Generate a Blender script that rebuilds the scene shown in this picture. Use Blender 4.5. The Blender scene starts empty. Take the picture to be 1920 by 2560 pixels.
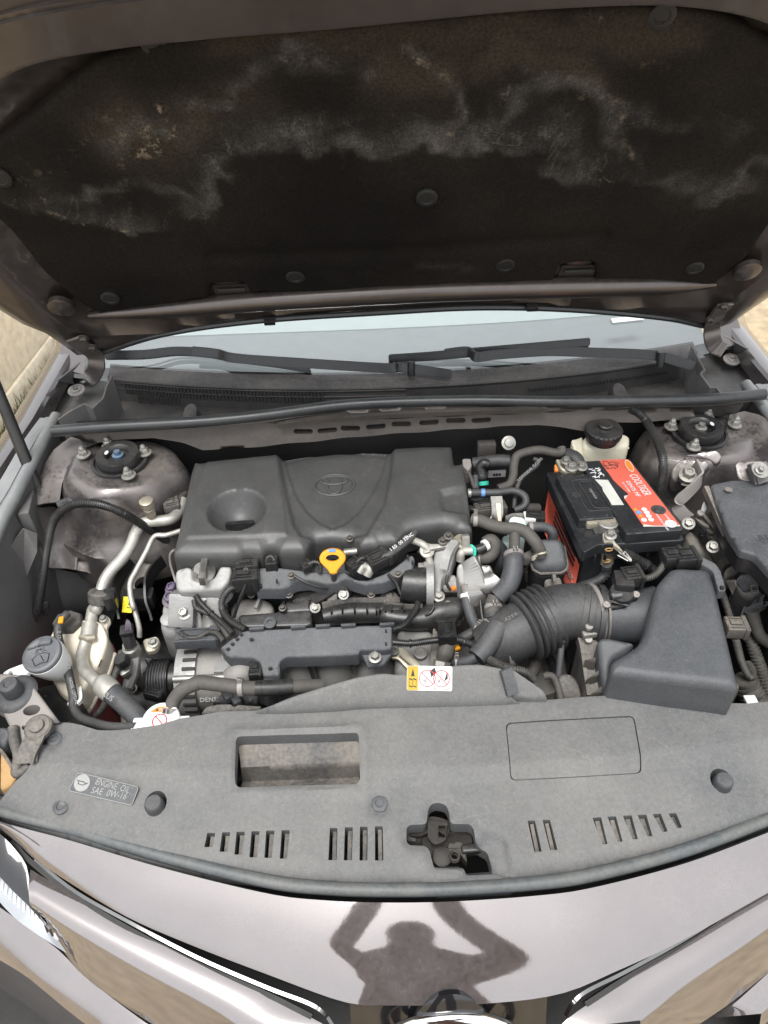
import bpy, bmesh, math, random
import numpy as np
from mathutils import Vector, Matrix, noise
from mathutils.geometry import delaunay_2d_cdt
from math import sin, cos, pi, radians, sqrt, atan2, hypot

random.seed(7)
SC = bpy.context.scene
COL = SC.collection

# ------------------------------------------------------------------ camera
cam = bpy.data.cameras.new('camera')
cam.sensor_fit = 'VERTICAL'; cam.sensor_height = 36.0
cam.lens = 36.0 * 1780 / 2560
cam.clip_start = .02; cam.clip_end = 400
cam_o = bpy.data.objects.new('camera', cam); COL.objects.link(cam_o)
_p, _y, _r = radians(39.33), radians(.5325), radians(1.9533)
_f = Vector((sin(_y)*cos(_p), cos(_y)*cos(_p), -sin(_p)))
_x = Vector((cos(_y), -sin(_y), 0)); _d = _f.cross(_x)
_X = cos(_r)*_x + sin(_r)*_d; _D = -sin(_r)*_x + cos(_r)*_d
_m = Matrix((_X, -_D, -_f)).transposed().to_4x4()
_m.translation = (-.0657, -.2892, 1.6962)
cam_o.matrix_world = _m
SC.camera = cam_o

# ------------------------------------------------------------------ sky, sun, exposure
W = bpy.data.worlds.new('World'); SC.world = W; W.use_nodes = True
wn = W.node_tree; wn.nodes.clear()
sky = wn.nodes.new('ShaderNodeTexSky'); sky.sky_type = 'NISHITA'; sky.sun_disc = False
sky.sun_elevation = radians(68); sky.sun_rotation = radians(200)
sky.air_density = 1.0; sky.dust_density = 4.0; sky.ozone_density = 1.0
hs = wn.nodes.new('ShaderNodeHueSaturation'); hs.inputs['Saturation'].default_value = .18
bg = wn.nodes.new('ShaderNodeBackground'); bg.inputs['Strength'].default_value = .15
wo = wn.nodes.new('ShaderNodeOutputWorld')
cl = wn.nodes.new('ShaderNodeMix'); cl.data_type = 'RGBA'; cl.inputs[0].default_value = .62; cl.inputs[7].default_value = (6.2, 6.35, 6.6, 1)   # even cloud layer over the sky
wn.links.new(sky.outputs[0], hs.inputs['Color']); wn.links.new(hs.outputs[0], cl.inputs[6]); wn.links.new(cl.outputs[2], bg.inputs[0]); wn.links.new(bg.outputs[0], wo.inputs[0])
sun = bpy.data.lights.new('sun', 'SUN'); sun.energy = 1.5; sun.angle = radians(25); sun.color = (1, .985, .965)
sun_o = bpy.data.objects.new('sun', sun); COL.objects.link(sun_o)
_el, _az = radians(68), radians(200)
_sd = Vector((sin(_az)*cos(_el), cos(_az)*cos(_el), sin(_el)))
sun_o.rotation_euler = _sd.to_track_quat('Z', 'Y').to_euler(); sun_o.location = (0, -3, 6)
vs = SC.view_settings; vs.view_transform = 'Standard'; vs.look = 'None'; vs.gamma = 1; vs.use_curve_mapping = False
vs.exposure = 1.05
SC.render.engine = 'CYCLES'
SC.cycles.max_bounces = 8

# ------------------------------------------------------------------ materials
MATS = {}
def N(nt, t, **kw):
    n = nt.nodes.new(t)
    for k, v in kw.items():
        if k in n.inputs: n.inputs[k].default_value = v
        else: setattr(n, k, v)
    return n
def mat(name, col, rough=.5, metal=0., dust=0., dustcol=(.30, .265, .22), var=.12, bump=0., bscale=300., coat=0., spec=.5,
        vscale=25., rvar=.08, drough=True, emit=None, trans=0., sss=0., dlo=.35, dhi=.75, up=True, ior=1.5, alpha=1., speck=0., dscale=9., tide=0., tscale=6., tidecol=(.34, .315, .27)):
    m = bpy.data.materials.new(name); m.use_nodes = True; nt = m.node_tree; L = nt.links
    b = nt.nodes['Principled BSDF']
    b.inputs['Metallic'].default_value = metal; b.inputs['IOR'].default_value = ior
    b.inputs['Specular IOR Level'].default_value = spec
    b.inputs['Coat Weight'].default_value = coat; b.inputs['Coat Roughness'].default_value = .06
    b.inputs['Transmission Weight'].default_value = trans; b.inputs['Alpha'].default_value = alpha
    if sss: b.inputs['Subsurface Weight'].default_value = sss; b.inputs['Subsurface Radius'].default_value = (.02, .015, .01)
    if emit: b.inputs['Emission Color'].default_value = (*emit, 1); b.inputs['Emission Strength'].default_value = 1
    g = N(nt, 'ShaderNodeNewGeometry'); pos = g.outputs['Position']
    nv = N(nt, 'ShaderNodeTexNoise', Scale=vscale, Detail=5.); L.new(pos, nv.inputs['Vector'])
    r1 = N(nt, 'ShaderNodeMapRange'); r1.inputs['From Min'].default_value = .3; r1.inputs['From Max'].default_value = .7
    r1.inputs['To Min'].default_value = 1-var; r1.inputs['To Max'].default_value = 1+var; L.new(nv.outputs[0], r1.inputs[0])
    mx = N(nt, 'ShaderNodeMix', data_type='RGBA', blend_type='MULTIPLY'); mx.inputs[0].default_value = 1
    mx.inputs[6].default_value = (*col, 1); L.new(r1.outputs[0], mx.inputs[7])
    cur = mx.outputs[2]
    rr = N(nt, 'ShaderNodeMapRange'); rr.inputs['To Min'].default_value = max(0, rough-rvar); rr.inputs['To Max'].default_value = min(1, rough+rvar)
    n5 = N(nt, 'ShaderNodeTexNoise', Scale=vscale*3, Detail=3.); L.new(pos, n5.inputs['Vector']); L.new(n5.outputs[0], rr.inputs[0])
    rcur = rr.outputs[0]
    if dust > 0:
        n1 = N(nt, 'ShaderNodeTexNoise', Scale=dscale, Detail=8., Roughness=.65); L.new(pos, n1.inputs['Vector'])
        n2 = N(nt, 'ShaderNodeTexNoise', Scale=180., Detail=3.); L.new(pos, n2.inputs['Vector'])
        ad = N(nt, 'ShaderNodeMath', operation='MULTIPLY_ADD'); ad.inputs[1].default_value = .45
        L.new(n2.outputs[0], ad.inputs[0]); L.new(n1.outputs[0], ad.inputs[2])
        rm = N(nt, 'ShaderNodeMapRange'); rm.inputs['From Min'].default_value = dlo+.2; rm.inputs['From Max'].default_value = dhi+.2
        rm.inputs['To Max'].default_value = dust; L.new(ad.outputs[0], rm.inputs[0])
        fac = rm.outputs[0]
        if up:
            sx = N(nt, 'ShaderNodeSeparateXYZ'); L.new(g.outputs['Normal'], sx.inputs[0])
            ru = N(nt, 'ShaderNodeMapRange'); ru.inputs['From Min'].default_value = -.1; ru.inputs['From Max'].default_value = .8
            ru.inputs['To Min'].default_value = .25; L.new(sx.outputs[2], ru.inputs[0])
            mm = N(nt, 'ShaderNodeMath', operation='MULTIPLY'); L.new(fac, mm.inputs[0]); L.new(ru.outputs[0], mm.inputs[1]); fac = mm.outputs[0]
        m2 = N(nt, 'ShaderNodeMix', data_type='RGBA'); L.new(fac, m2.inputs[0]); L.new(cur, m2.inputs[6]); m2.inputs[7].default_value = (*dustcol, 1)
        cur = m2.outputs[2]
        m3 = N(nt, 'ShaderNodeMix', data_type='FLOAT'); L.new(fac, m3.inputs[0]); L.new(rcur, m3.inputs[2]); m3.inputs[3].default_value = .92
        rcur = m3.outputs[0] if drough else rcur
        if metal:
            m4 = N(nt, 'ShaderNodeMix', data_type='FLOAT'); L.new(fac, m4.inputs[0]); m4.inputs[2].default_value = metal; m4.inputs[3].default_value = 0
            L.new(m4.outputs[0], b.inputs['Metallic'])
    if speck:
        n6 = N(nt, 'ShaderNodeTexNoise', Scale=520., Detail=1.); L.new(pos, n6.inputs['Vector'])
        rs = N(nt, 'ShaderNodeMapRange'); rs.inputs['From Min'].default_value = .62; rs.inputs['From Max'].default_value = .7; rs.inputs['To Max'].default_value = speck
        L.new(n6.outputs[0], rs.inputs[0])
        m5 = N(nt, 'ShaderNodeMix', data_type='RGBA'); L.new(rs.outputs[0], m5.inputs[0]); L.new(cur, m5.inputs[6]); m5.inputs[7].default_value = (.36, .33, .29, 1)
        cur = m5.outputs[2]
    if tide:                                                     # dried water marks: thin wandering outlines
        n7 = N(nt, 'ShaderNodeTexNoise', Scale=tscale, Detail=4., Roughness=.6, Distortion=1.2); L.new(pos, n7.inputs['Vector'])
        s7 = N(nt, 'ShaderNodeMath', operation='SUBTRACT'); s7.inputs[1].default_value = .5; L.new(n7.outputs[0], s7.inputs[0])
        a7 = N(nt, 'ShaderNodeMath', operation='ABSOLUTE'); L.new(s7.outputs[0], a7.inputs[0])
        r7 = N(nt, 'ShaderNodeMapRange'); r7.inputs['From Min'].default_value = .002; r7.inputs['From Max'].default_value = .007; r7.inputs['To Min'].default_value = tide; r7.inputs['To Max'].default_value = 0; L.new(a7.outputs[0], r7.inputs[0])
        n8 = N(nt, 'ShaderNodeTexNoise', Scale=tscale*1.7, Detail=2.); L.new(pos, n8.inputs['Vector'])
        r8 = N(nt, 'ShaderNodeMapRange'); r8.inputs['From Min'].default_value = .52; r8.inputs['From Max'].default_value = .6; L.new(n8.outputs[0], r8.inputs[0])
        p8 = N(nt, 'ShaderNodeMath', operation='MULTIPLY'); L.new(r7.outputs[0], p8.inputs[0]); L.new(r8.outputs[0], p8.inputs[1])
        m8 = N(nt, 'ShaderNodeMix', data_type='RGBA'); L.new(p8.outputs[0], m8.inputs[0]); L.new(cur, m8.inputs[6]); m8.inputs[7].default_value = (*tidecol, 1); cur = m8.outputs[2]
    L.new(cur, b.inputs['Base Color']); L.new(rcur, b.inputs['Roughness'])
    if bump:
        nb = N(nt, 'ShaderNodeTexNoise', Scale=bscale, Detail=3.); L.new(pos, nb.inputs['Vector'])
        bp = N(nt, 'ShaderNodeBump', Strength=bump); bp.inputs['Distance'].default_value = .0015
        L.new(nb.outputs[0], bp.inputs['Height']); L.new(bp.outputs[0], b.inputs['Normal'])
    MATS[name] = m
    return m

mat('cover_plastic', (.070, .074, .078), .56, dust=.42, dustcol=(.27, .252, .222), bump=.35, bscale=700, speck=.16, dlo=.25, dhi=.75, dscale=4, tide=.12, tscale=7)
mat('engine_cover_plastic', (.047, .047, .0465), .42, tide=.07, dust=.16, dustcol=(.2, .195, .185), bump=.1, bscale=900, speck=.05, dscale=5)
mat('airbox_plastic', (.042, .046, .051), .46, dust=.16, dustcol=(.25, .245, .235), bump=.3, bscale=800, speck=.1)
mat('fuse_plastic', (.042, .045, .051), .52, dust=.2, dustcol=(.26, .255, .25), bump=.3, bscale=800, speck=.2)
mat('bracket_plastic', (.05, .054, .06), .55, dust=.3, dustcol=(.24, .235, .22), bump=.3, bscale=700, speck=.15)
mat('dusty_plastic', (.05, .049, .048), .6, dust=.7, bump=.2)
mat('black_plastic', (.011, .011, .012), .32, dust=.2, dustcol=(.2, .19, .17), bump=.1)
mat('rod_black', (.01, .01, .01), .4, dust=.12)
mat('pad_clip', (.012, .012, .012), .6)
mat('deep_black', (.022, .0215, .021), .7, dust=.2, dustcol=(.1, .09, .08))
mat('rubber', (.026, .027, .029), .5, dust=.3, dustcol=(.19, .18, .165), bump=.15)
mat('rubber_brown', (.055, .051, .046), .65, dust=.6, dustcol=(.13, .117, .1), bump=.2)
mat('foam_rubber', (.036, .039, .044), .5, dust=.35, dustcol=(.2, .19, .175), bump=.25, bscale=500)
mat('loom', (.014, .0145, .015), .35, dust=.25, dustcol=(.2, .19, .175))
mat('loom_dusty', (.03, .029, .028), .5, dust=.6, dustcol=(.2, .185, .16))
mat('seal_rubber', (.02, .022, .024), .32, dust=.15, dustcol=(.2, .2, .19))
mat('cross_paint', (.06, .054, .05), .4, metal=.5, dust=.5, dustcol=(.14, .12, .1), bump=.1)
mat('front_seal', (.06, .068, .074), .45, dust=.5, dustcol=(.24, .23, .195), dlo=.35, dhi=.8)
mat('cast_aluminium', (.31, .307, .30), .5, metal=.55, dust=.5, dustcol=(.27, .255, .23), bump=.35, bscale=260, var=.18)
mat('machined_aluminium', (.38, .37, .355), .33, metal=.9, dust=.25, bump=.1)
mat('pipe_aluminium', (.42, .41, .375), .45, metal=.6, dust=.5, dustcol=(.36, .33, .27), var=.2, vscale=60)
mat('engine_metal', (.22, .215, .205), .55, metal=.4, dust=.8, dustcol=(.3, .275, .24), bump=.3, bscale=200)
mat('manifold_plastic', (.15, .148, .143), .55, dust=.5, dustcol=(.24, .225, .2), bump=.15)
mat('zinc', (.33, .325, .30), .42, metal=.75, dust=.45, dustcol=(.25, .23, .19), var=.2, vscale=90)
mat('brass_zinc', (.45, .41, .32), .4, metal=.75, dust=.35)
mat('dark_steel', (.06, .055, .05), .45, metal=.5, dust=.4)
mat('body_paint', (.125, .108, .105), .34, metal=.75, dust=.2, dustcol=(.27, .24, .21), coat=.5, var=.06, bump=.04, bscale=60)
mat('apron_paint', (.17, .155, .152), .3, metal=.8, dust=.9, dustcol=(.15, .13, .105), coat=.3, var=.1, bump=.06, bscale=35, dlo=.42, dhi=.8)
mat('carrier_brown', (.12, .108, .095), .6, dust=.6, dustcol=(.2, .175, .145), bump=.2)
mat('dusty_steel', (.24, .225, .218), .5, metal=.3, dust=.7, dustcol=(.30, .265, .23), bump=.15)
mat('rust', (.42, .24, .09), .8, dust=.5, bump=.4, bscale=200, dustcol=(.5, .36, .2))
mat('outer_paint', (.25, .228, .224), .05, metal=.85, dust=.34, dustcol=(.30, .275, .268), coat=1., bump=.012, bscale=160, var=.08, vscale=1200, rvar=.012, drough=False, dlo=.3, dhi=.9)
mat('fender_paint', (.10, .09, .088), .3, metal=.7, coat=1., var=.03)
mat('rail_grey', (.22, .23, .235), .5, metal=.2, dust=.3, coat=.1)
mat('liner_plastic', (.085, .085, .087), .55, dust=.35, bump=.15)
mat('hood_paint', (.10, .087, .082), .3, metal=.85, dust=.25, dustcol=(.16, .14, .12), coat=.3, var=.08)
mat('insulator_dark', (.02, .018, .017), .9)
mat('chrome', (.8, .8, .8), .06, metal=1.)
mat('dark_chrome', (.16, .16, .16), .1, metal=1.)
mat('gloss_black', (.012, .012, .014), .08, coat=.5)
mat('lamp_glass', (.36, .38, .40), .25, metal=.3, coat=.6)
mat('latch_steel', (.022, .02, .018), .55, metal=.3, dust=.35, dustcol=(.12, .1, .08))
mat('cap_grey', (.10, .105, .115), .5, dust=.3, dustcol=(.25, .24, .22), bump=.1)
mat('cream_plastic', (.70, .64, .53), .45, dust=.25, sss=.25, var=.06, dustcol=(.5, .38, .22))
mat('white_plastic', (.72, .73, .71), .45, dust=.2, sss=.1, var=.04)
mat('brake_plastic', (.58, .55, .43), .4, dust=.2, sss=.2, var=.05)
mat('coolant_red', (.42, .10, .105), .35, dust=.25, var=.25, coat=.3)
mat('teal_plastic', (.52, .64, .62), .45, dust=.3)
mat('green_clip', (.02, .42, .30), .4)
mat('yellow_plastic', (.80, .33, .008), .35, dust=.1)
mat('yellow_sticker', (.85, .70, .02), .5)
mat('amber_print', (.42, .28, .03), .4)
mat('white_print', (.6, .6, .59), .5)
mat('grey_print', (.26, .26, .25), .6)
mat('black_print', (.02, .02, .02), .5)
mat('red_print', (.72, .05, .06), .5)
mat('orange_print', (.82, .22, .03), .5)
mat('blue_print', (.12, .25, .48), .5)
mat('blue_steel', (.10, .19, .30), .4, metal=.5, dust=.4)
mat('wet_glass', (.3, .3, .3), .2)
mat('battery_black', (.012, .013, .015), .38, dust=.14, dustcol=(.2, .2, .2))
mat('battery_red', (.60, .105, .068), .42, dust=.12, var=.1)
mat('foil_sticker', (.62, .62, .57), .42, metal=.2, bump=.5, bscale=90)
mat('purple_paint', (.115, .09, .14), .45, metal=.5, dust=.5)
mat('wiper_black', (.009, .011, .012), .3, dust=.04)
mat('cowl_plastic', (.03, .029, .029), .5, dust=.4, dustcol=(.2, .18, .16), bump=.1)
mat('dash_grey', (.30, .31, .32), .7, var=.04)
mat('cabin_teal', (.5, .55, .545), .8, var=.03)
mat('sand_ground', (.33, .26, .165), .9, var=.25, bump=.6, bscale=60, vscale=14)
mat('wall_stone', (.68, .60, .46), .9, var=.14, bump=.4, bscale=70, dust=.5, dustcol=(.5, .36, .2), up=False, dlo=.55, dhi=.95, dscale=5)
mat('grass', (.085, .11, .04), .8, var=.4)
mat('clothing', (.16, .10, .085), .9)
mat('skin', (.42, .27, .2), .6)
mat('moss', (.075, .12, .03), .9, var=.4)

def glass_mat():
    m = bpy.data.materials.new('windshield_glass'); m.use_nodes = True; nt = m.node_tree; nt.nodes.clear(); L = nt.links
    o = nt.nodes.new('ShaderNodeOutputMaterial'); mx = nt.nodes.new('ShaderNodeMixShader')
    t = nt.nodes.new('ShaderNodeBsdfTransparent'); t.inputs[0].default_value = (.84, .87, .87, 1)
    g = nt.nodes.new('ShaderNodeBsdfGlossy'); g.inputs['Roughness'].default_value = .02; g.inputs[0].default_value = (.93, .955, .955, 1)
    f = nt.nodes.new('ShaderNodeFresnel'); f.inputs[0].default_value = 2.0
    L.new(f.outputs[0], mx.inputs[0]); L.new(t.outputs[0], mx.inputs[1]); L.new(g.outputs[0], mx.inputs[2]); L.new(mx.outputs[0], o.inputs[0])
    MATS['windshield_glass'] = m
glass_mat()

def insulator_mat():
    m = bpy.data.materials.new('insulator'); m.use_nodes = True; nt = m.node_tree; L = nt.links
    b = nt.nodes['Principled BSDF']; b.inputs['Roughness'].default_value = .95; b.inputs['Specular IOR Level'].default_value = .15
    at = N(nt, 'ShaderNodeAttribute', attribute_name='stain')
    g = N(nt, 'ShaderNodeNewGeometry'); pos = g.outputs['Position']
    wn_ = N(nt, 'ShaderNodeTexNoise', Scale=7., Detail=9., Roughness=.68, Distortion=.9); L.new(pos, wn_.inputs['Vector'])
    st = N(nt, 'ShaderNodeMapping'); st.inputs['Scale'].default_value = (42, 16, 16); L.new(pos, st.inputs['Vector'])
    fz = N(nt, 'ShaderNodeTexNoise', Scale=1., Detail=6., Roughness=.7); L.new(st.outputs[0], fz.inputs['Vector'])
    r0 = N(nt, 'ShaderNodeMapRange'); r0.inputs['From Min'].default_value = .35; r0.inputs['From Max'].default_value = .75; L.new(wn_.outputs[0], r0.inputs[0])
    r1 = N(nt, 'ShaderNodeMapRange'); r1.inputs['From Min'].default_value = .3; r1.inputs['From Max'].default_value = .75; r1.inputs['To Min'].default_value = .35; r1.inputs['To Max'].default_value = 1.25; L.new(fz.outputs[0], r1.inputs[0])
    m1 = N(nt, 'ShaderNodeMath', operation='MULTIPLY'); L.new(at.outputs['Fac'], m1.inputs[0]); L.new(r1.outputs[0], m1.inputs[1])
    m2 = N(nt, 'ShaderNodeMath', operation='MULTIPLY'); L.new(m1.outputs[0], m2.inputs[0])
    r2 = N(nt, 'ShaderNodeMapRange'); r2.inputs['To Min'].default_value = .12; r2.inputs['To Max'].default_value = 1.45; L.new(r0.outputs[0], r2.inputs[0]); L.new(r2.outputs[0], m2.inputs[1])
    m2.use_clamp = True
    bn = N(nt, 'ShaderNodeTexNoise', Scale=3.5, Detail=4.); L.new(pos, bn.inputs['Vector'])
    base = N(nt, 'ShaderNodeValToRGB'); base.color_ramp.elements[0].position = .35; base.color_ramp.elements[0].color = (.0072, .0063, .0058, 1)
    base.color_ramp.elements[1].position = .75; base.color_ramp.elements[1].color = (.019, .016, .0135, 1); L.new(bn.outputs[0], base.inputs[0])
    tan = N(nt, 'ShaderNodeAttribute', attribute_name='tan')
    mt = N(nt, 'ShaderNodeMix', data_type='RGBA'); L.new(tan.outputs['Fac'], mt.inputs[0]); L.new(base.outputs[0], mt.inputs[6]); mt.inputs[7].default_value = (.036, .030, .022, 1)
    mx = N(nt, 'ShaderNodeMix', data_type='RGBA'); L.new(m2.outputs[0], mx.inputs[0]); L.new(mt.outputs[2], mx.inputs[6]); mx.inputs[7].default_value = (.092, .089, .085, 1)
    # pale cracked tide marks
    cr = N(nt, 'ShaderNodeAttribute', attribute_name='tide')
    n3 = N(nt, 'ShaderNodeTexNoise', Scale=60., Detail=6., Roughness=.75); L.new(pos, n3.inputs['Vector'])
    r3 = N(nt, 'ShaderNodeMapRange'); r3.inputs['From Min'].default_value = .52; r3.inputs['From Max'].default_value = .62; L.new(n3.outputs[0], r3.inputs[0])
    m4 = N(nt, 'ShaderNodeMath', operation='MULTIPLY'); L.new(cr.outputs['Fac'], m4.inputs[0]); L.new(r3.outputs[0], m4.inputs[1])
    my = N(nt, 'ShaderNodeMix', data_type='RGBA'); L.new(m4.outputs[0], my.inputs[0]); L.new(mx.outputs[2], my.inputs[6]); my.inputs[7].default_value = (.2, .165, .12, 1)
    ct = N(nt, 'ShaderNodeTexNoise', Scale=4.5, Detail=7., Roughness=.62, Distortion=1.4); L.new(pos, ct.inputs['Vector'])
    c1 = N(nt, 'ShaderNodeMath', operation='SUBTRACT'); c1.inputs[1].default_value = .5; L.new(ct.outputs[0], c1.inputs[0])
    c2 = N(nt, 'ShaderNodeMath', operation='ABSOLUTE'); L.new(c1.outputs[0], c2.inputs[0])
    c3 = N(nt, 'ShaderNodeMapRange'); c3.inputs['From Min'].default_value = .001; c3.inputs['From Max'].default_value = .006; c3.inputs['To Min'].default_value = .7; c3.inputs['To Max'].default_value = 0; L.new(c2.outputs[0], c3.inputs[0])
    c4 = N(nt, 'ShaderNodeMath', operation='MULTIPLY'); L.new(c3.outputs[0], c4.inputs[0])
    c5 = N(nt, 'ShaderNodeMath', operation='MULTIPLY_ADD'); c5.inputs[1].default_value = .9; c5.inputs[2].default_value = .06; L.new(at.outputs['Fac'], c5.inputs[0]); L.new(c5.outputs[0], c4.inputs[1])
    mz = N(nt, 'ShaderNodeMix', data_type='RGBA'); L.new(c4.outputs[0], mz.inputs[0]); L.new(my.outputs[2], mz.inputs[6]); mz.inputs[7].default_value = (.11, .105, .095, 1)
    fb0 = N(nt, 'ShaderNodeTexNoise', Scale=260., Detail=4., Roughness=.7); L.new(pos, fb0.inputs['Vector'])
    fb1 = N(nt, 'ShaderNodeMapRange'); fb1.inputs['From Min'].default_value = .3; fb1.inputs['From Max'].default_value = .7; fb1.inputs['To Min'].default_value = .55; fb1.inputs['To Max'].default_value = 1.5; L.new(fb0.outputs[0], fb1.inputs[0])
    mf = N(nt, 'ShaderNodeMix', data_type='RGBA', blend_type='MULTIPLY'); mf.inputs[0].default_value = 1; L.new(mz.outputs[2], mf.inputs[6]); L.new(fb1.outputs[0], mf.inputs[7])
    L.new(mf.outputs[2], b.inputs['Base Color'])
    nb = N(nt, 'ShaderNodeTexNoise', Scale=500., Detail=3.); L.new(pos, nb.inputs['Vector'])
    bp = N(nt, 'ShaderNodeBump', Strength=.4); bp.inputs['Distance'].default_value = .002; L.new(nb.outputs[0], bp.inputs['Height']); L.new(bp.outputs[0], b.inputs['Normal'])
    MATS['insulator'] = m
insulator_mat()

# ------------------------------------------------------------------ building helpers
CEN = {}
def V(p): return Vector(p)
def link(o, parent=None, c=None):
    COL.objects.link(o); o.parent = parent
    CEN[o] = Vector(c) if c is not None else None
    return o
def thing(name, label, cat, group=None, kind=None, parent=None):
    o = bpy.data.objects.new(name, None); o.empty_display_size = .02
    link(o, parent)
    if label: o['label'] = label
    if cat: o['category'] = cat
    if group: o['group'] = group
    if kind: o['kind'] = kind
    return o
def tag(o, label=None, cat=None, group=None, kind=None):
    if label: o['label'] = label
    if cat: o['category'] = cat
    if group: o['group'] = group
    if kind: o['kind'] = kind
    return o
def obj(name, bm, m, parent=None, angle=38, flat=False):
    if not bm.faces and not bm.verts: raise RuntimeError(name)
    cs = [v.co for v in bm.verts]
    lo = Vector([min(c[i] for c in cs) for i in range(3)]); hi = Vector([max(c[i] for c in cs) for i in range(3)])
    c = (lo+hi)/2
    bmesh.ops.translate(bm, verts=bm.verts, vec=-c)
    bmesh.ops.recalc_face_normals(bm, faces=bm.faces) if not flat else None
    a = radians(angle)
    for f in bm.faces: f.smooth = True
    for e in bm.edges:
        if len(e.link_faces) == 2 and e.calc_face_angle(0) > a: e.smooth = False
    me = bpy.data.meshes.new(name); bm.to_mesh(me); bm.free()
    me.materials.append(MATS[m])
    o = bpy.data.objects.new(name, me); link(o, parent, c)
    return o
def proto(name, bm, m, angle=38):
    bmesh.ops.recalc_face_normals(bm, faces=bm.faces)
    for f in bm.faces: f.smooth = True
    for e in bm.edges:
        if len(e.link_faces) == 2 and e.calc_face_angle(0) > radians(angle): e.smooth = False
    me = bpy.data.meshes.new(name); bm.to_mesh(me); bm.free(); me.materials.append(MATS[m]); return me
def inst(me, name, loc, axis=(0, 0, 1), parent=None, scale=1., spin=0.):
    o = bpy.data.objects.new(name, me); link(o, parent, loc)
    o.rotation_mode = 'QUATERNION'
    q = Vector(axis).normalized().to_track_quat('Z', 'Y')
    from mathutils import Quaternion
    o.rotation_quaternion = q @ Quaternion((0, 0, 1), spin)
    o.scale = (scale,)*3 if not hasattr(scale, '__len__') else scale
    return o
def catmull(pts, n=6, closed=False):
    P = [Vector(p) for p in pts]
    if len(P) < 3 and not closed:
        return [P[0].lerp(P[1], i/n) for i in range(n+1)]
    out = []; k = len(P); m = k if closed else k-1
    for i in range(m):
        if closed: a, b, c, d = P[(i-1) % k], P[i], P[(i+1) % k], P[(i+2) % k]
        else: a, b, c, d = (P[i-1] if i else 2*P[0]-P[1]), P[i], P[i+1], (P[i+2] if i+2 < k else 2*P[i+1]-P[i])
        for j in range(n):
            t = j/n
            out.append(.5*((2*b)+(c-a)*t+(2*a-5*b+4*c-d)*t*t+(3*b-a-3*c+d)*t**3))
    if not closed: out.append(P[-1])
    return out
def frames(pts):
    T = []
    for i in range(len(pts)):
        a = pts[max(0, i-1)]; b = pts[min(len(pts)-1, i+1)]
        T.append((b-a).normalized())
    up = Vector((0, 0, 1)) if abs(T[0].z) < .9 else Vector((1, 0, 0))
    n = (up-T[0]*up.dot(T[0])).normalized(); F = []
    for i, t in enumerate(T):
        n = (n-t*n.dot(t)).normalized(); F.append((n, t.cross(n)))
    return F
def ring(bm, c, a, b, r, seg):
    return [bm.verts.new(c+(a*cos(2*pi*k/seg)+b*sin(2*pi*k/seg))*r) for k in range(seg)]
def bridge(bm, A, B):
    k = len(A)
    for i in range(k):
        try: bm.faces.new((A[i], A[(i+1) % k], B[(i+1) % k], B[i]))
        except ValueError: pass
def tube(bm, pts, r, seg=12, n=6, corr=None, smooth=True, caps=True):
    """round hose along pts; r a number or one per point; corr=(pitch, depth) gives a ribbed loom"""
    R = list(r) if hasattr(r, '__len__') else [r]*len(pts)
    if smooth:
        C = catmull(pts, n); K = len(pts)-1
        rr = []
        for i in range(len(C)):
            t = i/(len(C)-1)*K; a = min(int(t), K-1); rr.append(R[a]+(R[a+1]-R[a])*(t-a))
    else: C = [Vector(p) for p in pts]; rr = R
    if corr:
        pit, dep = corr; d = [0]
        for i in range(1, len(C)): d.append(d[-1]+(C[i]-C[i-1]).length)
        tot = d[-1]; m = max(4, int(tot/pit)); C2 = []; r2 = []
        xs = []
        for i in range(m):
            xs += [(i+.0)/m, (i+.45)/m, (i+.5)/m, (i+.95)/m]
        xs.append(1.)
        for q, x in enumerate(xs):
            s = x*tot; i = min(max(np.searchsorted(d, s)-1, 0), len(C)-2)
            f = (s-d[i])/max(1e-9, d[i+1]-d[i]); C2.append(C[i].lerp(C[i+1], f))
            r2.append((rr[i]+(rr[i+1]-rr[i])*f) - (dep if q % 4 in (2, 3) else 0))
        C, rr = C2, r2
    F = frames(C); prev = None; rings = []
    for c, (a, b), q in zip(C, F, rr):
        R_ = ring(bm, c, a, b, q, seg)
        if prev: bridge(bm, prev, R_)
        prev = R_; rings.append(R_)
    if caps:
        bm.faces.new(rings[0][::-1]); bm.faces.new(rings[-1])
    return C
def lathe(bm, c, axis, prof, seg=20, squash=None, caps=True):
    """prof: list of (radius, height along axis)"""
    ax = Vector(axis).normalized(); up = Vector((0, 1, 0)) if abs(ax.y) < .9 else Vector((1, 0, 0))
    a = (up-ax*up.dot(ax)).normalized(); b = ax.cross(a); c = Vector(c); prev = None
    for i, (r, h) in enumerate(prof):
        if squash: R_ = [bm.verts.new(c+ax*h+(a*cos(2*pi*k/seg)*squash[0]+b*sin(2*pi*k/seg)*squash[1])*r) for k in range(seg)]
        else: R_ = ring(bm, c+ax*h, a, b, max(r, 1e-5), seg)
        if prev: bridge(bm, prev, R_)
        elif caps: bm.faces.new(R_[::-1])
        prev = R_
    if caps: bm.faces.new(prev)
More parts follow.
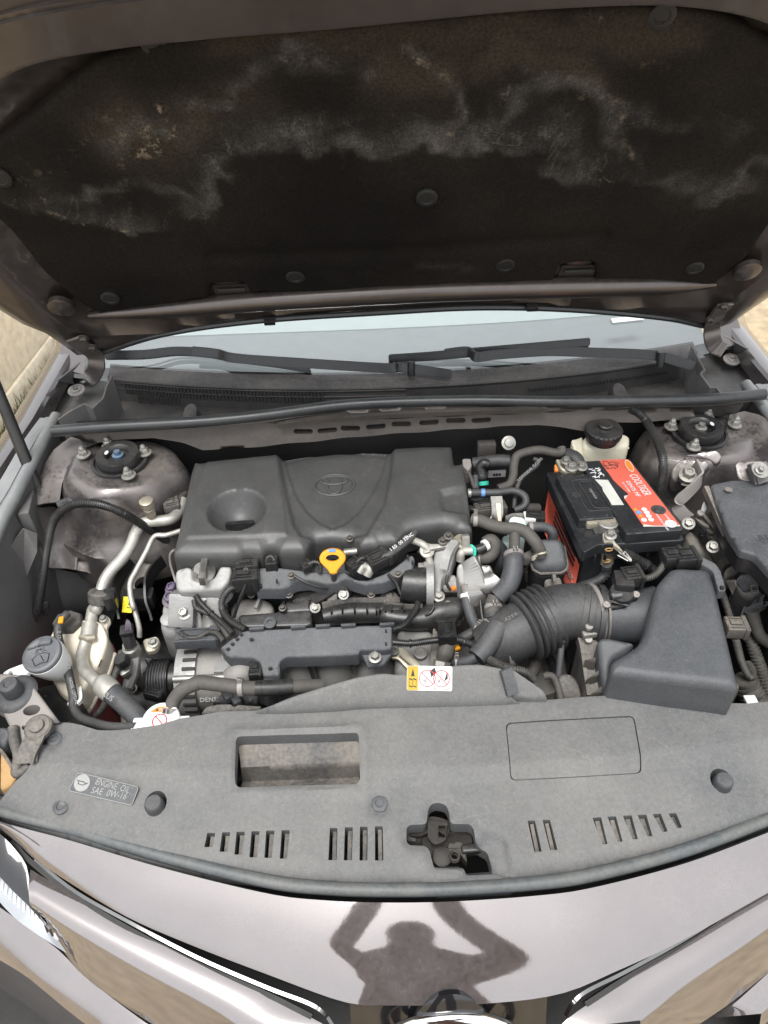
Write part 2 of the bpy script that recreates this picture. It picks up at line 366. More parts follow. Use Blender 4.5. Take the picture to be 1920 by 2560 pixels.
def box(bm, c, s, ax=None, bev=0., seg=2):
    """c centre, s full sizes, ax = (ex, ey, ez) or rotation about z"""
    if ax is None: ax = (Vector((1, 0, 0)), Vector((0, 1, 0)), Vector((0, 0, 1)))
    elif not hasattr(ax, '__len__'): ax = (Vector((cos(ax), sin(ax), 0)), Vector((-sin(ax), cos(ax), 0)), Vector((0, 0, 1)))
    c = Vector(c); vs_ = []
    for k in (-.5, .5):
        for j, i in ((-.5, -.5), (-.5, .5), (.5, .5), (.5, -.5)):
            vs_.append(bm.verts.new(c+ax[0]*(i*s[0])+ax[1]*(j*s[1])+ax[2]*(k*s[2])))
    fs = [(3, 2, 1, 0), (4, 5, 6, 7), (0, 1, 5, 4), (1, 2, 6, 5), (2, 3, 7, 6), (3, 0, 4, 7)]
    F = [bm.faces.new([vs_[i] for i in f]) for f in fs]
    if bev:
        es = {e for f in F for e in f.edges}
        bmesh.ops.bevel(bm, geom=list(es), offset=bev, segments=seg, affect='EDGES', profile=.6)
def axes(p0, p1, up=(0, 0, 1)):
    ex = (Vector(p1)-Vector(p0)).normalized(); u = Vector(up); ez = (u-ex*u.dot(ex)).normalized(); return (ex, ez.cross(ex), ez)
def rail(bm, p0, p1, w, h, bev=.0015, up=(0, 0, 1)):
    box(bm, (Vector(p0)+Vector(p1))/2, ((Vector(p1)-Vector(p0)).length, w, h), axes(p0, p1, up), bev)
def strap(bm, pts, w, t, side=(0, 0, 1), n=6, smooth=True):
    """flat bar along pts, wide along 'side'"""
    C = catmull(pts, n) if smooth else [Vector(p) for p in pts]; prev = None; s0 = Vector(side)
    for i, c in enumerate(C):
        T = (C[min(i+1, len(C)-1)]-C[max(i-1, 0)]).normalized()
        s = (s0-T*s0.dot(T)).normalized(); m = T.cross(s)
        R_ = [bm.verts.new(c+s*w/2+m*t/2), bm.verts.new(c+s*w/2-m*t/2), bm.verts.new(c-s*w/2-m*t/2), bm.verts.new(c-s*w/2+m*t/2)]
        if prev: bridge(bm, prev, R_)
        else: bm.faces.new(R_[::-1])
        prev = R_
    bm.faces.new(prev)
def rpoly(pts, r=.004, n=4):
    """2-D polygon with rounded corners"""
    P = [Vector((p[0], p[1])) for p in pts]; out = []; k = len(P)
    for i in range(k):
        a, b, c = P[i-1], P[i], P[(i+1) % k]
        u = (a-b); v = (c-b); lu, lv = u.length, v.length
        if lu < 1e-6 or lv < 1e-6: out.append(b); continue
        d = min(r, lu*.45, lv*.45); p = b+u/lu*d; q = b+v/lv*d
        for j in range(n+1):
            t = j/n; out.append(p*(1-t)**2+b*2*t*(1-t)+q*t*t)
    return [(p.x, p.y) for p in out]
def inpoly(x, y, poly):
    c = np.zeros(x.shape, bool); n = len(poly)
    for i in range(n):
        x0, y0 = poly[i-1]; x1, y1 = poly[i]
        if y0 == y1: continue
        m = ((y0 > y) != (y1 > y)) & (x < (x1-x0)*(y-y0)/(y1-y0)+x0); c ^= m
    return c
def dpoly(x, y, poly):
    d = np.full(x.shape, 1e9); n = len(poly)
    for i in range(n):
        ax, ay = poly[i-1]; bx, by = poly[i]; ux, uy = bx-ax, by-ay; l = ux*ux+uy*uy
        if l < 1e-14: continue
        t = np.clip(((x-ax)*ux+(y-ay)*uy)/l, 0, 1); d = np.minimum(d, np.hypot(x-ax-t*ux, y-ay-t*uy))
    return d
def dens(poly, s):
    out = []; n = len(poly)
    for i in range(n):
        a = poly[i]; b = poly[(i+1) % n]; k = max(1, int(hypot(b[0]-a[0], b[1]-a[1])/s))
        for j in range(k): out.append((a[0]+(b[0]-a[0])*j/k, a[1]+(b[1]-a[1])*j/k))
    return out
def sheet2d(outline, holes=(), step=.01, rim=0.):
    """triangulated 2-D area with holes: (pts array, triangles, boundary loops); rim adds inner offset rows for a rounded edge"""
    o = dens(outline, step); hs_ = [dens(h, step*.7) for h in holes]
    pts = list(o); edges = [(i, (i+1) % len(o)) for i in range(len(o))]; loops = [list(range(len(o)))]
    for h in hs_:
        b0 = len(pts); pts += h; edges += [(b0+i, b0+(i+1) % len(h)) for i in range(len(h))]; loops.append(list(range(b0, b0+len(h))))
    xs = np.array([p[0] for p in o]); ys = np.array([p[1] for p in o])
    gx, gy = np.meshgrid(np.arange(xs.min()+step/2, xs.max(), step), np.arange(ys.min()+step/2, ys.max(), step))
    gx = gx.ravel(); gy = gy.ravel()
    gx = gx + (np.round((gy-ys.min())/step) % 2)*step*.5
    k = inpoly(gx, gy, o) & (dpoly(gx, gy, o) > max(step*.45, rim*1.1))
    for h in hs_: k &= ~inpoly(gx, gy, h) & (dpoly(gx, gy, h) > step*.4)
    pts += list(zip(gx[k], gy[k]))
    if rim:
        oo = np.array(o); n = len(oo)
        for fr in (.12, .35, .65, 1.):
            prv = oo[np.arange(n)-1]; nxt = oo[(np.arange(n)+1) % n]; t = nxt-prv; t /= (np.linalg.norm(t, axis=1, keepdims=True)+1e-9)
            area = .5*np.sum(oo[:, 0]*np.roll(oo[:, 1], -1)-np.roll(oo[:, 0], -1)*oo[:, 1])
            nn = np.stack([-t[:, 1], t[:, 0]], 1)*(1 if area > 0 else -1)
            q = oo+nn*rim*fr; ok = inpoly(q[:, 0], q[:, 1], o) & (dpoly(q[:, 0], q[:, 1], o) > rim*fr*.9)
            for h in hs_: ok &= ~inpoly(q[:, 0], q[:, 1], h) & (dpoly(q[:, 0], q[:, 1], h) > step*.3)
            pts += [tuple(p) for p in q[ok]]
    r = delaunay_2d_cdt([Vector(p) for p in pts], edges, [], 0, 1e-7)
    vs_, fs, ov = r[0], r[2], r[3]
    back = {}
    for i, l in enumerate(ov):
        for q in l: back[q] = i
    A = np.array([(v.x, v.y) for v in vs_]); T = np.array([f for f in fs if len(f) == 3])
    c = A[T].mean(1); ok = inpoly(c[:, 0], c[:, 1], o)
    for h in hs_: ok &= ~inpoly(c[:, 0], c[:, 1], h)
    return A, T[ok], [[back[i] for i in l] for l in loops], o
XYZ = (Vector((0, 0, 0)), Vector((1, 0, 0)), Vector((0, 1, 0)), Vector((0, 0, 1)))
def panel(bm, outline, z=0., holes=(), step=.01, skirt=.01, hole_depth=None, rim=0., frame=XYZ, draft=0., bottom=False, rimdrop=None):
    """moulded panel: surface z(x,y) over an outline with holes, edge rounded over 'rim', sides going down by 'skirt'"""
    A, T, loops, o = sheet2d(outline, holes, step, rim)
    zf = z if callable(z) else (lambda x, y: np.full(np.shape(x), z))
    h = np.asarray(zf(A[:, 0], A[:, 1]), float).copy()
    if rim:
        d = np.minimum(dpoly(A[:, 0], A[:, 1], o)/rim, 1); h -= (rimdrop or rim)*(1-np.sqrt(np.clip(1-(1-d)**2, 0, 1)))
    O, ex, ey, en = frame
    vs_ = [bm.verts.new(O+ex*float(a[0])+ey*float(a[1])+en*float(q)) for a, q in zip(A, h)]
    for t in T:
        try: bm.faces.new([vs_[i] for i in t])
        except ValueError: pass
    cx, cy = A[loops[0]].mean(0)
    for li, l in enumerate(loops):
        dep = skirt if li == 0 else (hole_depth if hole_depth is not None else skirt)
        if not dep: continue
        low = []
        for i in l:
            x, y = A[i]
            if li == 0 and draft:
                k = 1+draft; x = cx+(x-cx)*k; y = cy+(y-cy)*k
            low.append(bm.verts.new(O+ex*float(x)+ey*float(y)+en*float(h[i]-dep)))
        for i in range(len(l)):
            j = (i+1) % len(l)
            try: bm.faces.new((vs_[l[i]], vs_[l[j]], low[j], low[i]))
            except ValueError: pass
        if bottom and li == 0:
            try: bm.faces.new(low)
            except ValueError: pass
def plane_of(pts):
    A = np.array([(p[0], p[1], 1) for p in pts]); z = np.array([p[2] for p in pts])
    c, *_ = np.linalg.lstsq(A, z, rcond=None)
    return lambda x, y: c[0]*np.asarray(x)+c[1]*np.asarray(y)+c[2]
def lid(bm, pts, skirt=.03, corner=.008, rim=.004, step=.012, holes=(), draft=0., zadd=None, bottom=False, hole_depth=None):
    zf = plane_of(pts); z = (lambda x, y: zf(x, y)+zadd(x, y)) if zadd else zf
    panel(bm, rpoly(pts, corner), z, [rpoly(h, .002, 2) for h in holes], step, skirt, hole_depth, rim, XYZ, draft, bottom)
def skin(bm, rows, closed=False):
    G = [[bm.verts.new(p) for p in r] for r in rows]
    for i in range(len(G)-1):
        for j in range(len(G[0])-1+(1 if closed else 0)):
            k = (j+1) % len(G[0])
            try: bm.faces.new((G[i][j], G[i][k], G[i+1][k], G[i+1][j]))
            except ValueError: pass
    return G
def thick(bm, t):
    bmesh.ops.recalc_face_normals(bm, faces=bm.faces)
    bmesh.ops.solidify(bm, geom=bm.faces[:]+bm.edges[:]+bm.verts[:], thickness=t)
def frame_of(o, x_to, y_hint):
    """local frame: origin, x towards x_to, y near y_hint"""
    O = Vector(o); ex = (Vector(x_to)-O).normalized(); yh = Vector(y_hint)-O; ey = (yh-ex*yh.dot(ex)).normalized()
    return (O, ex, ey, ex.cross(ey))
def text(name, body, fr, size, m, parent, shear=0., lift=.0004, ext=.0002, align='LEFT', sx=1., width=None):
    cu = bpy.data.curves.new(name, 'FONT'); cu.body = body; cu.size = size; cu.extrude = ext; cu.shear = shear; cu.align_x = align
    cu.resolution_u = 3
    t = bpy.data.objects.new('tmp', cu); COL.objects.link(t)
    dg = bpy.context.evaluated_depsgraph_get(); me = bpy.data.meshes.new_from_object(t.evaluated_get(dg))
    bpy.data.objects.remove(t); me.name = name; me.materials.clear(); me.materials.append(MATS[m])
    if width: sx = width/max(1e-6, max(v.co.x for v in me.vertices)-min(v.co.x for v in me.vertices))
    O, ex, ey, en = fr
    M = Matrix((ex*sx, ey, en)).transposed().to_4x4(); M.translation = O+en*lift
    me.transform(M)
    c = sum((v.co for v in me.vertices), Vector())/max(1, len(me.vertices)); me.transform(Matrix.Translation(-c))
    return link(bpy.data.objects.new(name, me), parent, c)
def finalize():
    def desc(o):
        r = []
        for c in o.children: r.append(c); r += desc(c)
        return r
    for o in [o for o in CEN if CEN[o] is None]:
        lo = Vector((1e9,)*3); hi = -lo
        for c in desc(o):
            if c.type != 'MESH' or CEN[c] is None: continue
            R_ = c.rotation_quaternion.to_matrix() if c.rotation_mode == 'QUATERNION' else Matrix.Identity(3)
            for q in c.bound_box:
                w = CEN[c]+R_@Vector([a*b for a, b in zip(q, c.scale)])
                for i in range(3): lo[i] = min(lo[i], w[i]); hi[i] = max(hi[i], w[i])
        CEN[o] = Vector(((lo.x+hi.x)/2, (lo.y+hi.y)/2, lo.z))
    for o, c in CEN.items():
        if o.parent is None: o.location = c; continue
        p = o.parent
        if p.rotation_mode == 'QUATERNION':
            M = p.rotation_quaternion.to_matrix().to_4x4()
            o.matrix_parent_inverse = (Matrix.Translation(CEN[p])@M@Matrix.Diagonal((*p.scale, 1))).inverted()
            o.location = c
        else: o.location = c-CEN[p]
BM = bmesh.new

# shared small hardware
def _nut():
    bm = BM(); lathe(bm, (0, 0, 0), (0, 0, 1), [(.0105, 0), (.0105, .0015), (.0075, .0022)], 20)
    lathe(bm, (0, 0, .002), (0, 0, 1), [(.0068, 0), (.0068, .006), (.0055, .0075)], 6)
    lathe(bm, (0, 0, .009), (0, 0, 1), [(.0042, 0), (.0042, .004), (.0025, .0065)], 12); return bm
def _bolt():
    bm = BM(); lathe(bm, (0, 0, 0), (0, 0, 1), [(.0085, 0), (.0085, .0013), (.0068, .002)], 20)
    lathe(bm, (0, 0, .0018), (0, 0, 1), [(.0058, 0), (.0058, .0052), (.005, .0062), (.0034, .0063), (.003, .0045)], 6); return bm
def _clip():
    bm = BM(); lathe(bm, (0, 0, 0), (0, 0, 1), [(.0125, -.002), (.0125, .0008), (.0115, .0016), (.0075, .0017), (.007, .001), (.0005, .0014)], 24); return bm
NUT = proto('nut', _nut(), 'zinc'); BOLT = proto('bolt', _bolt(), 'zinc'); DBOLT = proto('bolt', _bolt(), 'dark_steel'); PBOLT = proto('bolt', _bolt(), 'purple_paint')
CLIP = proto('clip', _clip(), 'pad_clip')


# ------------------------------------------------------------------ the place round the car
def rect(bm, x0, x1, y0, y1, z, n=1):
    skin(bm, [[(x0+(x1-x0)*i/n, y0+(y1-y0)*j/n, z) for i in range(n+1)] for j in range(n+1)])
bm = BM(); rect(bm, -60, 60, -60, 60, 0, 8)
g = tag(obj('ground', bm, 'sand_ground', angle=80), 'pale sandy ground the car is parked on', 'ground', kind='structure')
wall = thing('stone_wall', 'low cream stone block wall beside the car', 'wall')
for r_ in range(3):
    for c_ in range(4):
        bm = BM(); L_ = 1.55
        y = 1.0+c_*L_+(r_ % 2)*.7; zz = .1+r_*.44
        box(bm, (-1.93-.012*r_+random.uniform(-.012, .012), y, zz+.21), (.36, L_-.012, .428), random.uniform(-.01, .01), .018, 3)
        obj('stone', bm, 'wall_stone', wall)
bm = BM(); box(bm, (-1.95, 3.6, .7), (.26, 6.2, 1.3)); obj('mortar_core', bm, 'wall_stone', wall)
bm = BM(); box(bm, (-1.92, 3.4, .05), (.38, 6.6, .1), None, .02); obj('footing', bm, 'wall_stone', wall)
bm = BM()
for k in range(2600):
    x = random.uniform(-1.71, -1.45)+random.gauss(0, .03); y = random.uniform(1.0, 4.2); h = random.uniform(.03, .11); a = random.uniform(0, 6.28)
    dx, dy = cos(a)*.004, sin(a)*.004; lx, ly = random.uniform(-.03, .03), random.uniform(-.03, .03)
    v = [bm.verts.new(p) for p in ((x-dx, y-dy, 0), (x+dx, y+dy, 0), (x+lx, y+ly, h))]; bm.faces.new(v)
tag(obj('grass', bm, 'grass', flat=True), 'strip of green grass between the car and the stone wall', 'grass', kind='stuff')

# ------------------------------------------------------------------ the car's body
car = thing('car', 'brown-grey saloon car with its hood propped open', 'car')
TH = radians(60); HO = Vector((0, 1.04, 1.11)); HL = Vector((0, -cos(TH), sin(TH))); HN = Vector((0, -sin(TH), -cos(TH)))
HF = (HO, Vector((1, 0, 0)), HL, HN)
def HW(s, l, o=0): return HO+Vector((s, 0, 0))+HL*l+HN*o
# hood panel: rear edge, sides and front outline (across, along)
rear = [(-0.6802,-0.0952,0),(-0.6333,-0.0924,0),(-0.5396,-0.0561,0),(-0.3891,-0.0168,0),(-0.2482,0.0045,0),(-0.0399,0.0123,0)] + [(0.0955,0.0142,0),(0.2507,0.0062,0),(0.3734,-0.0101,0),(0.5237,-0.0436,0),(0.6335,-0.0804,0),(0.659,-0.0837,0)]
right_ = [(0.6766,-0.0688,0),(0.7127,0.0115,0)] + [(.80, .16, 0), (.815, .3, 0), (.81, .5, 0), (.77, .75, 0), (.66, .95, 0), (.4, 1.06, 0), (0, 1.1, 0)]
left_ = [(-.4, 1.06, 0), (-.66, .95, 0), (-.77, .75, 0), (-.81, .5, 0), (-.815, .3, 0), (-.805, .16, 0)] + [(-0.7395,0.0167,0),(-0.7093,-0.0156,0),(-0.692,-0.0607,0)]
hood_out = [(p[0], p[1]) for p in rear+right_+left_]
pad = [(-0.6396,0.2711,0),(-0.6278,0.1656,0),(-0.6,0.0744,0),(-0.5825,0.0482,0),(-0.5041,0.0519,0),(-0.4383,0.0619,0),(-0.3916,0.0809,0),(-0.3608,0.0845,0),(-0.3523,0.1205,0),(-0.2901,0.1182,0),(-0.2859,0.072,0),(-0.2694,0.0924,0),(-0.2025,0.0819,0),(-0.0649,0.0805,0),(0.1078,0.0784,0),(0.2717,0.0809,0),(0.2757,0.1398,0),(0.335,0.1414,0),(0.3556,0.0774,0),(0.4593,0.0635,0),(0.5818,0.0644,0),(0.6079,0.1217,0),(0.6109,0.2151,0),(0.6045,0.3299,0),(0.5681,0.4211,0),(0.5058,0.5002,0),(0.4482,0.5408,0),(0.3745,0.5768,0),(0.331,0.587,0),(0.2227,0.5961,0),(0.113,0.5944,0),(0.0032,0.5906,0),(-0.1074,0.5868,0),(-0.2467,0.5817,0),(-0.2864,0.5786,0),(-0.3409,0.5652,0),(-0.4012,0.5406,0),(-0.4815,0.4908,0),(-0.5689,0.4385,0),(-0.6315,0.394,0),(-0.6658,0.344,0)]
padp = [(p[0], p[1]) for p in pad]
def hood_z(x, y):
    d = dpoly(np.asarray(x), np.asarray(y), padp); ins = inpoly(np.asarray(x), np.asarray(y), padp)
    e = dpoly(np.asarray(x), np.asarray(y), hood_out)
    z = np.where(ins, -.012, .022*np.clip((d-.022)/.03, 0, 1)**1.5 - .018*np.clip((.035-e)/.035, 0, 1))
    return z
bm = BM(); panel(bm, dens(hood_out, .03), hood_z, step=.02, skirt=.008, frame=HF)
hood = obj('hood', bm, 'hood_paint', car); hood['label'] = 'raised hood seen from below'
bm = BM()                                                       # outer skin of the hood
panel(bm, dens(hood_out, .05), lambda x, y: -.010-.035*np.clip(y/.25, 0, 1)+.03*np.clip((np.abs(x)-.5)/.3, 0, 1)**2*np.clip(y/.25, 0, 1), step=.05, skirt=-.008, frame=HF)
obj('outer_skin', bm, 'fender_paint', hood)
def lobes(x, y):
    z = np.full(np.shape(x), .012)
    for cx, cy, rx, ry, h in ((0, .30, .30, .17, .010), (-.45, .33, .12, .16, .006), (.45, .33, .12, .16, .006), (0, .55, .4, .07, .006)):
        q = ((x-cx)/rx)**2+((y-cy)/ry)**2; z = z+h*np.exp(-q**2)
    z -= .006*np.exp(-((y-.2-.02*x)/.018)**2)*(np.abs(x) < .34)
    z += .004*np.array([noise.noise((float(a)*9, float(b)*9, 3)) for a, b in zip(x, y)])
    return z
bm = BM(); panel(bm, rpoly(padp, .012), lobes, step=.0085, skirt=.02, rim=.01, frame=HF)
ins = obj('insulator_pad', bm, 'insulator', hood); ins['label'] = 'dusty stained dark insulation pad under the hood'
def stroke_field(name, strokes, jit, amp):
    me = ins.data; n = len(me.vertices); co = np.empty(n*3); me.vertices.foreach_get('co', co); co = co.reshape(-1, 3)+np.array(CEN[ins])-np.array(HO)
    s = co[:, 0]; l = co@np.array(HL); f = np.zeros(n)
    nx = np.array([noise.noise((float(a)*14, float(b)*14, 5+amp)) for a, b in zip(s, l)]); ny = np.array([noise.noise((float(a)*14, float(b)*14, 11+amp)) for a, b in zip(s, l)])
    n2 = np.array([noise.noise((float(a)*45, float(b)*45, 21+amp)) for a, b in zip(s, l)])
    s2 = s+nx*jit+n2*jit*.45; l2 = l+ny*jit-n2*jit*.4
    for pts, w, k, side in strokes:
        C = catmull([(p[0], p[1], 0) for p in pts], 5); P_ = [(c.x, c.y) for c in C]
        d = np.full(n, 1e9); sg = np.zeros(n)
        for (ax, ay), (bx, by) in zip(P_[:-1], P_[1:]):
            ux, uy = bx-ax, by-ay; q = ux*ux+uy*uy+1e-12; t = np.clip(((s2-ax)*ux+(l2-ay)*uy)/q, 0, 1)
            dd = np.hypot(s2-ax-t*ux, l2-ay-t*uy); m = dd < d; d = np.where(m, dd, d); sg = np.where(m, l2-ay-t*uy, sg)
        wv = np.where(sg*side > 0, w*2.0, w*.3) if side else w*.62
        f = np.maximum(f, k*np.exp(-(d/wv)**2))
    a = me.attributes.new(name, 'FLOAT', 'POINT'); a.data.foreach_set('value', f.astype(np.float32))
stroke_field('stain', [
    ([(-0.3283,0.3,0),(-0.2873,0.353,0),(-0.2455,0.3891,0),(-0.1901,0.4004,0),(-0.1233,0.4023,0),(-0.0234,0.398,0),(0.0432,0.4015,0),(0.1099,0.4018,0),(0.212,0.3934,0)], .017, 1., 1),
    ([(-0.5528,0.3477,0),(-0.4863,0.3401,0),(-0.4078,0.3654,0),(-0.3375,0.3465,0),(-0.3152,0.3089,0)], .018, .8, 0),
    ([(-0.3297,0.4895,0),(-0.2566,0.4608,0),(-0.2102,0.5081,0),(-0.1712,0.5289,0),(-0.0878,0.5459,0),(-0.0535,0.5307,0)], .016, .62, 0),
    ([(-0.0126,0.5474,0),(0.0418,0.5145,0),(0.0568,0.4776,0),(0.0359,0.4128,0)], .012, .7, 0),
    ([(0.0742,0.4265,0),(0.1214,0.4611,0),(0.1918,0.4859,0),(0.2739,0.4585,0),(0.3107,0.4011,0),(0.3679,0.3317,0),(0.4816,0.2992,0),(0.5053,0.3431,0),(0.5393,0.3586,0)], .018, .85, 0),
    ([(0.2413,0.3549,0),(0.3345,0.3243,0),(0.4338,0.3088,0),(0.4899,0.2798,0)], .020, .8, 1),
    ([(0.3042,0.4429,0),(0.3908,0.4193,0),(0.4762,0.4058,0)], .02, .5, 0),
    ([(-0.565,0.3209,0),(-0.5155,0.2849,0),(-0.4575,0.2618,0)], .022, .8, 1),
    ([(-0.4114,0.4318,0),(-0.3514,0.4589,0),(-0.2965,0.4269,0)], .025, .45, 0),
    ([(0.0187,0.1539,0),(0.1009,0.1494,0)], .02, .22, 0), ([(0.157,0.507,0),(0.2143,0.495,0),(0.2561,0.4766,0)], .012, .6, 0)], .034, .3)
stroke_field('tan', [([(-0.4133,0.4615,0),(-0.3796,0.4305,0),(-0.2972,0.4494,0)], .07, .9, 0), ([(-0.2203,0.5752,0),(-0.0525,0.5692,0),(0.1728,0.5726,0),(0.3448,0.5666,0)], .05, .7, 0),
    ([(-0.0419,0.5209,0),(0.0062,0.5062,0),(0.0411,0.524,0)], .05, .9, 0), ([(0.0931,0.5345,0),(0.1819,0.5312,0),(0.2523,0.4902,0)], .045, .9, 0), ([(-0.2017,0.4878,0),(-0.2548,0.4692,0)], .05, .6, 0)], .03, .6)
stroke_field('tide', [([(-0.3922,0.4852,0),(-0.426,0.4691,0),(-0.4556,0.4261,0),(-0.5087,0.4008,0),(-0.5544,0.3738,0)], .0045, .35, 0),
    ([(-0.3408,0.4831,0),(-0.3509,0.4292,0),(-0.395,0.4038,0),(-0.4117,0.3842,0)], .010, 1., 0), ([(-0.3999,0.4426,0),(-0.3742,0.4467,0),(-0.3498,0.433,0)], .012, 1., 0), ([(-0.4106,0.3673,0),(-0.425,0.3142,0),(-0.4259,0.2854,0)], .004, .6, 0),
    ([(-0.0127,0.5492,0),(0.0261,0.5277,0),(0.051,0.511,0),(0.054,0.4743,0),(0.0385,0.4242,0),(0.0302,0.3957,0)], .006, .8, 0),
    ([(0.2698,0.4726,0),(0.3002,0.4246,0),(0.3447,0.3588,0)], .005, .5, 0), ([(0.1235,0.4965,0),(0.1214,0.4737,0)], .006, 1., 0), ([(0.2078,0.4832,0),(0.2201,0.4711,0),(0.2189,0.4628,0)], .004, 1., 0),
    ([(-0.5508,0.352,0),(-0.5601,0.316,0),(-0.5155,0.2849,0),(-0.4637,0.2549,0)], .006, .9, 0), ([(0.1691,0.5065,0),(0.2143,0.495,0)], .006, .6, 0), ([(0.1924,0.3902,0),(0.204,0.3833,0)], .006, .7, 0),
    ([(-0.1698,0.5381,0),(-0.0877,0.5471,0),(-0.0537,0.5213,0)], .006, .5, 0), ([(-0.29,0.5124,0),(-0.2877,0.5098,0)], .005, .8, 0), ([(0.2046,0.5854,0),(0.2323,0.5817,0)], .004, .5, 0), ([(0.2874,0.5334,0),(0.3472,0.4997,0)], .006, .35, 0)], .02, .9)
for p in [(-0.3146,0.5685,0.014),(0.2974,0.5807,0.014),(0.0269,0.3208,0.026),(-0.5409,0.096,0.014),(-0.1974,0.1365,0.014),(0.1758,0.1451,0.014),(0.5222,0.1184,0.014),(-0.5984,0.3766,0.014)]:
    inst(CLIP, 'clip', HW(*p), HN, hood, 1.35)
# rolled rear beam and raised front band of the inner panel
bm = BM(); pts = [HW(*p) for p in [(-0.6028,0.0385,0.006),(-0.4588,0.0542,0.012),(-0.2814,0.0711,0.014),(-0.04,0.0791,0.014)] + [(0.0888,0.0815,0.014),(0.3046,0.0783,0.014),(0.4805,0.0708,0.012),(0.5881,0.0572,0.004)]]
tube(bm, pts, [.006, .016, .019, .020, .020, .020, .018, .006], 14); obj('rear_beam', bm, 'hood_paint', hood)
bm = BM(); pts = [HW(*p) for p in [(-0.6089,0.5185,0.01),(-0.494,0.5794,0.02),(-0.3745,0.6029,0.024),(-0.2385,0.6117,0.022),(-0.1051,0.6162,0.02),(0.0009,0.6229,0.02),(0.1575,0.6313,0.02),(0.316,0.6286,0.02),(0.4481,0.5985,0.02),(0.5557,0.5307,0.018),(0.6449,0.4411,0.01)]]
strap(bm, pts, .06, .022, HL); bmesh.ops.bevel(bm, geom=bm.edges[:], offset=.006, segments=2, affect='EDGES'); obj('front_band', bm, 'hood_paint', hood)
for pts in () and ([(-0.6155,0.271,0.014),(-0.6026,0.1897,0.02),(-0.5939,0.1164,0.016),(-0.5884,0.0573,0.01)], [(0.6198,0.191,0.014),(0.5997,0.1471,0.02),(0.596,0.1024,0.016)]):
    bm = BM(); tube(bm, [HW(*p) for p in pts], .009, 8); obj('edge_rib', bm, 'hood_paint', hood)
for p in [(-0.6331,0.0859,0.024)] + [(0.6185,0.1141,0.024)]:
    bm = BM(); lathe(bm, HW(*p), HN, [(.024, -.01), (.024, 0), (.021, .002), (.001, .002)], 24); obj('grommet', bm, 'hood_paint', hood)
bm = BM(); pts = [HW(*p) for p in [(-0.6276,-0.0805,0.012),(-0.481,-0.0204,0.014),(-0.2919,0.0117,0.014),(-0.0404,0.024,0.014)] + [(0.1379,0.0275,0.014),(0.3207,0.0105,0.014),(0.5155,-0.0276,0.014),(0.6162,-0.0668,0.01)]]
tube(bm, pts, .006, 8); obj('rear_seal', bm, 'seal_rubber', hood)
for p in [(-0.2616,0.0182,0.02)] + [(0.2439,0.0305,0.02)]:
    bm = BM(); box(bm, HW(*p), (.022, .01, .014), (Vector((1, 0, 0)), HL, HN), .002); obj('seal_clip', bm, 'black_plastic', hood)
# light cast-through slots of the inner panel behind the cut-outs of the pad
for c in [(-0.3186,0.0902,-0.004),(0.3136,0.1058,-0.004)]:
    bm = BM(); box(bm, HW(c[0], c[1]+.008, c[2]+.012), (.05, .008, .004), (Vector((1, 0, 0)), HL, HN), .001); obj('slot', bm, 'deep_black', hood)
    bm = BM(); box(bm, HW(c[0], c[1]-.006, c[2]+.006), (.066, .05, .004), (Vector((1, 0, 0)), HL, HN), .001); obj('pressing', bm, 'hood_paint', hood)
# hinges
def hinge(top, mid, low, bolts):
    bm = BM(); C = [HW(*top[0]), HW(*top[1])]+[Vector(p) for p in mid]+[Vector(p) for p in low]
    strap(bm, C, .034, .006, (.9, 0, .25)); bmesh.ops.bevel(bm, geom=bm.edges[:], offset=.0015, segments=1, affect='EDGES')
    h = obj('hinge', bm, 'apron_paint', hood)
    for p in bolts: inst(DBOLT, 'bolt', HW(*p), HN, h, 1.1)
    return h
hinge([(-0.6454,0.0016,0.03),(-0.6364,-0.032,0.03)], [(-0.6339,1.06,1.0352),(-0.6383,1.06,1.0091)], [(-0.6597,1.06,0.9831),(-0.6757,1.05,0.9803)], [(-0.6211,0.0098,0.036),(-0.6173,-0.0232,0.034)])
hinge([(0.6149,0.0319,0.03),(0.6128,-0.0019,0.03)], [(0.6326,1.06,1.0477),(0.6395,1.06,1.0218)], [(0.6525,1.06,1.0018),(0.6682,1.05,0.9962)], [(0.6068,0.0349,0.036),(0.5991,-0.0083,0.034)])

# windscreen and what lies behind it
def gy(x): return 1.03+.24*x*x
def glass_pt(x, v, off=0): return Vector((x, gy(x)+v-.45*off, .978+.5*v-.02*x*x+.88*off))
bm = BM(); skin(bm, [[glass_pt(-.74+1.48*i/30, -.03+1.0*j/10) for i in range(31)] for j in range(11)])
ws = obj('windshield', bm, 'windshield_glass', car); ws['label'] = 'windshield reflecting a pale sky'
bm = BM(); b0 = [(-0.7428,1.3059,0.955),(-0.3341,1.3031,0.955),(-0.0355,1.3023,0.955),(0.2653,1.3117,0.955),(0.5169,1.334,0.955),(0.7041,1.3522,0.955)]
C = catmull(b0, 5); skin(bm, [[(p.x*.97, gy(p.x)+.02, .955) for p in C], [(p.x, (p.y+gy(p.x)+.01)/2, .96) for p in C], [(p.x, p.y, .955) for p in C]]); obj('dashboard_top', bm, 'dash_grey', car)
bm = BM(); skin(bm, [[(p.x, p.y+.002, .9) for p in C], [(p.x, p.y+.003, .957) for p in C], [(p.x, p.y+.25, 1.04) for p in C], [(p.x, p.y+.6, 1.2) for p in C]]); obj('cabin_lining', bm, 'cabin_teal', car)
bm = BM(); fr = frame_of(glass_pt(.5, .10, .006), glass_pt(.6, .10, .006), glass_pt(.5, .2, .006))
pl = [(0.4978,1.12,1.0187),(0.5644,1.12,1.0212)]
a, b = [Vector((p[0], gy(p[0])+(p[2]-1.0+.02*p[0]**2)/.52, p[2])) for p in pl]
